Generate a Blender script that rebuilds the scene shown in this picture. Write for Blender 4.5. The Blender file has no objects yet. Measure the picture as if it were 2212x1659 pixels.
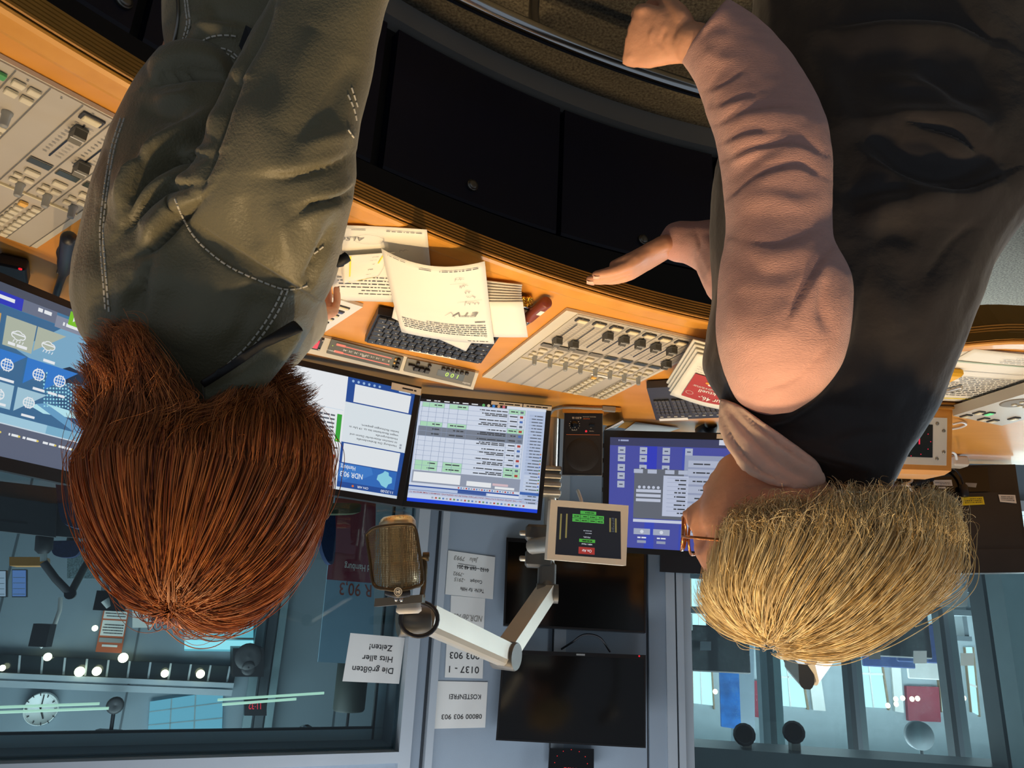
import bpy, math, random
import numpy as np
from mathutils import Vector, Matrix, noise
from mathutils.bvhtree import BVHTree

S = bpy.context.scene
COL = S.collection
random.seed(7)
rng = np.random.default_rng(7)
PI = math.pi

# ------------------------------------------------------------------ camera
CAM = Vector((0.0, 0.0, 1.26))
F, PITCH, ROLL = 1560.0, math.radians(17.5), math.radians(2.9)
_cp, _sp, _cr, _sr = math.cos(PITCH), math.sin(PITCH), math.cos(ROLL), math.sin(ROLL)
_right0, _fwd, _up0 = Vector((1, 0, 0)), Vector((0, _cp, -_sp)), Vector((0, _sp, _cp))
_right = _right0 * _cr + _up0 * _sr
_up = _up0 * _cr - _right0 * _sr
cd = bpy.data.cameras.new('camera')
cd.sensor_fit = 'HORIZONTAL'; cd.sensor_width = 36.0
cd.lens = F / 2212.0 * 36.0
cd.clip_start = 0.05
cam = bpy.data.objects.new('camera', cd); COL.objects.link(cam)
# the photograph was taken with the phone held upside down: camera turned half round its axis
cam.matrix_world = Matrix.Translation(CAM) @ Matrix((
    (-_right.x, -_up.x, -_fwd.x, 0), (-_right.y, -_up.y, -_fwd.y, 0),
    (-_right.z, -_up.z, -_fwd.z, 0), (0, 0, 0, 1)))
S.camera = cam

# ------------------------------------------------------------------ world, lights, exposure
S.view_settings.view_transform = 'Standard'
S.view_settings.look = 'None'
S.view_settings.gamma = 1.0
S.view_settings.exposure = 0.45
S.view_settings.use_curve_mapping = False
w = bpy.data.worlds.new('world'); S.world = w; w.use_nodes = True
w.node_tree.nodes['Background'].inputs[0].default_value = (0.62, 0.72, 0.86, 1)
w.node_tree.nodes['Background'].inputs[1].default_value = 0.20


def spot(name, loc, target, power, color, angle=80, blend=0.6, radius=0.05):
    d = bpy.data.lights.new(name, 'SPOT'); d.energy = power; d.color = color
    d.spot_size = math.radians(angle); d.spot_blend = blend; d.shadow_soft_size = radius
    o = bpy.data.objects.new(name, d); COL.objects.link(o); o.location = loc
    o.rotation_euler = (Vector(target) - Vector(loc)).to_track_quat('-Z', 'Y').to_euler()
    return o


def area(name, loc, target, power, color, sx, sy):
    d = bpy.data.lights.new(name, 'AREA'); d.energy = power; d.color = color
    d.shape = 'RECTANGLE'; d.size = sx; d.size_y = sy
    o = bpy.data.objects.new(name, d); COL.objects.link(o); o.location = loc
    o.rotation_euler = (Vector(target) - Vector(loc)).to_track_quat('-Z', 'Y').to_euler()
    return o


WARM = (1.0, 0.70, 0.36)
spot('ceiling_spot', (0.30, 1.45, 2.65), (0.15, 1.60, 0.7), 24, WARM, 75)
spot('ceiling_spot', (-0.55, 1.75, 2.65), (-0.60, 1.90, 0.7), 26, WARM, 75)
spot('ceiling_spot', (1.05, 0.85, 2.65), (0.80, 1.0, 0.7), 21, WARM, 75)
spot('ceiling_spot', (-1.45, 1.9, 2.65), (-1.45, 2.0, 0.7), 19, WARM, 75)
spot('ceiling_spot', (0.30, 0.40, 2.65), (0.3, 0.66, 1.0), 50, WARM, 60)
spot('ceiling_spot', (-0.38, 0.48, 2.65), (-0.42, 0.9, 1.0), 66, WARM, 60)
spot('ceiling_spot', (-0.02, 0.80, 2.65), (-0.12, 1.12, 0.1), 11, WARM, 42)
area('daylight_office', (-3.2, 3.1, 1.8), (-0.9, 1.2, 0.8), 26, (0.80, 0.92, 1.0), 1.0, 1.0)
area('floor_daylight_fill', (-1.7, 3.25, 0.50), (-1.5, 1.9, 0.0), 24, (0.74, 0.90, 1.0), 1.2, 0.4)  # lamp added low behind the desk, carries window daylight to the floor
area('cool_ceiling_wash', (0.4, 2.3, 2.75), (0.2, 3.4, 1.4), 20, (0.86, 0.92, 1.0), 2.4, 0.5)

# ------------------------------------------------------------------ pixel <-> place helpers


def ray(px, py):
    u, v = (2212 - px - 1106) / F, (1659 - py - 829.5) / F
    return _fwd + _right * u - _up * v


def P(px, py, y):                      # the point at world depth y seen at photo pixel (px, py)
    d = ray(px, py)
    return CAM + d * (y / d.y)


def on_z(px, py, z):
    d = ray(px, py)
    return CAM + d * ((z - CAM.z) / d.z)


def on_plane(px, py, p0, n):
    d = ray(px, py)
    return CAM + d * ((Vector(p0) - CAM).dot(n) / d.dot(n))


def on_cyl(px, py, c, R):              # far hit with a standing cylinder
    d = ray(px, py); ox, oy = CAM.x - c[0], CAM.y - c[1]
    a = d.x * d.x + d.y * d.y; b = 2 * (ox * d.x + oy * d.y); e = ox * ox + oy * oy - R * R
    t = (-b + math.sqrt(b * b - 4 * a * e)) / (2 * a)
    return CAM + d * t


def proj(p):
    q = Vector(p) - CAM
    z = q.dot(_fwd)
    return 2212 - (F * q.dot(_right) / z + 1106), 1659 - (829.5 - F * q.dot(_up) / z)


# ------------------------------------------------------------------ materials
def lin(c):
    if isinstance(c, str):
        c = tuple(int(c[i:i + 2], 16) for i in (0, 2, 4))
    return tuple((x / 255 / 12.92 if x / 255 <= .04045 else ((x / 255 + .055) / 1.055) ** 2.4) for x in c) + (1.0,)


MATS = {}


def mat(name, col, rough=0.5, metal=0.0, var=0.0, scale=8.0, bump=0.0, bscale=60.0, coat=0.0, spec=0.5, stretch=None, sheen=0.0, col2=None):
    if name in MATS:
        return MATS[name]
    m = bpy.data.materials.new(name); m.use_nodes = True; MATS[name] = m
    nt = m.node_tree; b = nt.nodes['Principled BSDF']
    base = lin(col) if not (isinstance(col, tuple) and len(col) == 4) else col
    b.inputs['Base Color'].default_value = base
    b.inputs['Roughness'].default_value = rough
    b.inputs['Metallic'].default_value = metal
    b.inputs['Coat Weight'].default_value = coat
    b.inputs['Specular IOR Level'].default_value = spec
    if sheen:
        b.inputs['Sheen Weight'].default_value = sheen
        b.inputs['Sheen Roughness'].default_value = 0.5
    tc = nt.nodes.new('ShaderNodeTexCoord'); src = tc.outputs['Object']
    if stretch:
        mp = nt.nodes.new('ShaderNodeMapping'); mp.inputs['Scale'].default_value = stretch
        nt.links.new(src, mp.inputs[0]); src = mp.outputs[0]
    if var or col2:
        nz = nt.nodes.new('ShaderNodeTexNoise'); nz.inputs['Scale'].default_value = scale
        nz.inputs['Detail'].default_value = 5
        nt.links.new(src, nz.inputs['Vector'])
        rp = nt.nodes.new('ShaderNodeValToRGB'); nt.links.new(nz.outputs['Fac'], rp.inputs[0])
        if col2:
            c1, c2 = base, lin(col2)
        else:
            c1 = tuple(x * (1 - var) for x in base[:3]) + (1,)
            c2 = tuple(min(1, x * (1 + var)) for x in base[:3]) + (1,)
        rp.color_ramp.elements[0].position = 0.3; rp.color_ramp.elements[1].position = 0.7
        rp.color_ramp.elements[0].color = c1; rp.color_ramp.elements[1].color = c2
        nt.links.new(rp.outputs[0], b.inputs['Base Color'])
    if bump:
        n2 = nt.nodes.new('ShaderNodeTexNoise'); n2.inputs['Scale'].default_value = bscale
        n2.inputs['Detail'].default_value = 3
        nt.links.new(src, n2.inputs['Vector'])
        bp = nt.nodes.new('ShaderNodeBump'); bp.inputs['Strength'].default_value = bump
        bp.inputs['Distance'].default_value = 0.003
        nt.links.new(n2.outputs['Fac'], bp.inputs['Height']); nt.links.new(bp.outputs[0], b.inputs['Normal'])
    return m


def glow(name, col, strength=1.0):
    if name in MATS:
        return MATS[name]
    m = bpy.data.materials.new(name); m.use_nodes = True; MATS[name] = m
    b = m.node_tree.nodes['Principled BSDF']
    b.inputs['Base Color'].default_value = (0.01, 0.01, 0.01, 1)
    b.inputs['Roughness'].default_value = 0.35
    b.inputs['Emission Color'].default_value = lin(col)
    b.inputs['Emission Strength'].default_value = strength
    return m


def glass(name, tint, gloss=0.06):
    m = bpy.data.materials.new(name); m.use_nodes = True; MATS[name] = m
    nt = m.node_tree; nt.nodes.clear()
    out = nt.nodes.new('ShaderNodeOutputMaterial'); mx = nt.nodes.new('ShaderNodeMixShader')
    tr = nt.nodes.new('ShaderNodeBsdfTransparent'); gl = nt.nodes.new('ShaderNodeBsdfGlossy')
    tr.inputs[0].default_value = tint
    gl.inputs['Roughness'].default_value = 0.02
    fr = nt.nodes.new('ShaderNodeFresnel'); fr.inputs[0].default_value = 1.45
    nt.links.new(fr.outputs[0], mx.inputs[0]); nt.links.new(tr.outputs[0], mx.inputs[1])
    nt.links.new(gl.outputs[0], mx.inputs[2]); nt.links.new(mx.outputs[0], out.inputs[0])
    return m


# ------------------------------------------------------------------ mesh helpers
BASE = {}


def thing(name, label, cat, loc, group=None, kind=None):
    o = bpy.data.objects.new(name, None); COL.objects.link(o)
    o.location = loc; o.empty_display_size = 0.05
    BASE[o] = Vector(loc)
    o['label'] = label; o['category'] = cat
    if group: o['group'] = group
    if kind: o['kind'] = kind
    return o


def tag(o, label=None, cat=None, group=None, kind=None):
    if label: o['label'] = label
    if cat: o['category'] = cat
    if group: o['group'] = group
    if kind: o['kind'] = kind
    return o


class MB:
    def __init__(s):
        s.v, s.f, s.m, s.sm = [], [], [], []

    def add(s, verts, faces, mi=0, smooth=False):
        k = len(s.v)
        s.v.extend(Vector(p) for p in verts)
        for f in faces:
            s.f.append([i + k for i in f]); s.m.append(mi); s.sm.append(smooth)
        return s

    def prism(s, poly, off, mi=0):     # polygon (world points) extruded by the vector off
        n = len(poly); poly = [Vector(p) for p in poly]; off = Vector(off)
        nrm = Vector((0, 0, 0))
        for i in range(n):
            nrm += poly[i].cross(poly[(i + 1) % n])
        if nrm.dot(off) > 0: poly = poly[::-1]
        v = poly + [p + off for p in poly]
        f = [list(range(n)), list(range(2 * n - 1, n - 1, -1))]
        f += [[i, i + n, (i + 1) % n + n, (i + 1) % n] for i in range(n)]
        f = [f[0], f[1]] + [[(i + 1) % n, (i + 1) % n + n, i + n, i][::-1][::-1] for i in range(n)]
        return s.add(v, f, mi)

    def box(s, c, sx, sy, sz, M=None, mi=0, bev=0.0):
        c = Vector(c)
        hx, hy, hz = sx / 2, sy / 2, sz / 2
        if bev <= 0:
            v = [Vector((a * hx, b * hy, d * hz)) for d in (-1, 1) for b in (-1, 1) for a in (-1, 1)]
            f = [[0, 2, 3, 1], [4, 5, 7, 6], [0, 1, 5, 4], [2, 6, 7, 3], [0, 4, 6, 2], [1, 3, 7, 5]]
        else:                          # rounded in plan and chamfered at the top and bottom
            b_ = min(bev, hx * .95, hy * .95, hz * .95); ring = []
            for cx, cy, a0 in ((hx - b_, hy - b_, 0), (-hx + b_, hy - b_, 90), (-hx + b_, -hy + b_, 180), (hx - b_, -hy + b_, 270)):
                for k in range(4):
                    a = math.radians(a0 + 30 * k); ring.append((cx, cy, math.cos(a), math.sin(a)))
            v, f, n = [], [], len(ring)
            for ins, z in ((b_ * .0, -hz), (b_, -hz + b_), (b_, hz - b_), (b_ * .3, hz - b_ * .2), (0, hz)):
                v += [Vector((x + dx * ins, y + dy * ins, z)) for x, y, dx, dy in ring]
            for r in range(4):
                f += [[r * n + i, r * n + (i + 1) % n, (r + 1) * n + (i + 1) % n, (r + 1) * n + i] for i in range(n)]
            f += [list(range(n))[::-1], list(range(4 * n, 5 * n))]
        M3 = M if M is not None else Matrix.Identity(3)
        return s.add([c + M3 @ p for p in v], f, mi)

    def tube(s, pts, r, n=10, mi=0, caps=True, closed=False):
        pts = [Vector(p) for p in pts]; k = len(pts)
        rs = r if isinstance(r, (list, tuple)) else [r] * k
        t0 = (pts[1] - pts[0]).normalized()
        up = Vector((0, 0, 1)) if abs(t0.z) < .9 else Vector((1, 0, 0))
        a = (up - t0 * up.dot(t0)).normalized(); V = []
        for i in range(k):
            if closed: t = (pts[(i + 1) % k] - pts[i - 1]).normalized()
            else: t = (pts[min(i + 1, k - 1)] - pts[max(i - 1, 0)]).normalized()
            a = (a - t * a.dot(t)).normalized(); b = t.cross(a)
            V += [pts[i] + (a * math.cos(q) + b * math.sin(q)) * rs[i] for q in (2 * PI * j / n for j in range(n))]
        Fc = []
        for i in range(k if closed else k - 1):
            i2 = (i + 1) % k
            Fc += [[i * n + j, i * n + (j + 1) % n, i2 * n + (j + 1) % n, i2 * n + j] for j in range(n)]
        s.add(V, Fc, mi, True)
        if caps and not closed:
            s.add(V[:n], [list(range(n))[::-1]], mi); s.add(V[-n:], [list(range(n))], mi)
        return s

    def lathe(s, prof, c, axis=(0, 0, 1), n=20, mi=0, smooth=True):   # prof: (radius, height)
        ax = Vector(axis).normalized(); h = Vector((1, 0, 0)) if abs(ax.x) < .9 else Vector((0, 1, 0))
        a = (h - ax * h.dot(ax)).normalized(); b = ax.cross(a); c = Vector(c); V, Fc = [], []
        for r, z in prof:
            V += [c + ax * z + (a * math.cos(q) + b * math.sin(q)) * r for q in (2 * PI * j / n for j in range(n))]
        for i in range(len(prof) - 1):
            Fc += [[i * n + j, i * n + (j + 1) % n, (i + 1) * n + (j + 1) % n, (i + 1) * n + j] for j in range(n)]
        s.add(V, Fc, mi, smooth)
        s.add(V[:n], [list(range(n))[::-1]], mi); s.add(V[-n:], [list(range(n))], mi)
        return s

    def build(s, name, mats, parent=None):
        if not isinstance(mats, (list, tuple)): mats = [mats]
        root = parent
        while root is not None and root.parent is not None: root = root.parent
        off = BASE.get(root, Vector((0, 0, 0)))
        me = bpy.data.meshes.new(name)
        me.from_pydata([tuple(p - off) for p in s.v], [], s.f)
        for m in mats: me.materials.append(m)
        me.polygons.foreach_set('material_index', s.m)
        me.polygons.foreach_set('use_smooth', s.sm)
        me.update()
        o = bpy.data.objects.new(name, me); COL.objects.link(o)
        if parent is not None: o.parent = parent
        return o


def sharp(o, ang=40):                  # smooth shading that keeps hard edges
    me = o.data
    me.polygons.foreach_set('use_smooth', [True] * len(me.polygons))
    me.set_sharp_from_angle(angle=math.radians(ang))
    return o


_TXT = {}


def text_mesh(body):                   # unit-height flat glyph triangles: (verts 2d, faces, width)
    if body not in _TXT:
        cu = bpy.data.curves.new('glyphs', 'FONT'); cu.body = body; cu.resolution_u = 3; cu.offset = 0.008
        o = bpy.data.objects.new('glyphs', cu); COL.objects.link(o)
        me = bpy.data.meshes.new_from_object(o)
        vs = [(v.co.x, v.co.y) for v in me.vertices]; fs = [list(p.vertices) for p in me.polygons]
        bpy.data.objects.remove(o); bpy.data.meshes.remove(me); bpy.data.curves.remove(cu)
        wd = max([v[0] for v in vs] or [1])
        _TXT[body] = (vs, fs, wd)
    return _TXT[body]


class Quad:                            # a flat four-cornered face: TL, TR, BR, BL as someone in the room sees it
    def __init__(s, tl, tr, br, bl):
        s.c = [Vector(p) for p in (tl, tr, br, bl)]
        s.n = ((s.c[1] - s.c[0]).cross(s.c[3] - s.c[0])).normalized() * -1
        s.w = ((s.c[1] - s.c[0]).length + (s.c[2] - s.c[3]).length) / 2
        s.h = ((s.c[3] - s.c[0]).length + (s.c[2] - s.c[1]).length) / 2
        # planar projective map from the unit square
        e1 = (s.c[1] - s.c[0]).normalized(); e2 = s.n.cross(e1)
        q = [((p - s.c[0]).dot(e1), (p - s.c[0]).dot(e2)) for p in s.c]
        A, B = [], []
        for (u, v), (x, y) in zip(((0, 0), (1, 0), (1, 1), (0, 1)), q):
            A.append([u, v, 1, 0, 0, 0, -u * x, -v * x]); B.append(x)
            A.append([0, 0, 0, u, v, 1, -u * y, -v * y]); B.append(y)
        s.H = np.linalg.solve(np.array(A), np.array(B)); s.e1, s.e2 = e1, e2
        if s.n.dot(CAM - s.c[0]) < 0: s.n = -s.n

    def pt(s, u, v, off=0.0):          # u to the right, v downwards, both 0..1
        h = s.H; d = h[6] * u + h[7] * v + 1
        x, y = (h[0] * u + h[1] * v + h[2]) / d, (h[3] * u + h[4] * v + h[5]) / d
        return s.c[0] + s.e1 * x + s.e2 * y + s.n * off

    def pxpt(s, px, py, off=0.0):      # the point of this face (raised by off) under a photo pixel
        return on_plane(px, py, s.c[0] + s.n * off, s.n)

    def uv(s, px, py):
        p = s.pxpt(px, py) - s.c[0]; x, y = p.dot(s.e1), p.dot(s.e2); h = s.H
        A = np.array([[h[0] - h[6] * x, h[1] - h[7] * x], [h[3] - h[6] * y, h[4] - h[7] * y]])
        return np.linalg.solve(A, np.array([x - h[2], y - h[5]]))

    def sub(s, u0, v0, u1, v1, off=0.0):
        return Quad(s.pt(u0, v0, off), s.pt(u1, v0, off), s.pt(u1, v1, off), s.pt(u0, v1, off))

    def slab(s, mb, t, mi=0, off=0.0):  # the face with a body of thickness t behind it
        return mb.prism([p + s.n * off for p in s.c], -s.n * t, mi)


class Art:                             # flat printed / lit artwork lying on a Quad, built as ONE mesh
    def __init__(s, q, off=0.0006):
        s.q, s.mb, s.off, s.mats, s.k = q, MB(), off, [], 0

    def mi(s, m):
        if m not in s.mats: s.mats.append(m)
        return s.mats.index(m)

    def poly(s, uv, m, lay=None):
        s.k += 1
        o = s.off + (s.k if lay is None else lay) * 0.000012
        s.mb.add([s.q.pt(u, v, o) for u, v in uv], [list(range(len(uv)))], s.mi(m)); return s

    def rect(s, u0, v0, u1, v1, m, n=1):
        if n > 1:                      # a field that follows a curled page
            s.k += 1
            for i in range(n):
                for j in range(n):
                    a, b = u0 + (u1 - u0) * i / n, u0 + (u1 - u0) * (i + 1) / n
                    c, d = v0 + (v1 - v0) * j / n, v0 + (v1 - v0) * (j + 1) / n
                    s.poly([(a, d), (b, d), (b, c), (a, c)], m, lay=s.k)
            return s
        return s.poly([(u0, v1), (u1, v1), (u1, v0), (u0, v0)], m)

    def disc(s, u, v, r, m, n=16, asp=None, r2=None):
        a = asp or s.q.w / s.q.h
        if r2:
            pts = [(u + q * math.cos(t), v + q * a * math.sin(t)) for q in (r, r2) for t in (2 * PI * k / n for k in range(n))]
            s.k += 1
            o = s.off + s.k * 0.000012
            s.mb.add([s.q.pt(x, y, o) for x, y in pts], [[i, (i + 1) % n, n + (i + 1) % n, n + i] for i in range(n)], s.mi(m))
            return s
        return s.poly([(u + r * math.cos(2 * PI * k / n), v + r * a * math.sin(2 * PI * k / n)) for k in range(n)], m)

    def text(s, body, u, v, h, m, align='L', w=None, skew=0.0):   # v = baseline, h = height of capitals in v units
        vs, fs, wd = text_mesh(body)
        sy = h / 0.70; sx = sy * s.q.h / s.q.w
        if w: sx = w / wd
        x0 = u - (wd * sx / 2 if align == 'C' else wd * sx if align == 'R' else 0)
        s.k += 1
        o = s.off + s.k * 0.000012
        s.mb.add([s.q.pt(x0 + x * sx + y * sx * skew, v - y * sy, o) for x, y in vs], fs, s.mi(m)); return s

    def line(s, pts, wd, m):           # a drawn stroke; wd in u units
        a = s.q.w / s.q.h
        for (x0, y0), (x1, y1) in zip(pts, pts[1:]):
            dx, dy = x1 - x0, (y1 - y0) / a; L = math.hypot(dx, dy) or 1
            nx, ny = -dy / L * wd / 2, dx / L * wd / 2 * a
            s.poly([(x0 + nx, y0 + ny), (x1 + nx, y1 + ny), (x1 - nx, y1 - ny), (x0 - nx, y0 - ny)], m, lay=s.k)
        s.k += 1
        return s

    def cut(s):                        # end of one printed block: the next marks are a part of their own
        if s.mb.f: s.done = getattr(s, 'done', []) + [(s.mb, s.mats)]
        s.mb, s.mats = MB(), []
        return s

    def build(s, name, parent=None):
        s.cut()
        for mb, ms in s.done: o = mb.build(name, ms, parent)
        return o


def pxquad(px, p0, n):                 # four photo pixels (TL, TR, BR, BL) laid on a plane
    return Quad(*[on_plane(x, y, p0, n) for x, y in px])


def yawn(deg, tilt=0.0):               # normal of an upright face looking at the camera side, turned by deg, leaning back by tilt
    a, t = math.radians(deg), math.radians(tilt)
    return Vector((math.sin(a) * math.cos(t), -math.cos(a) * math.cos(t), math.sin(t)))


def bez(pts, n=8):                     # smooth curve through points (Catmull-Rom)
    pts = [Vector(p) for p in pts]; out = []
    q = [pts[0] * 2 - pts[1]] + pts + [pts[-1] * 2 - pts[-2]]
    for i in range(1, len(q) - 2):
        for k in range(n):
            t = k / n
            out.append(0.5 * ((2 * q[i]) + (q[i + 1] - q[i - 1]) * t + (2 * q[i - 1] - 5 * q[i] + 4 * q[i + 1] - q[i + 2]) * t * t
                              + (3 * q[i] - q[i - 1] - 3 * q[i + 1] + q[i + 2]) * t ** 3))
    return out + [pts[-1]]

# ------------------------------------------------------------------ materials of the room
M_wall = mat('blue_grey_wall', '8d9aa6', 0.65, var=.05, scale=3, bump=.12, bscale=250)
M_walldk = mat('darker_grey_wall', '6f7d88', 0.65, var=.05, scale=3)  # darker grey for the window reveal and the wall below the sill
M_frame = mat('light_aluminium_frame', 'b4bcc2', 0.38, metal=.35, var=.04, scale=5)
M_framedk = mat('dark_joint', '2a3036', 0.6, var=.1)
M_carpet = mat('dark_carpet', '77705f', 0.95, col2='3d372e', scale=160, bump=.8, bscale=220)
M_carpetfar = mat('blue_grey_carpet', '9aa4a8', 0.95, col2='6f7a80', scale=110, bump=.5, bscale=150)
M_glass = glass('window_glass', (0.88, 0.95, 0.96, 1))
M_glass2 = glass('tinted_window_glass', (0.80, 0.92, 0.94, 1))
M_wood = mat('orange_beech_wood', 'd8933c', 0.38, scale=5, stretch=(1.5, 4, 1), coat=.15, col2='cd8a32')
M_lip = mat('beech_wood_lip', 'd8993f', 0.35, stretch=(6, 6, 1), scale=4, col2='cb8a30', coat=.2)
M_ribs = mat('ribbed_beech_strip', 'a8742c', 0.5, var=.12, scale=20)
M_ribs2 = mat('ribbed_beech_groove', '50340f', 0.6, var=.1)
M_brownfront = mat('brown_beech_front', '9a6a1d', 0.45, var=.1, scale=5)
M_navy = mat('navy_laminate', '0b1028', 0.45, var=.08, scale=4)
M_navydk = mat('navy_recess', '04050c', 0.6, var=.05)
M_plinth = mat('grey_plinth', '8e8d88', 0.5, var=.05)
M_chrome = mat('chrome', 'd8d8d6', 0.12, metal=1.0, var=.03)
M_steel = mat('brushed_steel', '8d8a82', 0.35, metal=.9, var=.05)
M_black = mat('black_plastic', '15151a', 0.42, var=.1, scale=30)
M_blackgloss = mat('black_gloss', '08080a', 0.12, var=.05)
M_dkgrey = mat('dark_grey_plastic', '37373a', 0.5, var=.08, scale=30)
M_grey = mat('grey_plastic', '8f8f8c', 0.5, var=.05)
M_white = mat('white_plastic', 'd8d6d0', 0.5, var=.03)
M_paper = mat('white_paper', 'e2ded2', 0.8, var=.02, scale=6)
M_ink = mat('printed_ink', '2c2b2d', 0.8, var=.05)
M_pencil = mat('pencil_grey', '86837c', 0.8, var=.05)
M_dkred = mat('maroon_print', '8a2c3c', 0.7, var=.04)
M_red = mat('red_print', 'a8322c', 0.7, var=.05)

# ------------------------------------------------------------------ room shell
DESK_Z = 0.70
WB = 3.40                                              # back wall carrying the two television screens
NB = Vector((0, -1, 0))
A0 = P(1192, 1400, WB); A0.z = 0
DR = Vector((math.cos(math.radians(24)), -math.sin(math.radians(24)), 0))   # right-hand wall runs towards the camera
NR = yawn(-24)


def wr(px, py, d=0.0):                                 # photo pixel on the right-hand wall, or on a plane d behind it
    return on_plane(px, py, A0 - NR * d, NR)


def wb(px, py, d=0.0):
    return P(px, py, WB + d)


def wall_strip(mb, plane, x0, x1, z0, z1, t=.06, ref=1400, mi=0, off=0.0):
    a, b = plane(x1, ref), plane(x0, ref)              # photo-right pixel is the left end in the room
    n = NR if plane is wr else NB
    a, b = a + n * off, b + n * off
    pts = [Vector((a.x, a.y, z0)), Vector((b.x, b.y, z0)), Vector((b.x, b.y, z1)), Vector((a.x, a.y, z1))]
    return mb.prism(pts, -n * t, mi)


HI = 2.80
fl = MB(); fl.prism([(-5.5, -1.2, 0), (4.2, -1.2, 0), (4.2, 3.4, 0), (-5.5, 3.4, 0)], (0, 0, -.1))
tag(fl.build('floor', M_carpet), kind='structure')
# back wall: panels either side of the screens, joints between
m = MB()
wall_strip(m, wb, 1222, 1396, 0, HI, .08)
wall_strip(m, wb, 1192, 1196, 0, HI, .05, mi=2)
wall_strip(m, wb, 1196, 1222, 0, HI, .08, mi=1, off=.012)
wall_strip(m, wb, 1396, 1400, 0, HI, .05, mi=2)
wall_strip(m, wb, 1400, 1436, 0, HI, .10, off=.02)
tag(m.build('wall_back', [M_wall, M_frame, M_framedk]), kind='structure')
m = MB()                                               # post and frame of the left-hand window
wall_strip(m, wb, 1436, 1456, 0, HI, .10, mi=0, off=.035)
wall_strip(m, wb, 1456, 1460, 0, HI, .10, mi=1, off=.02)
wall_strip(m, wb, 1460, 1474, 0, HI, .10, mi=0, off=.03)
wall_strip(m, wb, 1474, 1477, 0, HI, .12, mi=1, off=.0)
wall_strip(m, wb, 1477, 1497, 0, HI, .16, mi=0, off=-.02)
wx0, wx1 = wb(2900, 1400).x, wb(1497, 1400).x
zs = wb(1700, 1080).z
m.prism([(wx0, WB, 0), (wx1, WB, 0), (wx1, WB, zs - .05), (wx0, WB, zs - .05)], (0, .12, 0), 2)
m.prism([(wx0, WB - .02, zs - .05), (wx1, WB - .02, zs - .05), (wx1, WB - .02, zs), (wx0, WB - .02, zs)], (0, .16, 0), 0)
tag(m.build('wall_left', [M_frame, M_framedk, M_walldk]), kind='structure')
m = MB(); m.prism([(wx0, WB + .10, zs), (wx1, WB + .10, zs), (wx1, WB + .10, HI), (wx0, WB + .10, HI)], (0, .008, 0))
tag(m.build('window_1', M_glass), kind='structure')

# right-hand wall: note panel, silver post, window with a deep reveal
m = MB()
wall_strip(m, wr, 951, 1192, 0, HI, .07)
wall_strip(m, wr, 947, 951, 0, HI, .07, mi=2, off=-.01)
wall_strip(m, wr, 932, 947, 0, HI, .09, mi=1, off=.025)
wall_strip(m, wr, 927, 932, 0, HI, .07, mi=2, off=-.005)
wall_strip(m, wr, 903, 927, 0, HI, .07, mi=0, off=-.012)
tag(m.build('wall_right', [M_wall, M_frame, M_framedk]), kind='structure')


def srz(px, py):                                       # (along-wall, height) of a pixel on the right-hand wall
    p = wr(px, py); return (p - A0).dot(DR), p.z


def onr(s_, z, d=0.0):
    return A0 + DR * s_ + Vector((0, 0, z)) - NR * d


sF1 = srz(903, 1400)[0]; sF0 = srz(878, 1400)[0]; sG = srz(803, 1400)[0]; sEnd = sF1 + 2.3
zT1 = srz(700, 1652)[1]; zT0 = srz(700, 1627)[1]; zG = srz(700, 1608)[1]; zB = 0.80
m = MB()


def fr(s0, s1, z0, z1, d0, d1, mi=0):
    m.prism([onr(s0, z0, d0), onr(s1, z0, d0), onr(s1, z1, d0), onr(s0, z1, d0)], -NR * (d1 - d0), mi)


fr(sF1, sF0, 0, HI, -.02, .06)                         # light outer frame: left, top, sill
fr(sF0, sEnd, zT0, zT1, -.02, .06)
fr(sF0, sEnd, zT1, HI, 0, .06, 1)
fr(sF0, sEnd, zB - .06, zB, -.04, .16)
fr(sF0, sEnd, 0, zB - .06, 0, .06, 1)
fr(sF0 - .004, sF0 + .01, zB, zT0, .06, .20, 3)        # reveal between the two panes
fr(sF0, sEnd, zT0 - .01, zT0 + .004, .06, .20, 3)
fr(sF0 - .01, sF0 + .045, zB, zT0, .20, .24, 0)
fr(sF0 + .045, sF0 + .055, zB, zT0, .20, .22, 2)
fr(sF0, sEnd, zT0 - .05, zT0, .20, .24, 0)
fr(sF0, sEnd, zT0 - .058, zT0 - .05, .20, .22, 2)
tag(m.build('trim_1', [M_frame, M_wall, M_framedk, M_walldk]), kind='structure')
m = MB(); fr(sF0, sEnd, zB, zT0, .035, .041)
tag(m.build('window_2', M_glass2), kind='structure')

# ------------------------------------------------------------------ curved studio desk
DC = (-1.024, -0.458)


def dk(R, a, z):
    return Vector((DC[0] + R * math.cos(math.radians(a)), DC[1] + R * math.sin(math.radians(a)), z))


def smooth(a, b, x):
    t = max(0, min(1, (x - a) / (b - a))); return t * t * (3 - 2 * t)


ANG = [10 + 1.0 * i for i in range(74)]                # 10 .. 83 degrees


def front(R, z):                                       # a line that follows the front edge: arc, then the straight left wing
    pts = [dk(R, a, z) for a in ANG]
    e = pts[-1]
    y1 = 1.365 + (R - 1.919) * 1.0
    for k in range(1, 9):
        t = k / 8; x = e.x - .22 * t
        pts.append(Vector((x, e.y + (y1 - e.y) * smooth(0, 1, t), z)))
    for x in (-1.3, -1.7, -2.1, -2.5): pts.append(Vector((x, y1, z)))
    return pts


def back(z):
    pts = [dk(2.70 + .22 * smooth(72, 94, a), a, z) for a in [10 + 1.0 * i for i in range(90)]]
    pts += [Vector((-1.45, 2.44, z)), Vector((-2.0, 2.36, z)), Vector((-2.5, 2.30, z))]
    return pts


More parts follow.
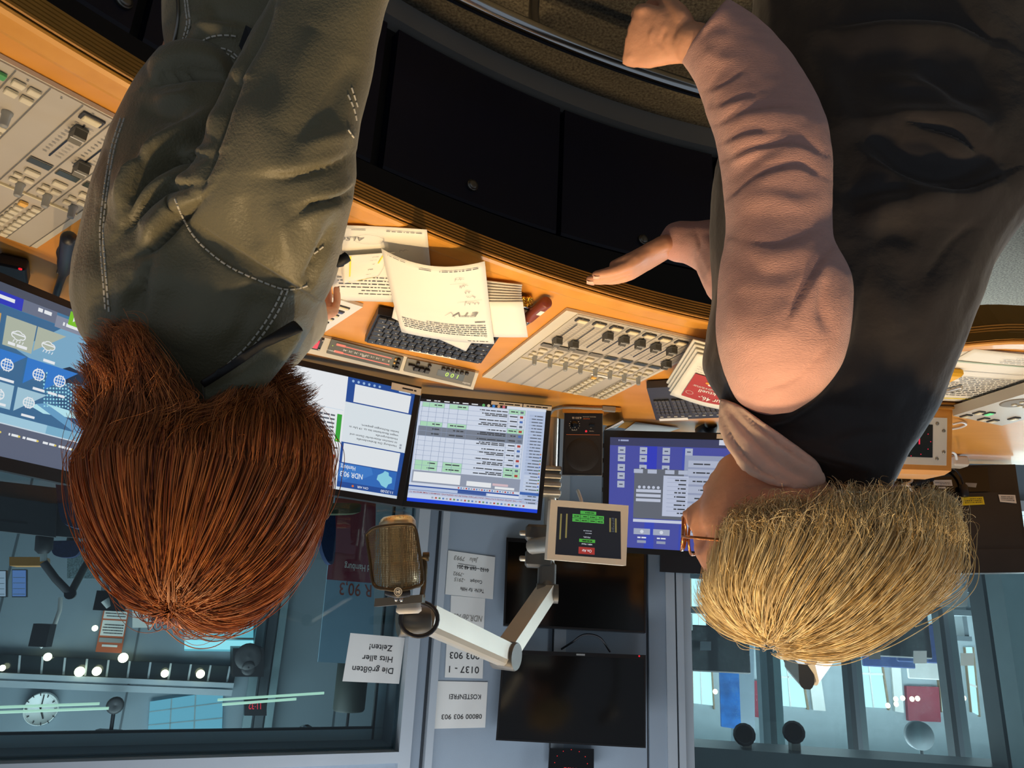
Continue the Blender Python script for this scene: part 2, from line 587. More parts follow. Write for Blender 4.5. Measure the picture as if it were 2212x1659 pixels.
def strip(mb, rows, mi=0):                             # skin a list of equal-length lines
    n = len(rows[0])
    for r0, r1 in zip(rows, rows[1:]):
        mb.add(list(r0) + list(r1), [[i, i + 1, n + i + 1, n + i] for i in range(n - 1)], mi)


desk = thing('studio_desk', 'curved orange wooden radio studio desk with navy cupboard front', 'desk', (0.0, 1.3, 0))
f1 = front(1.921, DESK_Z); bk = back(DESK_Z)
m = MB()
poly = f1 + bk[::-1]
dn = [p - Vector((0, 0, .035)) for p in poly]
n_ = len(poly)
m.add(poly, [list(range(n_))[::-1]]); m.add(dn, [list(range(n_))])
m.add(poly + dn, [[i, (i + 1) % n_, n_ + (i + 1) % n_, n_ + i] for i in range(n_)])
m.build('desktop', M_wood, desk)
m = MB()                                               # raised front lip with a fine groove behind it
strip(m, [front(1.921, .690), front(1.919, .702), front(1.912, .7035), front(1.886, .7035), front(1.880, .701), front(1.879, .698), front(1.882, .694)])
m.build('front_lip', M_lip, desk)
rows, mm = [], MB()
for k in range(6):                                     # horizontal ribs of the front edge
    z1 = .6955 - k * .0062
    R = 1.876 + .0014 * k
    for r_, z_ in ((R + .0025, z1), (R, z1 - .0008), (R, z1 - .0042)):
        rows.append(front(r_, z_))
    strip(mm, rows[-3:], 0)
    rows.append(front(R + .0025, z1 - .0052)); rows.append(front(R + .0039, z1 - .0062))
    strip(mm, rows[-3:], 1)
strip(mm, [front(1.886, .6583), front(1.90, .655), front(2.12, .650)], 1)
mm.build('ribbed_edge', [M_ribs, M_ribs2], desk)
m = MB()                                               # brown front of the left wing below its top
f2 = front(1.925, .6); f2 = [p for p in f2 if p.x < -.70]
m.add(f2 + [p + Vector((0, -.055, .098)) for p in f2], [[i, i + 1, len(f2) + i + 1, len(f2) + i] for i in range(len(f2) - 1)])
m.build('wing_front', M_brownfront, desk)
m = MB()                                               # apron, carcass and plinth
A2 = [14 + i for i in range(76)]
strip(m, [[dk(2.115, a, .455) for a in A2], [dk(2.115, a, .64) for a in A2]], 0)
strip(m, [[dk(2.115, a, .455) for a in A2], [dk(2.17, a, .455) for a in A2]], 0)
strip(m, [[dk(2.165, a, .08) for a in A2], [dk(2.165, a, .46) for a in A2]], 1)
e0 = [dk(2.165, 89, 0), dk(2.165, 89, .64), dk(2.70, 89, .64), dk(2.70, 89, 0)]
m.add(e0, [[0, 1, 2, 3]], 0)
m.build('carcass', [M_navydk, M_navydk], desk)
m = MB(); strip(m, [[dk(2.155, a, .0) for a in A2], [dk(2.135, a, .075) for a in A2], [dk(2.17, a, .082) for a in A2]])
m.build('plinth', M_plinth, desk)
SEAM = [28.1, 40.0, 51.95, 63.85, 75.75, 87.6]
for a0, a1, kn in zip(SEAM, SEAM[1:], (39.5, 46, 58.0, 70.1, 82)):
    g = .35 if a0 != 51.95 else .55
    an = [a0 + g + (a1 - a0 - .55) * k / 10 for k in range(11)]
    m = MB(); strip(m, [[dk(2.165, a, .095) for a in an], [dk(2.138, a, .095) for a in an], [dk(2.136, a, .10) for a in an],
                        [dk(2.136, a, .430) for a in an], [dk(2.138, a, .437) for a in an], [dk(2.165, a, .437) for a in an]])
    for e in (an[0], an[-1]):
        m.add([dk(2.165, e, .095), dk(2.138, e, .095), dk(2.138, e, .437), dk(2.165, e, .437)], [[0, 1, 2, 3]])
    d_ = m.build('cupboard_door', M_navy, desk)
    if kn > 39.6 or True:
        if a0 < 30: kn = 39.3
        nn = Vector((-math.cos(math.radians(kn)), -math.sin(math.radians(kn)), 0))
        k_ = MB().lathe([(.013, 0), (.0135, .004), (.012, .006), (.0105, .0062), (.0105, .0085), (.006, .0095), (.001, .0098)], dk(2.136, kn, .392), nn)
        k_.build('lock_knob', M_steel, d_)
m = MB()                                               # supports of the free left wing
m.box((-1.95, 1.9, .33), .05, .8, .66); m.box((-2.35, 1.75, .33), .05, .7, .66)
m.build('wing_panel', M_brownfront, desk)

rail = thing('foot_rail', 'curved chrome foot rail running round the floor before the navy cupboards', 'rail', (0, 1.2, 0))
def rl(R, a, z): return Vector((-1.19 + R * math.cos(math.radians(a)), -1.299 + R * math.sin(math.radians(a)), z))
m = MB(); m.tube([rl(2.723, a, .16) for a in range(40, 92, 1)], .0165, 14); m.build('rail_tube', M_chrome, rail)
for a in (50, 64.6, 79):
    m = MB(); m.tube([rl(2.74, a, .155), rl(2.76, a, .08), rl(2.76, a, .0)], .011, 10); m.build('rail_post', M_steel, rail)

# ------------------------------------------------------------------ mixing consoles
M_panel = mat('warm_grey_console_panel', 'b3aa9a', 0.45, var=.04, scale=12)
M_paneledge = mat('light_console_trim', 'c9c1ae', 0.4, var=.04)
M_line = mat('panel_seam', '6d675c', 0.6, var=.05)
M_mark = mat('panel_print', '7a7366', 0.7, var=.05)
M_key = mat('cream_key', 'd3c8ac', 0.45, var=.06, scale=40)
M_keylit = mat('amber_key', 'f0b85a', 0.4, var=.05)
M_lcd = mat('dark_display', '3a4038', 0.25, var=.1, scale=20)
M_fader = mat('dark_fader_cap', '47453f', 0.4, var=.12, scale=30)
M_knob = mat('grey_rotary_knob', '8d8d88', 0.45, var=.06, scale=30)
M_btnface = mat('cream_button_face', 'dacda8', 0.4, var=.05)
M_greenkey = mat('green_key', '4f9c5c', 0.4, var=.05)
M_redkey = mat('pale_red_key', 'c96a58', 0.4, var=.05)


def obox(mb, q, u, v, w, h, t, mi=0, off=0.0, taper=0.0):   # raised block on a face; w, h in metres, base at height off
    c = q.pt(u, v); ex = (q.pt(u + .01, v) - c).normalized(); ey = q.n.cross(ex)
    M = Matrix((ex, ey, q.n)).transposed()
    mb.box(c + q.n * (off + t / 2), w, h, t, M, mi, bev=min(w, h, t) * .22)
    return c + q.n * (off + t), ex, ey


def module_art(a, q, u0, u1, kind):    # printed lines, slots and scales of one channel strip
    W = u1 - u0; uc = (u0 + u1) / 2
    a.rect(u0 - W * .018, 0.0, u0 + W * .018, .395, M_line); a.rect(u0 - W * .018, .405, u0 + W * .018, 1, M_line)
    if kind == 'fader':
        a.rect(uc - W * .03, .685, uc + W * .03, .918, M_black)
        for k in range(11):
            v = .70 + .021 * k * (1 if k < 6 else 1.0)
            a.rect(uc - W * .34, v, uc - W * .14, v + .0022, M_mark)
            a.rect(uc + W * .16, v, uc + W * .30, v + .0035, M_mark)
        a.rect(uc - W * .4, .600, uc + W * .4, .640, M_line)
    for vv in (.985, .412): a.disc(uc + W * .1, vv, W * .04, M_line, 8)


def console(name, label, q, kinds, faders, amber=None, leds=None):
    root = thing(name, label, 'mixing console', q.pt(.5, .5, -.012))
    m = MB(); big = q.sub(-.045, -.004, 1.08, 1.004, -.002)
    big.slab(m, .006, 1)
    q.slab(m, .008, 0)
    e = q.pt(0, .4); ex = (q.pt(1, .4) - e)
    m.prism([q.pt(0, .396, .0004), q.pt(1, .396, .0004), q.pt(1, .404, .0004), q.pt(0, .404, .0004)], q.n * .0028, 2)
    m.build('panel', [M_panel, M_paneledge, M_btnface], root)
    n = len(kinds); a = Art(q, .0008)
    for i, k in enumerate(kinds):
        module_art(a, q, i / n, (i + 1) / n, k[0])
    a.build('panel_print', root)
    for i, k in enumerate(kinds):
        u0, W = i / n, 1 / n; uc = u0 + W / 2
        if k[0] == 'fader':
            b = MB(); obox(b, q, uc - W * .0, .962, .026, .0165, .003, 0, .0008); obox(b, q, uc, .962, .020, .012, .006, 1, .0008)
            b.build('channel_button', [M_dkgrey, M_redkey if k[1:] == ('red',) else M_btnface], root)
            f = MB(); c, ex, ey = obox(f, q, uc, faders[i], .0155, .023, .004, 0, .002)
            up = q.n
            w2, h2 = .0145, .021           # a saddle: high at both ends, dipped in the middle
            prof = [(-h2 / 2, 0), (-h2 / 2, .011), (-h2 * .36, .0125), (0, .0085), (h2 * .36, .0125), (h2 / 2, .011), (h2 / 2, 0)]
            L = [c - ex * w2 / 2 + ey * y + up * z for y, z in prof]
            f.prism(L, ex * w2, 0)
            f.prism([c - ex * w2 / 2 + ey * y + up * (z + .0003) for y, z in ((-.0008, .0087), (.0008, .0087), (.0008, .0091), (-.0008, .0091))], ex * w2, 1)
            f.build('fader_cap', [M_fader, M_white], root)
            d = MB(); obox(d, q, uc, .62, .027, .0150, .0014, 0, .001); d.build('channel_display', M_lcd, root)
            for bu, bv, bw, bh in ((-.06, .553, .018, .012), (.22, .502, .010, .008), (-.20, .496, .012, .009), (.20, .460, .010, .008)):
                b = MB(); obox(b, q, uc + bu * W, bv, bw, bh, .0045, 0, .0008); b.build('small_key', M_key, root)
        if k[0] in ('fader', 'keys'):
            kb = MB(); kc = q.pt(uc - W * .12, .445 if k[0] == 'fader' else .80)
            kb.lathe([(.0065, 0), (.0065, .003), (.0055, .004), (.0048, .019), (.0042, .0205), (.001, .0206)], kc, q.n, 16)
            kb.build('rotary_knob', M_knob, root)
        if k[0] == 'keys':
            for r in range(7):
                for cc in (-.24, .22):
                    if .80 - .0 < .5: break
                    vv = .955 - .05 * r if r < 2 else .72 - .038 * (r - 2)
                    b = MB(); obox(b, q, uc + cc * W, vv, .013, .011, .005, 0, .0008)
                    b.build('small_key', M_greenkey if (r, cc) == (0, -.24) and k[-1] == 'green' else M_key, root)
        if 'bank' in k:                # two columns of little keys on the rear half
            for r in range(8):
                for cc, dv in ((-.25, 0), (.26, .004)):
                    b = MB(); obox(b, q, uc + cc * W, .045 + .0405 * r + dv, .0115, .0105, .006, 0, .0008)
                    lit = amber == i and (r, cc) == (7, .26)
                    b.build('bank_key', M_keylit if lit else M_key, root)
    return root


qA = Quad(*[on_z(x, y, .709) for x, y in ((1299.6, 862.3), (1062.3, 819.3), (1247.6, 679.2), (1532.3, 743.6))])
conA = console('mixing_console', 'flat grey mixing console let into the desk right of the black loudspeaker and brown marker',
               qA, [('fader', 'bank'), ('fader',), ('fader', 'bank'), ('fader',), ('fader',), ('fader',), ('fader',), ('fader',)],
               [.716, .886, .883, .884, .884, .887, .717, .720], amber=2)
b = MB(); qs = qA.sub(.228, .352, .392, .372); qs.slab(b, -.0012, 0, .001); b.build('label_strip', M_paper, conA)

# second console, nearer the camera and half hidden by the person in green
o_ = on_z(180, 226, .709); e_ = (on_z(111, 190, .709) - o_)
dx = e_ * (1 / e_.length); W_ = (on_z(111, 190, .709) - on_z(247, 261, .709)).length / 2
dy = (on_z(111, 190, .709) - on_z(0, 309, .709)) * -1
dy = (dy - dx * dy.dot(dx)).normalized()
L_ = .476
fl_ = o_ - dx * W_ * 3; fr_ = o_ + dx * W_ * 4
qB = Quad(fl_ + dy * L_, fr_ + dy * L_, fr_, fl_)
conB = console('mixing_console', 'flat grey mixing console in front of the large touch screen, beside the person in green',
               qB, [('fader',), ('fader', 'bank'), ('fader',), ('blank',), ('keys',), ('keys', 'green'), ('keys',)],
               [.88, .72, .885, .88, .88, .88, .88], amber=1)

# ------------------------------------------------------------------ small button panel beside the hand
z_ = lambda x, y: on_z(600 + x * .3376, 400 + y * .3376, .708)
pa, pb, pc = z_(545, 780), z_(345, 965), z_(300, 705)
ex_ = (pa - pc).normalized() * -1; sd = pb - pa
sd = sd - ex_ * sd.dot(ex_)
qP = Quad(pa + sd, pa + sd + ex_ * .16, pa + ex_ * .16, pa)
tp = thing('button_panel', 'small white panel of narrow keys under the hand of the person in green', 'control panel', qP.pt(.5, .5, -.008))
m = MB(); qP.slab(m, .007); m.build('panel', M_white, tp)
for r in range(7):
    for cidx, (uu, ww) in enumerate(((.2, .026), (.46, .026), (.72, .026))):
        vv = .10 + .128 * r
        m = MB(); obox(m, qP, uu, vv, ww + .004, .0105, .0025, 0, .0005); obox(m, qP, uu, vv, ww, .0075, .0045, 1, .0005)
        m.build('key', [M_dkgrey, M_btnface if (r, cidx) not in ((5, 0), (6, 1)) else MATS.get('blue_key') or mat('blue_key', '39456e', .4, var=.05)], tp)

# ------------------------------------------------------------------ meter strip behind the keyboards
s0, s1 = on_z(600, 705.8, .706), on_z(1033.8, 806.8, .706)
bx = (s1 - s0).normalized(); bh = Vector((0, 0, 1)).cross(bx)
if bh.y < 0: bh = -bh
tl = math.radians(34); bv = bh * math.cos(tl) + Vector((0, 0, 1)) * math.sin(tl)
npl = bx.cross(bv).normalized()
if npl.dot(CAM - s0) < 0: npl = -npl
qS = Quad(*[on_plane(x, y, s0, npl) for x, y in ((1022, 842.3), (585, 745), (590, 703.5), (1033.8, 806.8))])
ms = thing('meter_strip', 'long narrow white meter housing with timer, level meter and red buttons below the screens', 'meter unit', qS.pt(.5, .5, -.02))
m = MB(); qS.slab(m, .004)
bot = [Vector((p.x, p.y, .7008)) for p in qS.c]
for i in range(4):
    j = (i + 1) % 4; m.add([qS.c[i], qS.c[j], bot[j], bot[i]], [[3, 2, 1, 0]])
m.build('housing', M_paneledge, ms)
Z5 = lambda x, y: (600 + x * .3376, 400 + y * .3376)


def pan(pts, t, off=.0):               # raised panel on the strip from four zoomed pixels
    return Quad(*[qS.pxpt(*Z5(*p), off + t) for p in pts])


M_facegr = mat('grey_meter_face', '6a675d', .45, var=.06)
M_facegr2 = mat('green_grey_meter_face', '55554a', .45, var=.06)
qT = pan([(1235, 1290), (806, 1190), (830, 1108), (1265, 1198)], .004)
m = MB(); qT.slab(m, .004); tm = m.build('timer_unit', M_facegr, ms)
a = Art(qT); LED = glow('green_led', 'b8e13a', 1.0)
a.rect(.12, .25, .50, .68, M_lcd)
for k, ch in enumerate('100'):
    a.text(ch, .18 + .075 * k, .60, .27, LED, skew=.12)
a.text('studio', .02, .22, .12, M_white)
for k in range(6): a.rect(.12 + .05 * k, .74, .135 + .05 * k, .76, M_white)
a.build('timer_display', tm)
for k in range(6):
    m = MB(); obox(m, qT, .11 + .065 * k, .86, .0085, .008, .006, 0, .0005); m.build('small_button', M_black, tm)
for k in range(3):
    m = MB(); obox(m, qT, .66 + .085 * k, .47, .0125, .0125, .008, 0, .0005); m.build('timer_button', M_black, tm)
for uu in (.64, .82):
    m = MB(); obox(m, qT, uu, .85, .0075, .0075, .006, 0, .0005); m.build('small_button', M_black, tm)
m = MB(); obox(m, qT, .91, .62, .016, .004, .006, 0, .0005); m.build('toggle', M_black, tm)
qM = pan([(778, 1188), (312, 1075), (345, 985), (806, 1102)], .004)
m = MB(); qM.slab(m, .004); lm = m.build('level_meter', M_facegr2, ms)
a = Art(qM); RL = glow('red_meter_bar', 'ff6a50', .9); RD = mat('unlit_meter_bar', '7d6a60', .5, var=.05)
a.rect(.13, .16, .93, .86, M_facegr2)
for v in (.22, .70):
    a.rect(.16, v, .80, v + .06, RL); a.rect(.80, v - .02, .92, v + .12, RL)
for k in range(9):
    a.rect(.19 + .075 * k, .36, .196 + .075 * k, .64, M_ink)
    a.text(str(-5 * k), .185 + .075 * k, .56, .13, M_white, 'C')
a.text('dB', .5, .5, .16, M_white); a.text('STEREO', .955, .30, .09, M_white, 'C')
a.disc(.96, .6, .006, LED)
a.build('meter_scale', lm)
for k in range(3):
    m = MB(); obox(m, qM, .06, .22 + .28 * k, .008, .008, .006, 0, .0005); m.build('small_button', M_black, lm)
    m = MB(); obox(m, qM, .105, .22 + .28 * k, .004, .004, .004, 0, .0005); m.build('small_button', M_keylit if k else M_black, lm)
qU = pan([(268, 1060), (40, 1010), (90, 935), (300, 985)], .004)
m = MB(); qU.slab(m, .004); bu = m.build('button_unit', M_black, ms)
for uu, c_, nm in ((.27, 'ff2c48', 'red_button'), (.58, 'ff6a1c', 'orange_button')):
    m = MB(); obox(m, qU, uu, .5, .0225, .021, .006, 0, .0005); m.build(nm, glow(nm + '_light', c_, .85), bu)
for uu in (.04, .96):
    for vv in (.12, .88):
        m = MB(); obox(m, qU, uu, vv, .004, .004, .002, 0, .0005); m.build('screw', M_steel, bu)

# ------------------------------------------------------------------ keyboards
M_keycap = mat('black_keycap', '23242a', 0.5, var=.12, scale=40)
M_keycap2 = mat('grey_keycap', '3d3b39', 0.5, var=.12, scale=40)
M_legend = mat('key_legend', 'b5b3ab', 0.6, var=.05)
qK = Quad(*[on_z(x, y, .722) for x, y in ((1038.9, 784.9), (787.4, 737.6), (816, 678.5), (1077.7, 729))])
kb = thing('keyboard', 'compact black keyboard half covered by a printed sheet', 'keyboard', qK.pt(.5, .5, -.02))
m = MB(); qK.slab(m, .016); qK.sub(.02, -.01, .98, .06, .001).slab(m, .012); o = m.build('case', M_black, kb)
m = MB(); ql = qK.sub(.22, -.004, .62, .055, .0022); ql.slab(m, .001); m.build('label_strip', M_paper, kb)


def keyblock(q, root, rows, u0, u1, v0, v1, name, M_k, t=.007):
    n = len(rows)
    for r, row in enumerate(rows):
        tot = sum(row); x = u0
        for wd in row:
            w_ = (u1 - u0) * wd / tot
            uc, vc = x + w_ / 2, v0 + (v1 - v0) * (r + .5) / n
            kw, kh = w_ * q.w * .88, (v1 - v0) / n * q.h * .86
            b = MB(); c, ex, ey = obox(b, q, uc, vc, kw, kh, t, 0, .0)
            g = min(kw, kh) * .16
            b.prism([c + ex * (-kw * .22) + ey * (kh * .05) + q.n * .0002, c + ex * (-kw * .22 + g) + ey * (kh * .05) + q.n * .0002,
                     c + ex * (-kw * .22 + g) + ey * (kh * .05 + g * 1.3) + q.n * .0002, c + ex * (-kw * .22) + ey * (kh * .05 + g * 1.3) + q.n * .0002], q.n * -.0001, 1)
            b.build(name, [M_k, M_legend], root)
            x += w_


keyblock(qK, kb, [[1] * 15, [1] * 13 + [2], [1.5] + [1] * 12 + [1.5], [1.75] + [1] * 12 + [1.25], [1.3] + [1] * 12 + [1.7], [1.25, 1.25, 1.25, 5.5, 1, 1, 1, 1, 1]],
         .02, .985, .075, .975, 'key', M_keycap)

qK2 = Quad(*[on_z(x, y, .722) for x, y in ((1640, 899.0), (1417, 907.7), (1396.7, 838.5), (1600, 828))])
kb2 = thing('keyboard', 'dark grey keyboard with a number pad under a folded newspaper', 'keyboard', qK2.pt(.5, .5, -.02))
m = MB(); qK2.slab(m, .018); m.build('case', M_dkgrey, kb2)
m = MB(); qK2.sub(.68, -.02, .965, .045, .001).slab(m, .0015); m.build('label_strip', M_paper, kb2)
for (u0, u1, n_, rows) in ((.80, .965, 4, 5), (.64, .78, 3, 5), (.02, .62, 12, 5)):
    keyblock(qK2, kb2, [[1] * n_ for _ in range(rows)], u0, u1, .16, .62, 'key', M_keycap2, .006)
for k in range(10):
    m = MB(); obox(m, qK2, .30 + .07 * k, .10, .009, .005, .003, 0, 0); m.build('media_key', M_legend, kb2)

# ------------------------------------------------------------------ papers
def sheet(name, label, cat, q, warp=None, art=None, group=None, M=M_paper, n=14, t=.0004):
    root = thing(name, label, cat, q.pt(.5, .5), group)
    W = warp or (lambda u, v: 0.0)
    m = MB(); V = [q.pt(i / n, j / n, W(i / n, j / n)) for j in range(n + 1) for i in range(n + 1)]
    V += [p - q.n * t for p in V]; N = (n + 1) ** 2; Fc = []
    for j in range(n):
        for i in range(n):
            k = j * (n + 1) + i; Fc.append([k, k + n + 1, k + n + 2, k + 1]); Fc.append([N + k, N + k + 1, N + k + n + 2, N + k + n + 1])
    rim = [i for i in range(n)] + [n + j * (n + 1) for j in range(n)] + [N - 1 - i for i in range(n)] + [(n - j) * (n + 1) for j in range(n)]
    for a_, b_ in zip(rim, rim[1:] + rim[:1]): Fc.append([a_, b_, b_ + N, a_ + N])
    m.add(V, Fc, 0, True)
    if art is None:
        o = m.build('page', M, root)
    else:
        o = m.build('page', M, root)
        a = Art(q, .0005); old = q.pt; q.pt = lambda u, v, off=0.0: old(u, v, off + W(u, v)); art(a); a.build('page_print', root); q.pt = old
    return root


def textlines(a, u0, u1, v0, dv, n, h, M, seed=1, gap=.012):   # rows of small words, too small in the photograph to read
    r = random.Random(seed)
    for k in range(n):
        u = u0; end = u1 - (r.random() * .4 * (u1 - u0) if r.random() < .35 else 0)
        while u < end:
            L = r.uniform(.015, .07); e = min(u + L, end)
            a.rect(u, v0 + dv * k, e, v0 + dv * k + h, M); u = e + gap


def scribble(a, u, v, s, n, M, seed=0, wd=.0035):              # a handwritten word
    r = random.Random(seed); pts = []
    for k in range(n * 3):
        pts.append((u + s * k * .28, v + s * 1.2 * r.uniform(-1, .35) * (1 if k % 2 else .35)))
    a.line(pts, wd, M)


Z6 = lambda x, y: (1000 + x * .3376, 560 + y * .3376)
qq = Quad(*[on_z(x, y, z) for x, y, z in ((938, 655, .7045), (722, 648, .7045), (700, 484, .7045), (922.4, 492.8, .7045))])


def art_low(a):
    textlines(a, .06, .94, .10, .045, 6, .008, M_ink, 3)
    a.rect(.1, .02, .35, .027, M_ink)
    a.cut(); scribble(a, .16, .56, .03, 5, M_pencil, 4); scribble(a, .20, .72, .03, 4, M_pencil, 5); a.text('ALSC', .62, .86, .045, M_pencil, skew=.3)
    a.cut(); a.line([(.58 + .15 * math.cos(t), .84 + .06 * math.sin(t)) for t in (k * .35 for k in range(19))], .003, M_pencil)
    a.cut(); textlines(a, .05, .40, .955, .02, 1, .008, M_ink, 6); a.cut(); a.rect(.6, .96, .74, .967, M_ink)


sheet('printed_sheet', 'printed page lying flat on the desk beneath the torn yellow-marked note', 'paper', qq, lambda u, v: .0006 + .006 * (u - .6) ** 2 * v, art_low)
qn = Quad(*[on_z(*Z5(*p), .712) for p in ((640, 578), (425, 590), (405, 440), (752, 415))])
M_hl = mat('yellow_highlighter', 'f1dd3c', .8, var=.05)


def art_note(a):
    a.rect(.04, .0, .60, .045, M_hl); a.rect(.93, .05, .955, .98, M_hl) if False else a.rect(.17, .62, .20, .99, M_hl); a.rect(.80, .05, .83, .98, M_hl)
    for k, (v, n_) in enumerate(((.18, 5), (.33, 8), (.48, 7), (.64, 4), (.78, 8), (.92, 7))):
        scribble(a, .26, v, .022, n_, M_ink if k != 1 and k != 4 else M_pencil, 20 + k, .005)


sheet('torn_note', 'torn note with yellow highlighter lines on the printed page', 'note', qn, lambda u, v: .002 + .010 * u * (1 - v) + .003 * math.sin(v * 7), art_note)
# fanned pile under the top sheet
for k in range(8):
    da = math.radians(-16 + 2.2 * k); c0 = on_z(1000, 640, .705)
    e1 = Vector((math.cos(da + .10), math.sin(da + .10), 0)); e2 = Vector((-e1.y, e1.x, 0))
    c0 = c0 + e1 * (-.01 - .003 * k) + e2 * .005 * k + Vector((0, 0, .002 + .0042 * k))
    qf = Quad(c0 - e1 * .085 + e2 * .085, c0 + e1 * .085 + e2 * .085, c0 + e1 * .085 - e2 * .085, c0 - e1 * .085 - e2 * .085)
    sheet('folded_paper', 'folded paper in the fanned pile under the top printed sheet', 'paper', qf, lambda u, v: .0012 + .001 * math.sin(5 * u), None, 'papers in the fanned pile', t=.0022, n=6)
qt = Quad(*[on_z(*Z5(x, y), .748) for x, y in ((1385, 1030), (790, 960), (650, 502), (1320, 556))])


def art_top(a):
    textlines(a, .06, .40, .035, .02, 1, .007, M_ink, 8); a.rect(.06, .105, .94, .108, M_ink)
    textlines(a, .06, .94, .125, .032, 6, .0085, M_ink, 9, .009); a.rect(.06, .335, .16, .344, M_ink)
    a.cut(); a.text('ETV', .10, .47, .055, M_pencil, skew=.35); a.line([(.35, .40), (.38, .47), (.45, .42)], .004, M_pencil)
    scribble(a, .09, .60, .030, 6, M_pencil, 31); a.line([(.06, .62), (.30, .60)], .003, M_pencil)
    a.cut(); scribble(a, .12, .67, .028, 4, M_pencil, 32); scribble(a, .15, .73, .028, 3, M_pencil, 33)
    a.cut(); scribble(a, .17, .80, .028, 4, M_pencil, 34); scribble(a, .20, .87, .03, 4, M_pencil, 35); a.line([(.20, .82), (.34, .82)], .003, M_pencil)
    a.cut(); textlines(a, .06, .42, .955, .02, 1, .008, M_ink, 12); a.cut(); a.rect(.5, .955, .62, .963, M_ink); a.cut(); textlines(a, .75, 1, .985, .02, 1, .006, M_ink, 13)


qx = Quad(*[on_z(*Z5(x, y), .733) for x, y in ((1205, 1052), (730, 850), (760, 700), (1300, 900))])
sheet('loose_sheet', 'white sheet with one corner showing between the keyboard and the top printed sheet', 'paper', qx, lambda u, v: .004 * (1 - u))
sheet('printed_sheet', 'printed page with pencil notes topping the pile beside the keyboard', 'paper', qt, lambda u, v: -.014 * (u - .45) ** 2 * 4 * (.4 + v) + .004 * math.sin(v * 4), art_top)
# marker and chain
b0, b1 = on_z(1182, 652, .716), on_z(1136, 691, .716)
ax = (b1 - b0).normalized()
mk = thing('marker_pen', 'reddish brown marker with a silver end lying before the mixing console', 'marker', b0 - Vector((0, 0, .012)))
m = MB(); m.lathe([(.001, 0), (.010, .0005), (.0115, .003), (.0115, .083)], b0, ax, 18); m.build('barrel', mat('brown_barrel', '7c3a28', .35, var=.05), mk)
m = MB(); m.lathe([(.0095, .083), (.0105, .084), (.0105, .104), (.009, .106), (.001, .1062)], b0, ax, 18); m.build('silver_cap', M_chrome, mk)
m = MB(); nn = Vector((0, 0, 1)); sx_ = ax.cross(nn).normalized()
m.prism([b0 + ax * .02 + sx_ * -.005 + nn * .0112, b0 + ax * .04 + sx_ * -.005 + nn * .0112, b0 + ax * .04 + sx_ * .004 + nn * .0114, b0 + ax * .02 + sx_ * .004 + nn * .0114], nn * .0004)
m.build('pale_logo', M_paper, mk)
ch = thing('gold_chain', 'gold chain heaped beside the fanned papers and the brown marker', 'chain', on_z(1146, 652, .702))
M_gold = mat('gold', 'd9a93c', .25, metal=1.0, var=.05)
pts = [on_z(1136 + 18 * math.sin(k * 1.9) * (1 - k / 90), 650 - 9 * math.cos(k * 1.3), .706 + .007 * (k % 5) / 5) for k in range(46)]
m = MB()
for p, q_ in zip(pts, pts[1:]):
    t = (q_ - p).normalized(); s_ = Vector((rng.normal(), rng.normal(), rng.normal())); s_ = (s_ - t * s_.dot(t)).normalized(); cc = (p + q_) / 2
    m.tube([cc + (t * math.cos(a_) * .0062 + s_ * math.sin(a_) * .0038) for a_ in (2 * PI * k / 10 for k in range(10))], .0011, 5, closed=True)
m.build('links', M_gold, ch)
cl = thing('binder_clip', 'black and silver clip between the fanned papers and the brown marker', 'clip', on_z(1126, 668, .703))
c0, c1 = on_z(1116, 664, .712), on_z(1141, 672, .712); ex = (c1 - c0).normalized(); ey = Vector((0, 0, 1)).cross(ex)
m = MB(); m.prism([c0 - ey * .007 - Vector((0, 0, .011)), c0 + ey * .007 - Vector((0, 0, .011)), c0 + ey * .0015], c1 - c0); m.build('clip_body', M_black, cl)
m = MB(); m.tube([c0 + ey * .009 - Vector((0, 0, .003)), c0 + (c1 - c0) * .5 + ey * .013, c1 + ey * .009 - Vector((0, 0, .003))], .0022, 6); m.build('clip_handle', M_chrome, cl)

# newspaper and the loose white pages by the grey keyboard
M_news = mat('newsprint', 'dedac9', .85, var=.05, scale=20)
qN = Quad(*[on_z(*Z6(x, y), z) for x, y, z in ((1830, 985, .765), (1325, 880, .765), (1500, 618, .76), (1960, 640, .76))])


def art_news(a):
    a.rect(.04, .08, .86, .58, M_red, 14)
    a.text('nur 46,-', .30, .16 + .02, .07, M_paper, w=.34); a.text('aktuell', .40, .30, .06, M_paper, w=.28)
    a.disc(.52, .46, .05, mat('green_print', '4d9a5a', .8, var=.05)); a.disc(.62, .45, .035, mat('orange_print', 'e8952e', .8, var=.05)); a.disc(.58, .42, .03, M_paper)
    a.disc(.78, .18, .055, M_paper, 20, r2=.05); a.cut(); textlines(a, .3, .8, .33, .02, 2, .007, M_paper, 40)
    a.cut(); textlines(a, .06, .9, .64, .03, 8, .008, M_pencil, 41)


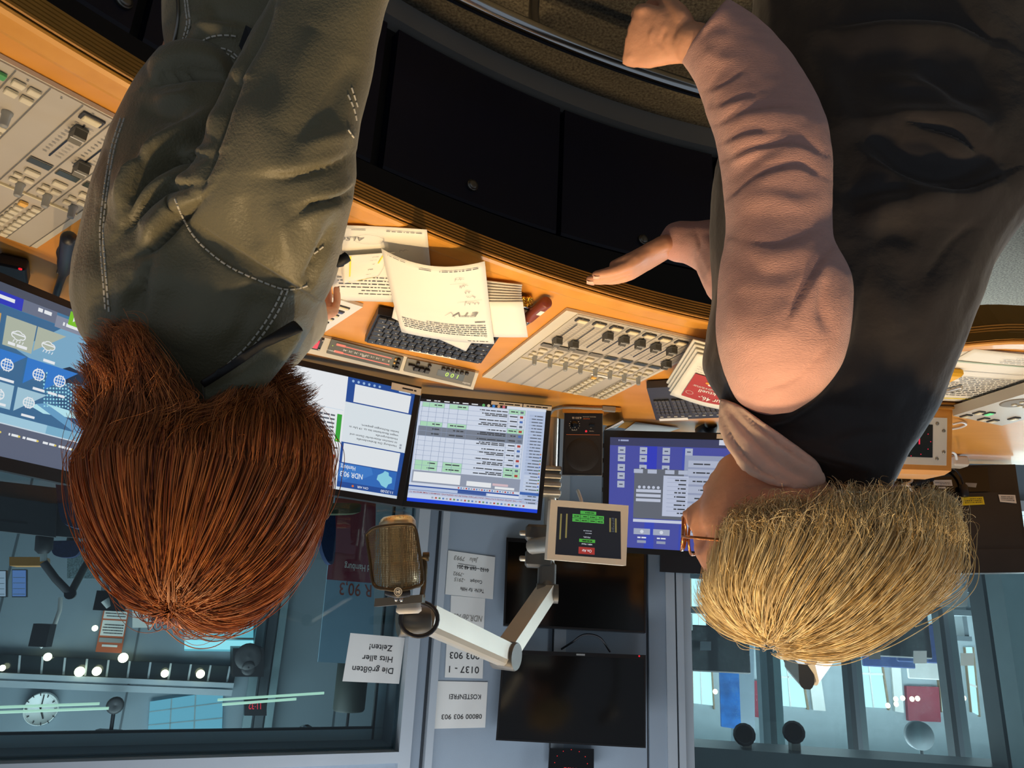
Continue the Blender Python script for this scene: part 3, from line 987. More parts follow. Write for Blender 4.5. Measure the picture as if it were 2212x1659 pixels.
for k in range(4):
    qk_ = Quad(*[p - Vector((0, 0, .0075 * k)) + Vector((.004 * k, -.006 * k, 0)) for p in qN.c])
    if k == 0:
        sheet('newspaper', 'folded newspaper with a red advert, topmost on the grey keyboard', 'newspaper', qk_, lambda u, v: .006 * math.sin(u * 4) + .01 * (1 - u) * v, art_news, None, M_news, t=.003)
    else:
        sheet('newspaper', 'folded newspaper lying under the one with the red advert', 'newspaper', qk_, lambda u, v: .006 * math.sin(u * 4) + .01 * (1 - u) * v, None, 'newspapers under the top one', M_news, t=.003, n=8)
sheet('note_paper', 'small white paper poking out under the newspapers by the console', 'paper', Quad(*[on_z(*p, .7055) for p in ((1560, 800), (1472, 789), (1508, 765), (1570, 775))]), None, None, n=3)
sheet('blank_sheet', 'blank white sheet on the desk right behind the grey keyboard', 'paper', Quad(*[on_z(*p, .7055) for p in ((1440, 935), (1345, 933), (1373, 912), (1470, 925))]), None, None, n=3)
# mouse behind the keyboard
p0 = on_z(1525, 925, .70)
ms_ = thing('computer_mouse', 'black mouse behind the grey keyboard', 'mouse', p0)
m = MB(); V = []
for j in range(9):
    t = j / 8; zz = .034 * math.sin(PI * (.08 + .84 * t)) ** .7
    for i in range(17):
        a_ = PI * i / 16; wv = .030 * math.sin(PI * (.12 + .76 * t)) ** .5
        V.append(p0 + Vector((-wv * math.cos(a_), .05 - .10 * t, zz * math.sin(a_) ** .7)))
m.add(V, [[j * 17 + i, j * 17 + i + 1, (j + 1) * 17 + i + 1, (j + 1) * 17 + i] for j in range(8) for i in range(16)], 0, True)
m.build('shell', M_black, ms_)
m = MB(); m.lathe([(.001, -.004), (.009, -.004), (.009, .004), (.001, .004)], p0 + Vector((0, .03, .03)), (1, 0, 0), 14); m.build('scroll_wheel', M_dkgrey, ms_)

# ------------------------------------------------------------------ screens
M_bezel = mat('black_bezel', '101012', 0.35, var=.08, scale=20)


def g(h, s=1.0):
    return glow('lit_' + h + ('' if s == 1 else '_%d' % int(s * 100)), h, s * .60)


W_, LB, BLU, DB, GRN, LGR, GRY, DGR, TXT = (g('f4f8fc'), g('cfe3f4'), g('1f4f9e'), g('1a3fe0'), g('3fae3f'), g('b5e6c4'), g('a3abb8'), g('5c6470'), g('3a4048'))


def monitor(name, label, scr, outer, thick=.045, brand=None, cat='monitor', M=None):
    root = thing(name, label, cat, outer.pt(.5, 1, -thick))
    m = MB(); outer.slab(m, thick, 0, -.004)
    c = outer.c; s_ = scr.c               # frame raised a little round the picture
    M_ = M or M_bezel
    for i in range(4):
        j = (i + 1) % 4
        a_, b_, d_, e_ = c[i], c[j], outer.n * -((s_[j] - c[j]).dot(outer.n)) + s_[j], outer.n * -((s_[i] - c[i]).dot(outer.n)) + s_[i]
        m.prism([a_, b_, d_, e_], outer.n * -.0045, 0)
    m.build('housing', M_, root)
    q = Quad(*[p - outer.n * ((p - c[0]).dot(outer.n) + .0035) for p in s_])
    return root, q


def words(a, u0, u1, v, h, M, seed):
    textlines(a, u0, u1, v, 1, 1, h, M, seed, .006)


# --- left of the two small screens, turned towards the presenter's place
o = on_z(900, 838, .735); n1 = yawn(-26, 4)
sq = pxquad(((857.3, 1077.6), (555, 1029.5), (560, 770.8), (898, 845.5)), o, n1)
oq = pxquad(((868, 1093), (545, 1042), (549, 755), (911, 836)), o, n1)
mon1, q = monitor('monitor', 'flat monitor with a blue and white traffic page behind the red hair', sq, oq)
a = Art(q)
a.rect(0, 0, 1, 1, W_); a.rect(0, 0, .45, 1, BLU); a.rect(0, 0, .45, .03, g('dfe9f2'))
a.text('11:32:00', .03, .068, .026, W_); a.text('ON AIR', .22, .068, .022, W_); a.disc(.335, .058, .008, g('e8742c'))
a.rect(.03, .085, .445, .262, g('2f6fc4')); a.poly([(.20, .2), (.30, .12), (.34, .16), (.40, .10), (.445, .13), (.445, .262), (.22, .262)], g('3d80d2'))
mp = [(.09, .09), (.13, .11), (.15, .145), (.17, .16), (.165, .205), (.13, .235), (.12, .255), (.09, .245), (.085, .215), (.06, .20), (.055, .15), (.08, .13)]
a.poly(mp, g('8fd8ee'))
a.text('NDR 90,3', .27, .185, .05, W_, w=.165); a.text('Hamburg', .33, .245, .040, W_, w=.105)
a.rect(.03, .27, .432, .445, g('eef4f8')); a.rect(-.0, .455, .45, .80, g('e6f0f6')); a.rect(.022, .81, .40, .955, g('f0f5f9'))
for k, t in enumerate(('Hamburg: Die Brabandstraße', 'ist zwischen Alsterdorfer Damm und', 'Hindenburgstraße', 'wegen Bauarbeiten bis ca. 19 Uhr in', 'beiden Richtungen gesperrt.')):
    a.text(t, .065, .51 + .032 * k, .017, TXT, w=.0103 * len(t) * (1.06 if k == 0 else .95))
for k in range(2):
    a.rect(.03, .485 + .025 * k, .045, .503 + .025 * k, GRY)
for k in range(6): a.disc(.24 + .035 * k, .975, .008, g('9fc2ea'))
a.rect(.03, .968, .11, .982, g('c8dcf4'))
a.rect(.487, .03, .517, .325, g('e23a33')); a.rect(.463, .445, .495, .685, g('35ab3c'))
a.poly([(.495, .055), (.508, .045), (.508, .065)], g('f6e04a')); a.poly([(.472, .465), (.485, .455), (.485, .475)], g('f6e04a'))
for k in range(8): words(a, .535, .70, .05 + .036 * k, .014, DGR, 50 + k)
for k in range(7): words(a, .51, .68, .455 + .034 * k, .014, DGR, 60 + k)
words(a, .47, .75, .38, .014, TXT, 70)
a.rect(.46, .72, 1, .724, LB); a.rect(.46, .36, 1, .362, GRY)
a.build('screen_picture', mon1)
a = Art(oq, -.0030); a.text('NEC', .035, .028, .018, M_legend, w=.045); a.build('brand_lettering', mon1)
a = Art(oq, .0012); a.rect(.0, .935, .19, .985, M_paper); words(a, .03, .16, .955, .012, M_ink, 71); a.build('paper_label', mon1)

# --- second small screen, straight on
o = on_z(1190, 879, .735); n2 = yawn(-9, 5)
sq = pxquad(((1160.5, 1108.5), (878.5, 1082), (908, 860.5), (1180, 884.5)), o, n2)
oq = pxquad(((1168, 1124), (868, 1093), (911, 850), (1192, 876)), o, n2)
mon2, q = monitor('monitor', 'flat monitor showing a pale blue programme schedule table', sq, oq)
BG = g('c3d2ee')
a = Art(q)
a.rect(0, 0, 1, 1, BG); a.rect(0, 0, 1, .034, g('1a49e8')); a.rect(0, .034, 1, .075, g('d8e2f6'))
for k in range(26): a.rect(.10 + .028 * k, .046, .115 + .028 * k, .062, (g('c05a4a'), GRY, g('5a86c8'), g('6a9a6a'))[k % 4])
a.text('RESIDENT OF DEN + THE UNITED STATES IS PUTTING UNACCEPTABLE PRESSURE ON GREENLAND, DENMARK\'S PRIME MINISTER TO', 0.005, .100, .015, g('a23c3c'), w=.985)
a.rect(0, .11, 1, .114, g('4a68a8')); a.rect(.40, .116, .62, .142, g('4060a8')); a.rect(.15, .116, .39, .140, g('e4ecfa'))
a.rect(.15, .142, 1, .155, g('2f55a8')); a.rect(.15, .155, 1, .18, g('dde6f6'))
for k in range(22): a.rect(.19 + .02 * k, .160, .202 + .02 * k, .174, (g('c24a4a'), GRY, g('5a86c8'))[k % 3])
a.rect(.15, .18, .985, .30, g('98a2b6')); a.rect(.19, .19, .34, .212, W_); a.rect(.24, .218, .36, .24, g('e0c4cc')); a.rect(.37, .195, .56, .24, W_)
a.rect(.61, .195, .975, .285, W_)
a.rect(.15, .30, .99, .975, g('dbe5f6'))
# side list
for k in range(28):
    a.rect(.008, .075 + .031 * k, .125, .098 + .031 * k, g('b4c4e2') if k > 8 or k < 3 else g('cddaf0')); words(a, .02, .105, .082 + .031 * k, .009, DGR, 100 + k)
    if 3 <= k <= 15: a.disc(.012, .09 + .031 * k, .006, (g('d0762e'), g('3a8a3a'), g('3a62d0'))[k % 3], 8)
a.rect(.0, .158, .145, .185, g('3f6ab8'))
rows_ = [('g', 'T+ Hamburg sucht die Klischee'), ('g', 'Wochenende heute Schatten'), ('', 'Word 0:30'), ('', 'Vorgabe News & Intern'), ('', 'News'), ('', 'Mitt'), ('', 'Trailerposition'), ('d', 'Live Schaltung'), ('d', ''), ('g', 'Mind 100 R Tonhast'), ('', 'Mittel 3'), ('', 'Wetter / Verkehr'), ('', 'Trailerposition'), ('g', 'Musik')]
v = .305; hh = .0475
for k, (c_, t_) in enumerate(rows_):
    v0 = v + hh * k
    if c_ == 'd': a.rect(.16, v0, .985, v0 + hh, g('7d8797'))
    if c_ == 'g':
        a.rect(.16, v0, .29, v0 + hh - .003, LGR); a.rect(.61, v0, .76, v0 + hh - .003, LGR); a.rect(.80, v0, .975, v0 + hh - .003, LGR)
    a.rect(.16, v0 + hh - .003, .985, v0 + hh, g('9aaac8'))
    a.rect(.175, v0 + .012, .20, v0 + .034, (g('b8473f'), g('6a7486'), g('4f77c0'))[k % 3])
    words(a, .22, .28, v0 + .018, .011, TXT, 200 + k); words(a, .30, .52, v0 + .012, .010, TXT, 230 + k)
    if k % 2 == 0: words(a, .30, .50, v0 + .028, .010, TXT, 260 + k)
    if c_: words(a, .63, .74, v0 + .018, .011, TXT, 290 + k); words(a, .82, .88, v0 + .018, .011, TXT, 320 + k)
for uu in (.16, .215, .29, .61, .69, .76, .80, .86, .92, .975):
    a.rect(uu, .30, uu + .0025, .97, g('8c9cba'))
a.rect(.0, .972, .31, 1, g('dfe8f6')); a.rect(.31, .972, 1, 1, g('15181f'))
for k, c_ in enumerate(('d26a7a', 'd8a070', '2f86d8', 'd8d0b8', '59b36a')): a.disc(.335 + .04 * k, .986, .012, g(c_), 10)
for k in range(6): words(a, .54 + .075 * k, .59 + .075 * k, .982, .010, W_, 350 + k)
a.build('screen_picture', mon2)
a = Art(oq, -.0030); a.text('NEC', .03, .032, .020, M_legend, w=.05); a.text('MultiSync 20', .80, .03, .014, M_legend, w=.12); a.build('brand_lettering', mon2)
a = Art(oq, .0012); a.rect(.0, .95, .215, .99, M_paper); a.rect(.222, .95, .46, .99, M_paper); words(a, .03, .19, .967, .012, M_ink, 81); words(a, .24, .44, .967, .012, M_ink, 82); a.build('paper_label', mon2)

# --- third screen, blue desktop, half hidden by the person in the vest
o = on_z(1310, 930, .74); n3 = yawn(3, 5)
sq = pxquad(((1640, 1199), (1313, 1180), (1318, 944), (1660, 953)), o, n3)
oq = pxquad(((1655, 1214), (1300, 1191), (1305, 929), (1675, 938)), o, n3)
mon3, q = monitor('monitor', 'wide monitor with a violet blue desktop and grey call window', sq, oq)
a = Art(q)


def U3(u): return (u * 267 + 60) / 327.0          # columns measured on the visible part


a.rect(0, 0, 1, 1, g('4a52a8')); a.rect(U3(.62), .0, U3(.70), 1, g('3a4cc0')); a.rect(U3(.36), 0, U3(.42), 1, g('3f4eb8')); a.rect(U3(.62), .72, U3(.72), 1, g('3340c4')); a.rect(0, .93, 1, 1, g('3c4266'))
for i, uu in enumerate((.903, .728, .547, .37)):
    for j, vv in enumerate((.89, .82, .735, .66, .584)):
        if i and j > 2: continue
        a.rect(U3(uu) - .024, vv - .030, U3(uu) + .024, vv + .030, g('b4bdd2')); a.rect(U3(uu) - .012, vv - .006, U3(uu) + .012, vv + .004, g('4a5270'))
a.rect(U3(.345), .28, U3(.795), .73, g('666c78')); a.rect(U3(.10), .12, U3(.40), .86, g('9aa4c0'))
for k in range(9): a.rect(U3(.12), .15 + .076 * k, U3(.37), .15 + .076 * k + .058, g('b6bfd6')); words(a, U3(.2), U3(.33), .172 + .076 * k, .012, TXT, 400 + k)
for uu in (.764, .653, .513, .408): a.rect(U3(uu) - .03, .69, U3(uu) + .03, .725, g('b9c2d8'))
a.rect(U3(.362), .31, U3(.561), .675, g('c3cce4'))
for k in range(9): words(a, U3(.38), U3(.47), .335 + .037 * k, .012, TXT, 420 + k); a.rect(U3(.37), .357 + .037 * k, U3(.53), .360 + .037 * k, g('98a2be'))
for k in range(3): a.rect(U3(.577), .435 + .042 * k, U3(.777), .462 + .042 * k, g('c6cee2'))
for k in range(5): a.disc(U3(.60 + .038 * k), .565, .010, g('c8d0e4'), 10)
a.rect(U3(.345), .245, U3(.795), .272, g('cfd6ea'))
for uu in (.72, .56): a.rect(U3(uu) - .055, .13, U3(uu) + .055, .185, g('aab3ca')); a.rect(U3(uu) - .03, .05, U3(uu) + .03, .075, g('9aa3bc')); a.disc(U3(uu), .157, .012, g('dfe6f4'), 12); words(a, U3(uu) - .03, U3(uu) + .03, .095, .012, W_, 440)
a.rect(.12, .955, .30, 1, g('d6dced')); words(a, U3(.85), U3(.97), .968, .013, g('a8b2d8'), 441)
a.build('screen_picture', mon3)
for k in range(4):
    m = MB(); c_ = oq.pt(1.0, .52 + .12 * k, -.012); m.box(c_, .004, .008, .012); m.build('side_button', M_dkgrey, mon3)
a = Art(oq, .0012); a.rect(.15, .955, .33, .99, M_paper); a.build('paper_label', mon3)

# --- large touch screen on the right wing
o = on_z(177, 655, .765); nb = yawn(-57, 6)
sq = pxquad(((219, 1034), (-260, 928), (-260, 507), (325, 735)), o, nb)
oq = pxquad(((216, 1061), (-280, 955), (-280, 470), (345, 733)), o, nb)
big, q = monitor('touch_screen', 'large touch screen with coloured news tiles behind the red hair', sq, oq, .05)
a = Art(q)
a.rect(0, 0, 1, 1, g('4a7fa8')); a.rect(0, 0, 1, .235, g('5f687e')); a.rect(0, 0, .13, .09, g('b5473f')); a.text('OnAir', .02, .065, .045, W_, w=.085)
a.rect(.0, .10, .10, .14, g('6f7a8c')); a.rect(.0, .232, 1, .240, g('d6e6f2'))
for k in range(9): words(a, .02 + .085 * k, .085 + .085 * k, .165, .017, W_, 500 + k); a.disc(.016 + .085 * k, .173, .006, g('e8d26a'), 8)
a.rect(.0, .24, 1, .30, g('a8d4ea')); a.poly([(0, .24), (.33, .24), (.33, .30), (.1, .36), (0, .33)], g('7fb8d6'))
a.rect(0, .30, 1, .9, g('3d6f9a')); a.poly([(.08, .86), (.36, .90), (.52, .7), (.34, .62), (.14, .7)], g('7fb2d2')); a.poly([(0, .4), (.2, .34), (.34, .5), (.1, .62)], g('2c5680'))
a.poly([(.02, .43), (.36, .37), (.43, .40), (.36, .44)], g('bdf0fb')); a.poly([(.10, .30), (.20, .30), (.40, .42), (.36, .44)], g('6aa6d0'))
for r in range(10):
    for c_ in range(14):
        u_ = .19 + .013 * c_ + .004 * r; v_ = .45 + .022 * r - .010 * abs(c_ - 6) * .5
        a.rect(u_, v_, u_ + .007, v_ + .011, g('9fe3f4'))
a.poly([(.2, .68), (.3, .70), (.38, .63), (.30, .60), (.22, .62)], g('18304a'))


def tile(u0, v0, c_, ic, full=True):
    u1, v1 = u0 + .115, v0 + .155
    if full: a.rect(u0, v0, u1, v1, c_)
    else: a.poly([(u0, v1), (u1, v1), (u1, v0 + .02)] if ic == 's' else [(u0 - .01, v1), (u1, v1), (u1, v0)], c_)
    uc, vc = (u0 + u1) / 2, (v0 + v1) / 2
    if ic == 'g':
        a.disc(uc, vc, .026, W_, 18); a.disc(uc, vc, .021, c_, 18)
        for d_ in (-.010, 0, .010): a.line([(uc + d_, vc - .037), (uc + d_, vc + .037)], .003, W_)
        for d_ in (-.018, 0, .018): a.line([(uc - .022, vc + d_), (uc + .022, vc + d_)], .003, W_)
    else:
        for x_, r_ in ((-.012, .014), (.004, .02), (.018, .013)): a.disc(uc + x_, vc - .005, r_, W_, 12)
        for x_, r_ in ((-.012, .010), (.004, .016), (.018, .009)): a.disc(uc + x_, vc - .005, r_, c_, 12)
        a.rect(uc - .025, vc - .003, uc + .03, vc + .004, W_)
        for k in range(4): a.line([(uc - .02 + .012 * k, vc - .03), (uc - .016 + .012 * k, vc - .045)], .003, W_)
    words(a, u0 + .02, u1 - .02, v0 - .018 if not full else v0 + .012, .016, W_, int(u0 * 900 + v0 * 90))


BT, BT2, PT, GT, OT = g('8fc4de'), g('2f7fd6'), g('a8cfe2'), g('b6bfae'), g('d4a860')
tile(.375, .335, PT, 'g', False); tile(.505, .335, PT, 'g'); tile(.64, .335, PT, 'g')
tile(.36, .52, BT2, 'g', False); tile(.49, .52, BT2, 'g', False); tile(.625, .52, BT2, 'g'); tile(.27, .52, BT2, 'g', False)
tile(.345, .70, GT, 's', False); tile(.465, .70, GT, 's'); tile(.60, .70, OT, 's'); tile(.74, .70, OT, 's')
a.rect(.24, .885, .40, .945, g('8a93a8')); a.rect(.40, .90, .53, .96, g('6d7890')); a.rect(.53, .90, .72, .965, g('2a3bc4')); a.rect(.72, .9, 1, .96, g('6d7890'))
words(a, .27, .37, .905, .018, W_, 520); words(a, .42, .50, .93, .018, W_, 521); words(a, .56, .68, .925, .018, W_, 522)
a.rect(0, .96, 1, 1, g('4b5568')); a.rect(.30, .92, .352, .99, g('7ecb2f')); a.poly([(.335, .94), (.335, .972), (.320, .956)], W_)
a.build('screen_picture', big)
m = MB(); t0, t1 = oq.pxpt(-70, 760, -.05), oq.pxpt(-70, 600, -.11); m.tube([t0, t1, Vector((t1.x, t1.y, .706))], .022, 10); m.build('stand', M_black, big)

# ------------------------------------------------------------------ small loudspeaker on its wooden block
o = on_z(1219.9, 893.4, .724); n4 = yawn(6, 10)
fq = pxquad(((1300, 1026.5), (1214.7, 1025.4), (1219.9, 893.4), (1301, 894.4)), o, n4)
sp = thing('loudspeaker', 'small black loudspeaker with an orange stripe on a wooden block between two monitors', 'loudspeaker', Vector((o.x, o.y, .70)))
m = MB(); fq.slab(m, .006, 0); fq.sub(-.015, -.008, 1.015, 1.008, -.006).slab(m, .10, 1); m.build('cabinet', [M_black, M_grey], sp)
a = Art(fq)
a.rect(.06, .642, .94, .650, g('c8622e', .6)); a.text('6301B', .55, .945, .034, M_paper, w=.25); a.text('FOSTEX', .33, .925, .018, mat('orange_print2', 'd0702c', .6, var=.05), w=.18); a.text('PERSONAL MONITOR', .17, .955, .012, M_paper, w=.35)
a.text('VOLUME', .66, .725, .014, M_paper, w=.14); a.text('POWER', .22, .715, .014, M_paper, w=.12); a.text('OFF', .27, .765, .012, M_paper); a.disc(.42, .705, .03, g('ff3040'), 10)
for k in range(11):
    t = math.radians(-130 + 26 * k); a.disc(.73 + .135 * math.sin(t), .81 - .135 * .62 * math.cos(t), .010, M_paper, 8)
a.build('front_lettering', sp)
m = MB(); m.lathe([(.0105, 0), (.0105, .008), (.009, .010), (.001, .010)], fq.pt(.73, .81), fq.n, 18); m.build('volume_knob', M_blackgloss, sp)
m = MB(); obox(m, fq, .27, .81, .016, .007, .005); m.build('power_switch', M_blackgloss, sp)
gq = fq.sub(.03, .02, .97, .63, .0012)
M_grille = mat('speaker_grille', '26221f', .6, var=.3, scale=600)
m = MB(); gq.slab(m, .0012); cs = gq.pt(.5, .5)
m.lathe([(.046, 0), (.044, .0015), (.030, .0022), (.001, .0026)], cs, fq.n, 28)
m.build('grille', M_grille, sp)
bk_ = thing('wooden_block', 'wooden block under the small black loudspeaker', 'block', Vector((o.x, o.y + .04, .701)))
bb = [fq.pt(-.04, 1.012, .004), fq.pt(1.06, 1.012, .004), fq.pt(1.06, 1.025, -.115), fq.pt(-.04, 1.025, -.115)]
m = MB(); lo_ = [Vector((p.x, p.y, .701)) for p in bb]; m.add(bb + lo_, [[0, 1, 2, 3], [7, 6, 5, 4], [0, 4, 5, 1], [1, 5, 6, 2], [2, 6, 7, 3], [3, 7, 4, 0]]); m.build('block_body', M_wood, bk_)
# grey plug and cable lying before it
pl = thing('cable_plug', 'grey network plug on its cable before the small loudspeaker', 'plug', on_z(1320, 884, .701))
m = MB(); c0, c1 = on_z(1301, 883, .709), on_z(1329, 885, .709)
m.prism([c0 + Vector((0, -.008, .006)), c0 + Vector((0, .008, .006)), c0 + Vector((0, .008, -.006)), c0 + Vector((0, -.008, -.006))], c1 - c0); m.build('plug_body', M_grey, pl)
c2 = on_z(1341, 886, .709); m = MB(); m.prism([c1 + Vector((0, -.006, .005)), c1 + Vector((0, .006, .005)), c1 + Vector((0, .006, -.005)), c1 + Vector((0, -.006, -.005))], c2 - c1); m.build('plug_tip', mat('amber_plug', 'c08a3c', .3, var=.1), pl)
m = MB(); m.tube(bez([c0, on_z(1270, 882, .709), on_z(1225, 880, .708), on_z(1198, 884, .706), on_z(1188, 895, .712)]), .004, 8); m.build('cable', M_grey, pl)
ph = thing('phone_handset', 'white rimmed dark handset standing behind the small loudspeaker', 'telephone', on_z(1326, 918, .702))
hq = [on_z(1311, 920, .73), on_z(1311, 926, .75), on_z(1345, 908, .745), on_z(1349, 912, .71), on_z(1335, 922, .705)]
m = MB(); m.prism(hq, Vector((.004, .02, .0))); m.build('body', M_white, ph)
m = MB(); m.prism([p + Vector((0, -.003, 0)) - (p - hq[0]) * .12 for p in hq], Vector((.0, .002, .0))); m.build('dark_face', M_blackgloss, ph)

# ------------------------------------------------------------------ pole, small display, arms and microphone
M_alu = mat('pale_aluminium', 'c6c1b4', .38, metal=.55, var=.04)
M_alud = mat('dark_cast_joint', '5d5c58', .45, metal=.4, var=.06)
YP = 2.10
pole = thing('equipment_pole', 'silver pole with dark clamps between the two screens, carrying the small display and microphone arm', 'pole', Vector((P(1185, 1000, YP).x, YP, .701)))
m = MB(); pt_ = P(1183, 1255, YP); pb_ = Vector((pt_.x - .0, YP, .701)); m.tube([pb_, pt_], .017, 16); m.build('pole_tube', M_alu, pole)
m = MB(); c = P(1190, 1040, YP - .02)
for dz in (.035, .012, -.012, -.035): m.box(c + Vector((0, 0, dz)), .058, .045, .014, None, 0, .003)
m.box(c + Vector((0, .015, 0)), .05, .03, .09); m.build('slotted_bracket', M_alu, pole)
for yy, hh_ in ((1152, .045), (1207, .050)):
    m = MB(); c = P(1163, yy, YP); m.box(c, .075, .055, hh_, None, 0, .008); m.build('clamp', M_alud, pole)
    m = MB(); m.lathe([(.008, 0), (.008, .02), (.005, .024), (.001, .024)], P(1140, yy, YP - .0), (1, 0, 0), 10); m.build('clamp_screw', M_alu, pole)
m = MB(); a_, b_ = P(1150, 1180, YP - .03), P(1200, 1174, YP - .12); m.tube([a_, b_], .022, 14); m.build('display_arm', M_alu, pole)
m = MB(); m.box(P(1181, 1242, YP), .050, .050, .075, None, 0, .010); m.build('pole_head', M_alud, pole)

o = P(1270, 1148, 1.90); n5 = yawn(-8, 2)
sq = pxquad(((1342, 1208), (1199, 1197.5), (1204.5, 1094), (1341, 1104.5)), o, n5)
oq = pxquad(((1352.5, 1222), (1181.5, 1208), (1190, 1079), (1358, 1092)), o, n5)
tab, q = monitor('small_display', 'small white framed display with a red On Air field on the pole', sq, oq, .03, None, 'display', mat('cream_display_frame', 'f2ecdc', .45, var=.03))
a = Art(q); KB = g('171a22')
a.rect(0, 0, 1, 1, KB); a.rect(.40, .05, .645, .19, g('a8352e')); a.text('On Air', .445, .145, .055, W_, w=.15)
a.rect(.395, .29, .64, .355, g('4fae3f')); words(a, .44, .6, .305, .03, g('1c3a1a'), 600); a.text('NDR 1 Hawai', .44, .265, .03, W_, w=.16)
a.text('PEGEL', .47, .41, .03, g('c8ccd4'), w=.11); words(a, .45, .58, .47, .018, g('9aa0aa'), 601); words(a, .45, .58, .52, .018, g('9aa0aa'), 602)
for r in range(2):
    for c_ in range(4): a.rect(.262 + .125 * c_, .705 + .085 * r, .382 + .125 * c_, .782 + .085 * r, g('4fae4a')); words(a, .28 + .125 * c_, .36 + .125 * c_, .73 + .085 * r, .02, g('1c3a1a'), 610 + c_ + 4 * r)
a.rect(.385, .88, .635, .95, g('4fae4a')); words(a, .42, .60, .905, .02, g('1c3a1a'), 620)
YL = g('8a7f4a')
for u_, v0, v1 in ((.935, .31, .85), (.845, .35, .86), (.165, .54, .84), (.075, .54, .84)): a.rect(u_ - .012, v0, u_ + .012, v1, YL)
for k in range(9): words(a, .10, .14, .55 + .035 * k, .012, g('6a7078'), 630 + k)
a.build('screen_picture', tab)
m = MB(); m.tube(bez([P(1249, 1105, 1.96), P(1256, 1085, 2.0), P(1252, 1070, 2.02), P(1248, 1060, 2.06)]), .005, 8); m.build('cable', M_white, tab)


def beam(mb, p, q_, w, h, mi=0):       # a straight rectangular bar with rounded upper edges
    t = (q_ - p).normalized(); s_ = t.cross(Vector((0, 0, 1))).normalized(); u_ = s_.cross(t)
    pr = [(-w / 2, -h / 2), (w / 2, -h / 2), (w / 2, h * .25), (w * .36, h * .42), (w * .2, h / 2), (-w * .2, h / 2), (-w * .36, h * .42), (-w / 2, h * .25)]
    return mb.prism([p + s_ * x + u_ * y for x, y in pr], q_ - p, mi)


arm = thing('microphone_arm', 'pale two-section boom arm reaching from the pole to the studio microphone', 'boom arm', P(1183, 1262, YP))
pA, pB, pC = P(1182, 1282, YP - .02), P(1092, 1416, 1.86), P(917, 1336, 1.50)
m = MB(); m.tube([P(1181, 1258, YP), pA], .024, 14); m.lathe([(.026, -.03), (.026, .03)], pA, (1, 0, 0), 18); m.build('swivel', M_alud, arm)
m = MB(); beam(m, pA, pB, .048, .052); m.build('lower_section', M_alu, arm)
m = MB(); beam(m, pB, pC, .046, .052); m.build('upper_section', M_alu, arm)
m = MB(); ax = (pB - pA).cross(pC - pB).normalized(); m.lathe([(.031, -.030), (.033, -.027), (.033, .027), (.031, .030)], pB, ax, 20); m.build('elbow_joint', M_alud, arm)
m = MB(); pd = P(893, 1341, 1.47); ax = Vector((1, -.35, .12)).normalized()
m.lathe([(.026, -.030), (.028, -.028), (.028, .028), (.026, .030)], pd, ax, 20); m.build('end_joint', M_alud, arm)
m = MB(); m.tube([pd + Vector((.055 * math.cos(t), .0 - .02 * math.cos(t), .050 * math.sin(t))) * .62 + Vector((-.014, -.03, -.004)) for t in (2 * PI * k / 24 for k in range(24))], .0042, 8, closed=True); m.build('cable_loop', M_black, arm)

YM = 1.42
mc, mt = P(858, 1120, YM), P(866, 1283, YM)           # lower end and upper end of the microphone
up_ = (mt - mc).normalized(); mh = (mt - mc).length
mic = thing('studio_microphone', 'champagne studio microphone with a mesh pop screen hanging from the boom arm', 'microphone', mt)
M_mic = mat('champagne_metal', 'd0c09a', .32, metal=.85, var=.05)
M_micd = mat('dark_bronze_metal', '4a4030', .4, metal=.7, var=.1)


def mesh_metal(name, col, sc_, dark):
    m_ = mat(name, col, .35, metal=.8); nt = m_.node_tree; b_ = nt.nodes['Principled BSDF']
    vo = nt.nodes.new('ShaderNodeTexVoronoi'); vo.inputs['Scale'].default_value = sc_; vo.inputs['Randomness'].default_value = .15
    tc = nt.nodes.new('ShaderNodeTexCoord'); nt.links.new(tc.outputs['Object'], vo.inputs['Vector'])
    rp = nt.nodes.new('ShaderNodeValToRGB'); rp.color_ramp.elements[0].position = .28; rp.color_ramp.elements[1].position = .42
    rp.color_ramp.elements[0].color = lin(dark); rp.color_ramp.elements[1].color = lin(col)
    nt.links.new(vo.outputs['Distance'], rp.inputs[0]); nt.links.new(rp.outputs[0], b_.inputs['Base Color'])
    return m_


M_mesh = mesh_metal('microphone_mesh', 'dcc896', 420, '2a2214')
R_ = .0345
m = MB(); m.lathe([(.001, -.003), (R_ * .80, -.003), (R_ * .93, .001), (R_ * .97, .006)], mc, up_, 32); m.build('end_grille', M_mesh, mic)
m = MB(); m.lathe([(R_ * .97, .004), (R_ * 1.03, .008), (R_ * 1.03, .020), (R_, .022)], mc, up_, 32); m.build('end_ring', M_mic, mic)
m = MB(); m.lathe([(R_, .022), (R_, mh * .60)], mc, up_, 32); m.build('body_grille', M_mesh, mic)
m = MB(); m.lathe([(R_, mh * .60), (R_ * 1.02, mh * .61), (R_ * 1.0, mh * .86), (R_ * .7, mh * .95), (R_ * .4, mh * .97)], mc, up_, 32); m.build('body', M_mic, mic)
# curved mesh pop screen in front of it
zf = lambda x, y: (500 + x * .2532, 1060 + y * .2532)
sc_pts = [(1150, 375), (1215, 320), (1330, 298), (1470, 290), (1560, 310), (1600, 500), (1630, 770), (1560, 820), (1440, 850), (1330, 840), (1215, 800), (1180, 580)]
ctr = zf(1400, 570); rim = []
for x, y in sc_pts:
    rim.append(zf(x, y))


def scr_pt(px, py):                    # bulges towards the speaker
    k = (px - ctr[0]) / 62.0
    return P(px, py, YM - .085 + .035 * k * k)


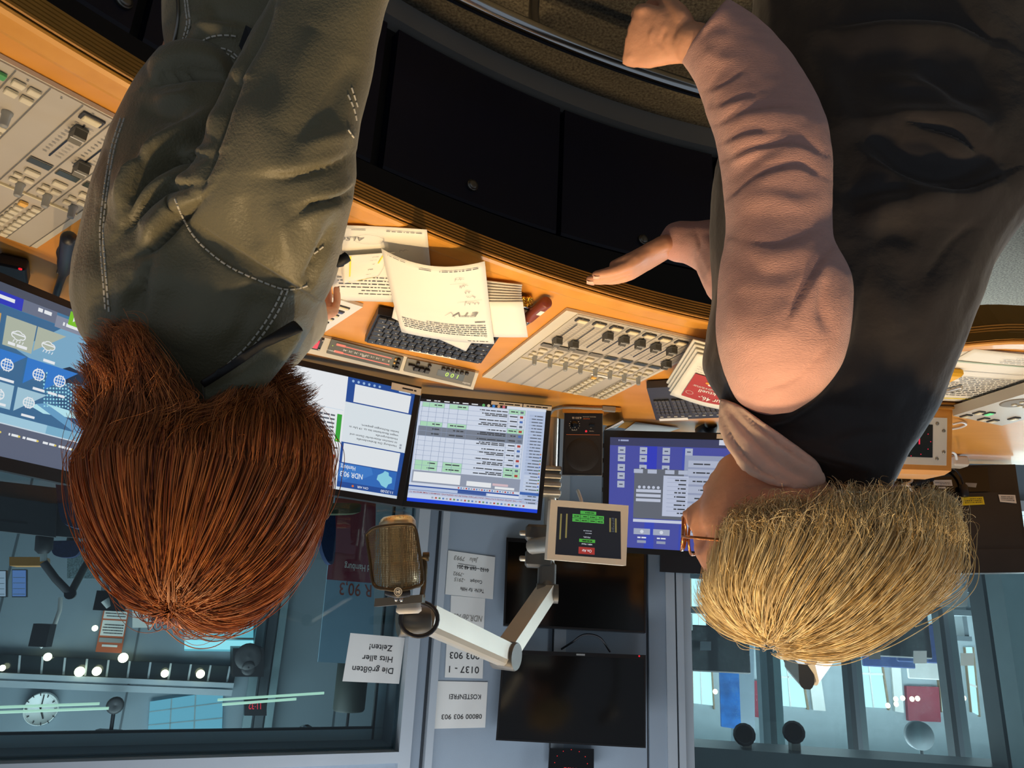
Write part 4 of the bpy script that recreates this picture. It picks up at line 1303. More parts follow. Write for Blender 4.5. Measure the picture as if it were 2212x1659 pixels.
rp3 = [scr_pt(*p) for p in rim]
loop = bez(rp3 + [rp3[0]], 5)[:-1]
m = MB(); m.tube(loop, .0032, 8, closed=True); m.build('screen_rim', M_micd, mic)
m = MB(); nR = len(loop); V = [scr_pt(*ctr)]
for k in (.25, .5, .75, 1.0):
    for p in loop:
        x, y = proj(p); V.append(scr_pt(ctr[0] + (x - ctr[0]) * k, ctr[1] + (y - ctr[1]) * k))
Fc = [[0, 1 + i, 1 + (i + 1) % nR] for i in range(nR)]
for r in range(3): Fc += [[1 + r * nR + i, 1 + (r + 1) * nR + i, 1 + (r + 1) * nR + (i + 1) % nR, 1 + r * nR + (i + 1) % nR] for i in range(nR)]
m.add(V, Fc, 0, True)
M_pop = bpy.data.materials.new('perforated_screen'); M_pop.use_nodes = True
nt = M_pop.node_tree; nt.nodes.clear(); out = nt.nodes.new('ShaderNodeOutputMaterial'); mx = nt.nodes.new('ShaderNodeMixShader')
tr = nt.nodes.new('ShaderNodeBsdfTransparent'); pb = nt.nodes.new('ShaderNodeBsdfPrincipled'); pb.inputs['Base Color'].default_value = lin('75664a'); pb.inputs['Metallic'].default_value = .7; pb.inputs['Roughness'].default_value = .4
vo = nt.nodes.new('ShaderNodeTexVoronoi'); vo.inputs['Scale'].default_value = 330; vo.inputs['Randomness'].default_value = .1
tc = nt.nodes.new('ShaderNodeTexCoord'); nt.links.new(tc.outputs['Object'], vo.inputs['Vector'])
mt_ = nt.nodes.new('ShaderNodeMath'); mt_.operation = 'GREATER_THAN'; mt_.inputs[1].default_value = .42
nt.links.new(vo.outputs['Distance'], mt_.inputs[0]); nt.links.new(mt_.outputs[0], mx.inputs[0]); nt.links.new(tr.outputs[0], mx.inputs[1]); nt.links.new(pb.outputs[0], mx.inputs[2]); nt.links.new(mx.outputs[0], out.inputs[0])
m.build('pop_screen', M_pop, mic)
m = MB(); b0, b1 = P(*zf(1330, 858), YM - .07), P(*zf(1510, 868), YM - .07)
m.tube(bez([b0, P(*zf(1420, 880), YM - .08), b1]), .008, 10); m.build('screen_clip', M_black, mic)
dq = Quad(*[P(*zf(x, y), YM - .093) for x, y in ((1455, 892), (1385, 888), (1388, 832), (1458, 836))])
a = Art(dq); a.disc(.5, .5, .5, M_paper, 24); a.disc(.5, .5, .42, M_black, 24); a.disc(.5, .5, .32, M_paper, 20, r2=.26); a.rect(.3, .3, .5, .7, M_paper); a.rect(.54, .35, .72, .6, M_paper); a.build('maker_badge', mic)
m = MB(); c0, c1 = P(*zf(1228, 940), YM - .045), P(*zf(1632, 905), YM - .045); e = (c1 - c0)
m.prism([c0 + Vector((0, -.008, .010)), c0 + Vector((0, .05, .010)), c0 + Vector((0, .05, -.004)), c0 + Vector((0, -.008, -.004))], e); m.build('bracket', M_alud, mic)
for x in (1405, 1448):
    m = MB(); m.lathe([(.004, 0), (.004, .002), (.001, .003)], P(*zf(x, 928), YM - .054), (0, -1, 0), 10); m.build('bracket_screw', M_chrome, mic)
m = MB(); c = P(*zf(1513, 950), YM); c2 = P(*zf(1513, 1050), YM); dd = c2 - c
m.lathe([(.017, -.006), (.0225, -.003), (.0225, dd.length * .45), (.024, dd.length * .5), (.024, dd.length * .8), (.018, dd.length)], c, dd, 22); m.build('collar', M_white, mic)
m = MB(); m.tube(bez([P(*zf(1630, 560), YM), P(*zf(1650, 640), YM + .0), P(*zf(1640, 800), YM), P(*zf(1625, 900), YM - .03)]), .005, 8); m.lathe([(.008, 0), (.009, .012), (.001, .013)], P(*zf(1632, 560), YM), (-1, 0, 0), 12); m.build('side_yoke', M_micd, mic)

# ------------------------------------------------------------------ wall television screens
def tv(label, tl, tr_, br, bl, y, tilt):
    o = P(*tl, y); n = yawn(0, tilt)
    oq = pxquad((tl, tr_, br, bl), o, n)
    root = thing('television', label, 'television', oq.pt(.5, .5, -.03), 'wall televisions')
    m = MB(); oq.slab(m, .035, 0, -.003)
    sq = oq.sub(.014, .02, .986, .955)
    for i in range(4):
        j = (i + 1) % 4; m.prism([oq.c[i], oq.c[j], sq.c[j], sq.c[i]], oq.n * -.0035, 0)
    m.build('housing', M_bezel, root)
    m = MB(); sq.sub(0, 0, 1, 1, -.002).slab(m, .001); m.build('screen', mat('dark_screen_glass', '0b0908', .10, var=.05), root)
    m = MB(); c = oq.pt(.5, .5, -.035); m.box(Vector((c.x, (c.y + WB) / 2 - .01, c.z)), .2, max(.02, WB - c.y - .03), .2); m.build('wall_mount', M_dkgrey, root)
    return root, oq


t1, oq1 = tv('upper black wall television, switched off', (1395, 1616), (1071, 1599), (1086, 1403), (1395, 1415), 3.20, -9)
a = Art(oq1); a.rect(.42, .965, .48, .985, M_grey); a.disc(.045, .985, .006, g('ff2030'), 10); a.build('front_badge', t1)
t2, oq2 = tv('lower black wall television behind the boom arm, switched off', (1395, 1367), (1087, 1351), (1094, 1161), (1396, 1179), 3.22, -7)
m = MB(); m.tube(bez([P(1213, 1402, 3.36), P(1235, 1388, 3.3), P(1262, 1371, 3.28), P(1295, 1377, 3.28), P(1318, 1408, 3.30)]), .0045, 8)
tag(m.build('cable', M_black), 'black cable looping between the two wall televisions', 'cable')
# red LED wall clock above
o = P(1240, 1630, 3.34); cq = pxquad(((1283, 1668), (1184, 1664), (1187, 1616), (1283, 1618)), o, yawn(0, -4))
ck = thing('wall_clock', 'black wall clock with red light dots above the upper television', 'clock', cq.pt(.5, .5))
m = MB(); cq.slab(m, .03); m.build('case', M_blackgloss, ck)
a = Art(cq)
for k in range(12): a.disc(.5 + .36 * math.cos(k * PI / 6), .35 + .40 * math.sin(k * PI / 6) * 1.5, .010, g('ff2028'), 8)
a.text('11:32', .35, .15, .14, g('ff2028'), w=.3); a.build('red_dots', ck)

# ------------------------------------------------------------------ sheets of paper taped up
M_note = mat('pinned_paper', 'd9d8d2', .85, var=.02)


def note(label, px, plane_off, lines, nm='paper_notice'):
    q = Quad(*[wr(x, y, plane_off) for x, y in px])
    root = thing(nm, label, 'notice', q.pt(.5, .5))
    m = MB(); q.slab(m, .0012); m.build('sheet', M_note, root)
    for kind, *r in lines:
        a = Art(q, .0008)
        if kind == 't': a.text(r[0], r[1], r[2], r[3], M_ink, 'C', w=r[4])
        elif kind == 'p': a.text(r[0], r[1], r[2], r[3], M_pencil, 'C', w=r[4], skew=.2)
        elif kind == 'l': a.line(r[0], .008, M_ink)
        a.build('lettering', root)
    return q


zA = lambda x, y: (900 + x * .2532, 1040 + y * .2532)
zB_ = lambda x, y: (900 + x * .2532, 1240 + y * .2532)
note('white notice with a crossed-out telephone number, lowest on the pillar', [zA(*p) for p in ((650, 1005), (243, 963), (270, 588), (670, 645))], -.004,
     [('t', 'Tel.Nr. für Hilfe', .45, .20, .085, .50), ('t', 'Cockpit', .38, .40, .075, .26), ('p', '-2915', .72, .40, .085, .22), ('p', '-7992', .75, .53, .085, .22),
      ('t', '0152 - 069 48 201', .46, .70, .085, .66), ('l', [(.12, .665), (.80, .675)]), ('l', [(.4, .72), (.78, .73)]), ('p', 'Jalu   7993', .62, .90, .10, .48)])
note('white notice with a handwritten web address above the telephone notice', [zA(*p) for p in ((573, 1258), (285, 1236), (293, 972), (585, 1000))], -.0025,
     [('p', 'NDR.de/903', .48, .42, .20, .86)])
note('white notice lettered 0137 - 1 behind the boom arm', [zB_(*p) for p in ((563, 892), (240, 882), (262, 470), (578, 480))], -.003,
     [('t', '0137 - 1', .5, .235, .135, .80), ('t', '903 903', .5, .52, .135, .80)])
note('white notice lettered KOSTENFREI, topmost on the pillar', [zB_(*p) for p in ((585, 1310), (150, 1320), (182, 913), (607, 922))], -.003,
     [('t', '08000 903 903', .48, .29, .10, .80), ('t', 'KOSTENFREI', .44, .72, .105, .64)])
zC = lambda x, y: (500 + x * .2532, 1240 + y * .2532)
note('white notice lettered Die größten Hits aller Zeiten! on the window pane', [zC(*p) for p in ((1430, 937), (947, 915), (1015, 503), (1480, 543))], .032,
     [('t', 'Die größten', .5, .32, .125, .74), ('t', 'Hits aller', .45, .56, .125, .56), ('t', 'Zeiten!', .42, .80, .125, .42)])

# ------------------------------------------------------------------ left wing of the desk
zL = lambda x, y: (1950 + x * .2531, 640 + y * .2531)
zQ = lambda x, y: (1760 + x * .2291, 880 + y * .2291)
o = on_z(2057.6, 886, .722); n6 = yawn(4, 4)
fq = pxquad(((2055, 1017), (1874, 1011), (1870, 879), (2057.6, 885.5)), o, n6)
cb = thing('desk_clock', 'digital clock in an orange wooden case with red LED digits on the left wing', 'clock', Vector((fq.pt(.5, 1).x, o.y + .05, .701)))
m = MB(); fq.slab(m, .12); tq = fq.sub(0, 0, 1, .02)
m.prism([fq.pt(0, 0), fq.pt(1, 0), fq.pt(1, -.06, -.02), fq.pt(.03, -.06, -.02)], fq.n * -.10)
m.build('case', M_wood, cb)
m = MB()
bq = [fq.pt(-.10, 1.02, .012), fq.pt(1.1, 1.02, .012), fq.pt(1.1, 1.02, -.13), fq.pt(-.10, 1.02, -.13)]
for k in range(4):
    z1 = o.z - .0005 - k * .0052
    m.prism([Vector((p.x, p.y + (.0015 if k % 2 else 0), z1)) for p in bq], (0, 0, -.005), k % 2)
m.build('ribbed_base', [M_ribs, M_ribs2], cb)
u0, v0 = fq.uv(*zL(370, 1445)); u1, v1 = fq.uv(*zL(375, 1040))
wq = fq.sub(u0, v0, 1 - u0, v1, .002); m = MB(); wq.slab(m, .002); m.build('white_plate', M_white, cb)
a0 = fq.uv(*zL(250, 1378)); a1 = fq.uv(*zL(250, 1098))
dq = fq.sub(a0[0], a0[1], 1 - a0[0], a1[1], .0032); m = MB(); dq.slab(m, .001); dp = m.build('display', mat('dark_green_display', '0d120c', .3, var=.05), cb)
a = Art(dq); RL2 = g('ff2448')
uu, vv = dq.uv(*zL(155, 1205)); ub, vb_ = dq.uv(*zL(70, 1262))
hgt = abs(dq.uv(*zL(100, 1262))[1] - dq.uv(*zL(100, 1205))[1])
a.text('11:32', dq.uv(*zL(168, 1205))[0], vb_ + hgt, hgt, RL2, w=.60)
a.build('red_digits', dp); a = Art(dq)
a.text('18', dq.uv(*zL(112, 1150))[0], dq.uv(*zL(100, 1150))[1], hgt * .45, RL2, w=.15)
a.build('red_digits', dp); a = Art(dq)
c_ = dq.uv(*zL(70, 1236)); r_ = abs(dq.uv(*zL(238, 1236))[0] - c_[0])
for k in range(12): a.disc(c_[0] + r_ * math.cos(k * PI / 6), c_[1] + r_ * math.sin(k * PI / 6) * dq.w / dq.h * .80, .012, RL2, 8)
a.build('second_dots', dp)
for x, y in ((290, 1088), (288, 1388), (345, 1150), (345, 1330)):
    m = MB(); m.lathe([(.004, 0), (.004, .002), (.001, .003)], fq.pxpt(*zL(x, y)) + fq.n * .002, fq.n, 10); m.build('screw', M_steel, cb)

p1, p2 = on_z(*zL(430, 1020), .738), on_z(*zL(845, 1105), .738); p3 = on_z(*zL(1035, 835), .738)
e = (p3 - p1) * 1.9; q4 = Quad(p2 + e, p2, p1, p1 + e)
sc_ = thing('intercom_panel', 'sloping grey panel with a round loudspeaker and small keys, one lit green', 'intercom', q4.pt(.5, .5, -.03))
m = MB(); q4.slab(m, .026); m.build('case', M_panel, sc_)
for k in range(7):
    for r in range(6):
        m = MB(); obox(m, q4, .88 - .055 * k - .25, .20 + .11 * r, .010, .008, .004, 0, 0)
        if k < 6: m.build('small_key', M_key, sc_)
for i, (x, y) in enumerate(((540, 1018), (650, 990), (690, 1045), (770, 1060), (950, 1040), (735, 998))):
    u_, v_ = q4.uv(*zL(x, y)); m = MB(); obox(m, q4, u_, v_, .024, .018, .003, 0, 0); obox(m, q4, u_, v_, .018, .012, .005, 1, 0)
    m.build('large_key', [M_dkgrey, glow('green_key_light', '6fe08a', .8) if i == 5 else M_btnface], sc_)
u_, v_ = q4.uv(*zL(975, 910)); m = MB(); m.lathe([(.035, 0), (.035, .001), (.030, .0015), (.001, .0012)], q4.pt(u_, v_), q4.n, 24); m.build('speaker_grille', M_mark, sc_)

qs_ = Quad(*[on_z(*p, .7025) for p in ((2118, 867.8), (1921, 857), (2104, 752.6), (2314, 772))])
def art_left(a):
    textlines(a, .08, .95, .06, .1, 1, .012, M_hl, 90); a.rect(.10, .055, .62, .075, M_hl)
    a.cut(); textlines(a, .05, .95, .14, .038, 11, .010, M_ink, 91)
    a.cut(); a.rect(.02, .63, .98, .634, M_ink); a.rect(.05, .78, .97, .80, mat('pale_green_print', 'a9b8a0', .8, var=.05)); textlines(a, .05, .6, .84, .04, 3, .009, M_pencil, 92)
sheet('printed_sheet', 'printed page with a yellow marked line on the left wing', 'paper', qs_, lambda u, v: .001 + .002 * math.sin(3 * u), art_left)
qs2 = Quad(*[on_z(*p, .7015) for p in ((2105, 858), (1915, 847), (2085, 752), (2290, 768))])
sheet('printed_sheet', 'second page lying beneath the page with the yellow line', 'paper', qs2, None, None, n=4)


def pen(name, label, a_, b_, z, r, mats, cat='pen'):
    p, q_ = on_z(*a_, z), on_z(*b_, z); d_ = q_ - p; L = d_.length
    root = thing(name, label, cat, p - Vector((0, 0, r)))
    m = MB(); m.lathe([(r * .9, 0), (r, .003), (r, L * .72), (r * .95, L * .74)], p, d_, 14); m.build('barrel', mats[0], root)
    m = MB(); m.lathe([(r * .93, L * .74), (r * .8, L * .86), (r * .28, L * .98), (r * .1, L)], p, d_, 14); m.build('tip', mats[1], root)
    m = MB(); sd_ = d_.normalized().cross(Vector((0, 0, 1))); m.prism([p + sd_ * (-.0015) + Vector((0, 0, r)), p + sd_ * .0015 + Vector((0, 0, r)), p + sd_ * .0015 + d_ * .35 + Vector((0, 0, r)), p + sd_ * (-.0015) + d_ * .35 + Vector((0, 0, r))], Vector((0, 0, .002))); m.build('clip', mats[1], root)


pen('pen', 'olive pen with a black tip lying across the printed pages', zL(215, 730), zL(455, 640), .712, .0058, (mat('olive_barrel', '6d6440', .35, var=.05), M_black))
pen('pen', 'clear and silver ballpoint pen on the yellow marked page', zL(505, 775), zL(215, 858), .712, .0050, (mat('silver_barrel', 'bcb4a8', .25, metal=.6, var=.05), M_chrome))
m = MB(); p = on_z(*zL(330, 625), .7012); m.box(p + Vector((0, 0, .012)), .07, .05, .020, None, 0, .006); tag(m.build('sticky_notes', mat('yellow_note_block', 'e0a820', .7, var=.05)), 'yellow note block beside the olive pen', 'notes')
ad = thing('power_adapter', 'white power adapter with its cable beside the wooden clock case', 'adapter', on_z(*zL(470, 1395), .701))
m = MB(); m.box(on_z(*zL(465, 1415), .722), .05, .05, .035, None, 0, .006); m.build('body', M_white, ad)
m = MB(); m.tube(bez([on_z(*zL(460, 1390), .735), on_z(*zL(450, 1350), .745), on_z(*zL(420, 1330), .75), on_z(*zL(395, 1345), .75)]), .0035, 8); m.build('cable', M_white, ad)
m = MB(); m.tube(bez([on_z(*zL(425, 1090), .715), on_z(*zL(500, 1075), .708), on_z(*zL(540, 1095), .706), on_z(*zL(490, 1120), .704), on_z(*zL(400, 1135), .704)]), .003, 8); tag(m.build('cable', M_white), 'white cable looping out beside the wooden clock case', 'cable')

# rear of a monitor turned away from us
M_back = mat('charcoal_monitor_back', '262320', 0.42, var=.12, scale=14)
o = P(2100, 1003, 2.36); n7 = yawn(12, -3)
bq = pxquad(((2226, 1237), (1790, 1243), (1800, 1010), (2193, 1003)), o, n7)
pm = thing('monitor', 'black monitor seen from behind with yellow and white stickers', 'monitor', bq.pt(.5, 1, -.03))
m = MB(); bq.slab(m, .03, 0, -.0); bq.sub(0, 0, 1, .20, .012).slab(m, .014); bq.sub(.02, .20, .98, .72, .009).slab(m, .012)
m.build('rear_housing', M_back, pm)
m = MB(); r0 = bq.uv(*zQ(1640, 800)); r1 = bq.uv(*zQ(1570, 575)); qr = bq.sub(r0[0], r0[1], .80, r1[1], .0115); qr.slab(m, .001); m.build('socket_recess', M_blackgloss, pm)
for k, (pts, M_) in enumerate(((((1603, 915), (1395, 925), (1380, 845), (1588, 842)), mat('yellow_sticker', 'd8c21e', .6, var=.04)), (((1903, 905), (1748, 890), (1732, 822), (1890, 826)), M_white),
                               (((1300, 740), (1125, 735), (1113, 685), (1290, 683)), M_white), (((1520, 755), (1425, 745), (1420, 710), (1530, 715)), M_grey), (((1235, 765), (1170, 762), (1168, 748), (1235, 748)), M_white))):
    q = Quad(*[bq.pxpt(*zQ(*p), .0125) for p in pts]); m = MB(); q.slab(m, .0006); st = m.build('sticker', M_, pm)
    if k < 3:
        a = Art(q); textlines(a, .1, .9, .25, .22, 3 if k < 2 else 2, .10, M_ink, 95 + k, .03); a.build('sticker_print', st)
q = Quad(*[bq.pxpt(*zQ(*p), .0135) for p in ((1270, 1465), (1030, 1465), (1030, 1415), (1270, 1415))]); a = Art(q); a.text('PHILIPS', .02, .95, .9, M_blackgloss, w=.96); a.build('brand_lettering', pm)
q = Quad(*[bq.pxpt(*zQ(*p), .0095) for p in ((1335, 1270), (1090, 1270), (1080, 900), (1275, 898))]); m = MB(); q.slab(m, .003); vp = m.build('mounting_plate', M_alud, pm)
for x, y in ((1245, 922), (1130, 1252), (1305, 1243), (1120, 925)):
    m = MB(); m.lathe([(.007, 0), (.007, .002), (.001, .004)], bq.pxpt(*zQ(x, y), .0125), bq.n, 10); m.build('screw', M_steel, vp)
mount = thing('monitor_bracket', 'grey and silver bracket arm bolted to the rear of the black monitor', 'bracket', bq.pxpt(*zQ(1050, 1000), .06))
m = MB(); c0, c1 = bq.pxpt(*zQ(1030, 775), .085), bq.pxpt(*zQ(1060, 1215), .085); m.lathe([(.026, 0), (.030, .004), (.030, (c1 - c0).length - .004), (.026, (c1 - c0).length)], c0, c1 - c0, 18); m.build('pivot_post', M_alud, mount)
m = MB(); wd = [bq.pxpt(*zQ(*p), .03) for p in ((1112, 935), (1280, 985), (1312, 1060), (1275, 1120), (1125, 1090))]; m.prism(wd, bq.n * .045); m.build('tilt_wedge', M_white, mount)
m = MB(); m.tube(bez([bq.pxpt(*zQ(1135, 1200), .05), bq.pxpt(*zQ(1220, 1180), .03), bq.pxpt(*zQ(1262, 1120), .025)]), .005, 8); m.build('cable', M_grey, mount)
m = MB(); q = Quad(*[bq.pxpt(*zQ(*p), .10) for p in ((980, 935), (690, 950), (640, 830), (935, 795))]); q.slab(m, .004); tag(m.build('card', mat('tan_card', 'c3a07c', .8, var=.05)), 'tan card tucked behind the blond hair at the black monitor', 'card')
vg = thing('video_plug', 'blue video plug and cable on the rear of the black monitor', 'plug', bq.pxpt(*zQ(740, 770), .03))
m = MB(); q = Quad(*[bq.pxpt(*zQ(*p), .066) for p in ((790, 805), (688, 795), (695, 735), (780, 728))]); q.slab(m, .022); m.build('plug_body', mat('blue_plug', '2a3fb0', .4, var=.05), vg)
m = MB(); m.tube(bez([bq.pxpt(*zQ(725, 735), .03), bq.pxpt(*zQ(740, 680), .04), bq.pxpt(*zQ(770, 640), .03), bq.pxpt(*zQ(800, 600), .0)]), .005, 8); m.build('cable', M_white, vg)
m = MB(); m.tube(bez([bq.pxpt(*zQ(920, 790), .05), bq.pxpt(*zQ(890, 740), .06), bq.pxpt(*zQ(830, 730), .05), bq.pxpt(*zQ(910, 700), .05), bq.pxpt(*zQ(900, 660), .05), bq.pxpt(*zQ(820, 640), .04)]), .0045, 8); tag(m.build('cable', M_white), 'white cable curling round the black spiral cable', 'cable')
pts = []
for k in range(90):
    t = k / 89; c = bq.pxpt(*zQ(910 + 200 * t, 715 - 60 * t), .04); pts.append(c + Vector((0, -.012 * math.cos(k * .9), .012 * math.sin(k * .9))))
m = MB(); m.tube(pts, .004, 6); tag(m.build('spiral_cable', M_black), 'black spiral cable below the wooden clock case', 'cable')
m = MB(); m.tube(bez([bq.pxpt(*zQ(1300, 575), .035), bq.pxpt(*zQ(1340, 600), .035), bq.pxpt(*zQ(1380, 660), .032), bq.pxpt(*zQ(1405, 735), .030)]), .004, 8); m.lathe([(.010, 0), (.013, .006), (.013, .035), (.009, .04)], bq.pxpt(*zQ(1400, 730), .030), bq.pxpt(*zQ(1410, 790), .030) - bq.pxpt(*zQ(1400, 730), .030), 12)
tag(m.build('power_cable', M_black), 'black power cable plugged into the rear of the black monitor', 'cable')
# dark box behind the violet monitor and a second boom arm over there
o = P(1430, 1236, 3.345); q = pxquad(((1640, 1247), (1426, 1235), (1427, 1190), (1640, 1200)), o, yawn(0)); m = MB(); q.slab(m, .012)
tag(m.build('dark_box', M_black), 'dark box behind the wide violet blue monitor', 'box')
am2 = thing('microphone_arm', 'pale boom arm rising behind the blond hair', 'boom arm', P(1790, 1400, 1.75))
m = MB(); beam(m, P(1795, 1402, 1.7), P(1754, 1458, 1.62), .024, .045); m.build('upper_section', M_alu, am2)
m = MB(); beam(m, P(1709, 1428, 1.8), P(1742, 1462, 1.62), .03, .05); m.build('elbow', M_alud, am2)
m = MB(); m.tube([P(1709, 1428, 1.8), P(1690, 1380, 1.85), P(1690, 1300, 1.9), Vector((P(1690, 1300, 1.9).x, 1.9, .705))], .016, 10); m.build('lower_section', M_alud, am2)
# talkback microphone by the touch screen
p0, p1, p2_ = on_z(150, 512, .775), on_z(137, 590, .745), on_z(120, 640, .722)
tm_ = thing('gooseneck_microphone', 'black desk microphone standing between the console and the touch screen', 'microphone', on_z(118, 645, .701))
m = MB(); d_ = p1 - p0; L = d_.length; m.lathe([(.003, 0), (.009, .002), (.0115, .008), (.0115, L * .7), (.009, L * .95), (.0075, L)], p0, d_, 16); m.build('head', M_black, tm_)
m = MB(); m.tube(bez([p1, (p1 + p2_) / 2 + Vector((0, 0, -.004)), p2_, on_z(112, 655, .713)]), [.007] * 25 if False else .0065, 10); m.build('neck', M_black, tm_)
m = MB(); m.tube(bez([p0 + d_ * .25 + Vector((.012, 0, 0)), on_z(124, 545, .74), on_z(128, 568, .735), p1 + Vector((.01, 0, 0))]), .002, 6); m.build('wire', M_black, tm_)
bxx = thing('control_box', 'low black box with a red light in front of the touch screen', 'box', on_z(30, 582, .701))
m = MB(); m.box(on_z(30, 582, .7145), .08, .045, .024, Matrix.Rotation(math.radians(60), 3, 'Z'), 0, .004); m.build('case', M_black, bxx)
m = MB(); m.lathe([(.003, 0), (.003, .002), (.001, .003)], on_z(44, 580, .7275), (0, 0, 1), 8); m.build('red_light', g('ff2030'), bxx)
m = MB(); m.tube(bez([on_z(178, 560, .72), on_z(168, 572, .725), on_z(165, 590, .722), on_z(175, 612, .715)]), .011, 10); tag(m.build('headphones_band', M_black), 'black headphone band on the desk beside the green sleeve', 'headphones')

# ------------------------------------------------------------------ studio beyond the right-hand window
def rq(px, d):
    return Quad(*[wr(x, y, d) for x, y in px])


def box4(x0, y0, x1, y1):               # photo pixels: x0<x1, y0<y1 -> TL TR BR BL as seen in the room
    return ((x1, y1), (x0, y1), (x0, y0), (x1, y0))


def flat(name, label, cat, px, d, M, t=.02, plane='r', group=None, y=None):
    q = rq(px, d) if plane == 'r' else Quad(*[P(x, y_, y) for x, y_ in px])
    m = MB(); q.slab(m, t); o = m.build(name, M if isinstance(M, list) else [M])
    tag(o, label, cat, group); return o, q


M_far = mat('far_grey_panel', '7d8a92', .6, var=.06, scale=2)
M_far2 = mat('far_dark_panel', '4a5359', .6, var=.06)
M_teal = mat('teal_grey_glass_edge', '80959a', .4, var=.06)
M_dkglass = mat('dark_studio_glass', '1d2528', .12, var=.1)
D_ = 2.6
B0 = A0 - NR * D_
m = MB()


def onb(s_, z, d): return onr(s_, z, d)


def st(name, mb, M): tag(mb.build(name, M), kind='structure')


m.prism([onb(-.6, 0, D_), onb(5, 0, D_), onb(5, 3.4, D_), onb(-.6, 3.4, D_)], -NR * .05)
for s_ in (.35, .95, 1.7, 2.5, 3.3): m.prism([onb(s_, 0, D_ - .004), onb(s_ + .012, 0, D_ - .004), onb(s_ + .012, 3.4, D_ - .004), onb(s_, 3.4, D_ - .004)], -NR * .01, 1)
st('wall_beyond', m, [M_far, M_far2]); m = MB()
m.prism([onb(-.25, 0, .35), onb(-.25, 0, D_), onb(-.25, 3.4, D_), onb(-.25, 3.4, .35)], DR * -.05, 0)
st('wall_beyond_side', m, M_far2); m = MB()
m.prism([onb(-.6, 3.1, .3), onb(5, 3.1, .3), onb(5, 3.1, D_), onb(-.6, 3.1, D_)], (0, 0, .05), 0)
st('ceiling_beyond', m, M_far); m = MB()
m.prism([onb(-.6, 0, .3), onb(5, 0, .3), onb(5, 0, D_), onb(-.6, 0, D_)], (0, 0, -.05), 0)
st('floor_beyond', m, M_carpetfar)
c = A0 + DR * 1.5 - NR * 1.2
area('studio_beyond_light', (c.x, c.y, 3.0), (c.x, c.y, 0), 44, (.86, .97, 1.0), 2.0, 1.2)
# far control window band with lamps showing in it
q = rq(((505, 1474), (-260, 1440), (-260, 1400), (512, 1440)), D_ - .05)
wf = thing('studio_window', 'dark window band across the far wall of the neighbouring studio', 'window', q.pt(.5, .5))
m = MB(); q.slab(m, .03); m.build('pane', M_dkglass, wf)
for k in range(16):
    m = MB(); q.sub(.02 + .062 * k, 0, .026 + .062 * k, 1, .006).slab(m, .01); m.build('mullion', M_frame, wf)
for v0, v1 in ((-.34, -.02), (-.85, -.45)):
    m = MB(); q.sub(0, v0, 1, v1, .03).slab(m, .04); m.build('frame_rail', M_frame, wf)
LAMP = glow('warm_lamp', 'fff0c0', 4.0)
for i, (x, y, r) in enumerate(((5, 1443, .03), (172, 1451, .05), (209, 1450, .045), (356, 1455, .04), (433, 1456, .045), (205, 1357, .03), (266, 1421, .05), (103, 1419, .04))):
    cc = wr(x, y, D_ - .12); m = MB(); m.lathe([(r * .5, -.01), (r * .6, 0), (r * .35, .004), (.001, .005)], cc, NR, 14)
    tag(m.build('lamp', LAMP), ('small round lamp shining in the dark window band', 'small round lamp shining on the grey panels of the neighbouring studio')[i > 4], 'lamp', ('lamps in the window band', 'lamps on the grey panels')[i > 4])
# analogue clock
ck = thing('wall_clock', 'round white analogue clock in the neighbouring studio', 'clock', wr(88, 1532, D_ - .06))
R = (wr(50, 1532, D_ - .06) - wr(126, 1532, D_ - .06)).length / 2
m = MB(); m.lathe([(R, -.05), (R, 0), (R * .96, .006), (R * .95, .002), (.001, .002)], wr(88, 1532, D_ - .06), NR, 40); m.build('dial', mat('clock_dial', 'dfe3df', .5, var=.02), ck)
cq = rq(box4(50, 1494, 126, 1570), D_ - .066); a = Art(cq)
for k in range(12):
    t = k * PI / 6; ca, sa = math.cos(t), math.sin(t)
    a.line([(.5 + .38 * ca, .5 + .38 * sa), (.5 + .46 * ca, .5 + .46 * sa)], .03, M_ink)
for k in range(60):
    t = k * PI / 30; a.line([(.5 + .45 * math.cos(t), .5 + .45 * math.sin(t)), (.5 + .475 * math.cos(t), .5 + .475 * math.sin(t))], .007, M_ink)
a.build('dial_marks', ck)
for nm, ang_, L, wd in (('hour_hand', 346, .28, .05), ('minute_hand', 194, .42, .035)):
    t = math.radians(ang_ - 90); a = Art(cq, .004); a.line([(.5 - .08 * math.cos(t), .5 - .08 * math.sin(t)), (.5 + L * math.cos(t), .5 + L * math.sin(t))], wd, M_ink); a.build(nm, ck)
# small camera on the wall
cm = thing('ceiling_camera', 'small camera on a rod above the dark window band of the neighbouring studio', 'camera', wr(240, 1575, D_ - .2))
m = MB(); m.tube([wr(240, 1578, D_ - .2), wr(246, 1535, D_ - .2)], .012, 8); m.box(wr(235, 1580, D_ - .2), .14, .05, .02); m.build('rod', M_black, cm)
m = MB(); m.lathe([(.03, -.08), (.045, -.03), (.05, .02), (.035, .03), (.001, .02)], wr(249, 1523, D_ - .25), NR, 16); m.build('lens', M_dkgrey, cm)
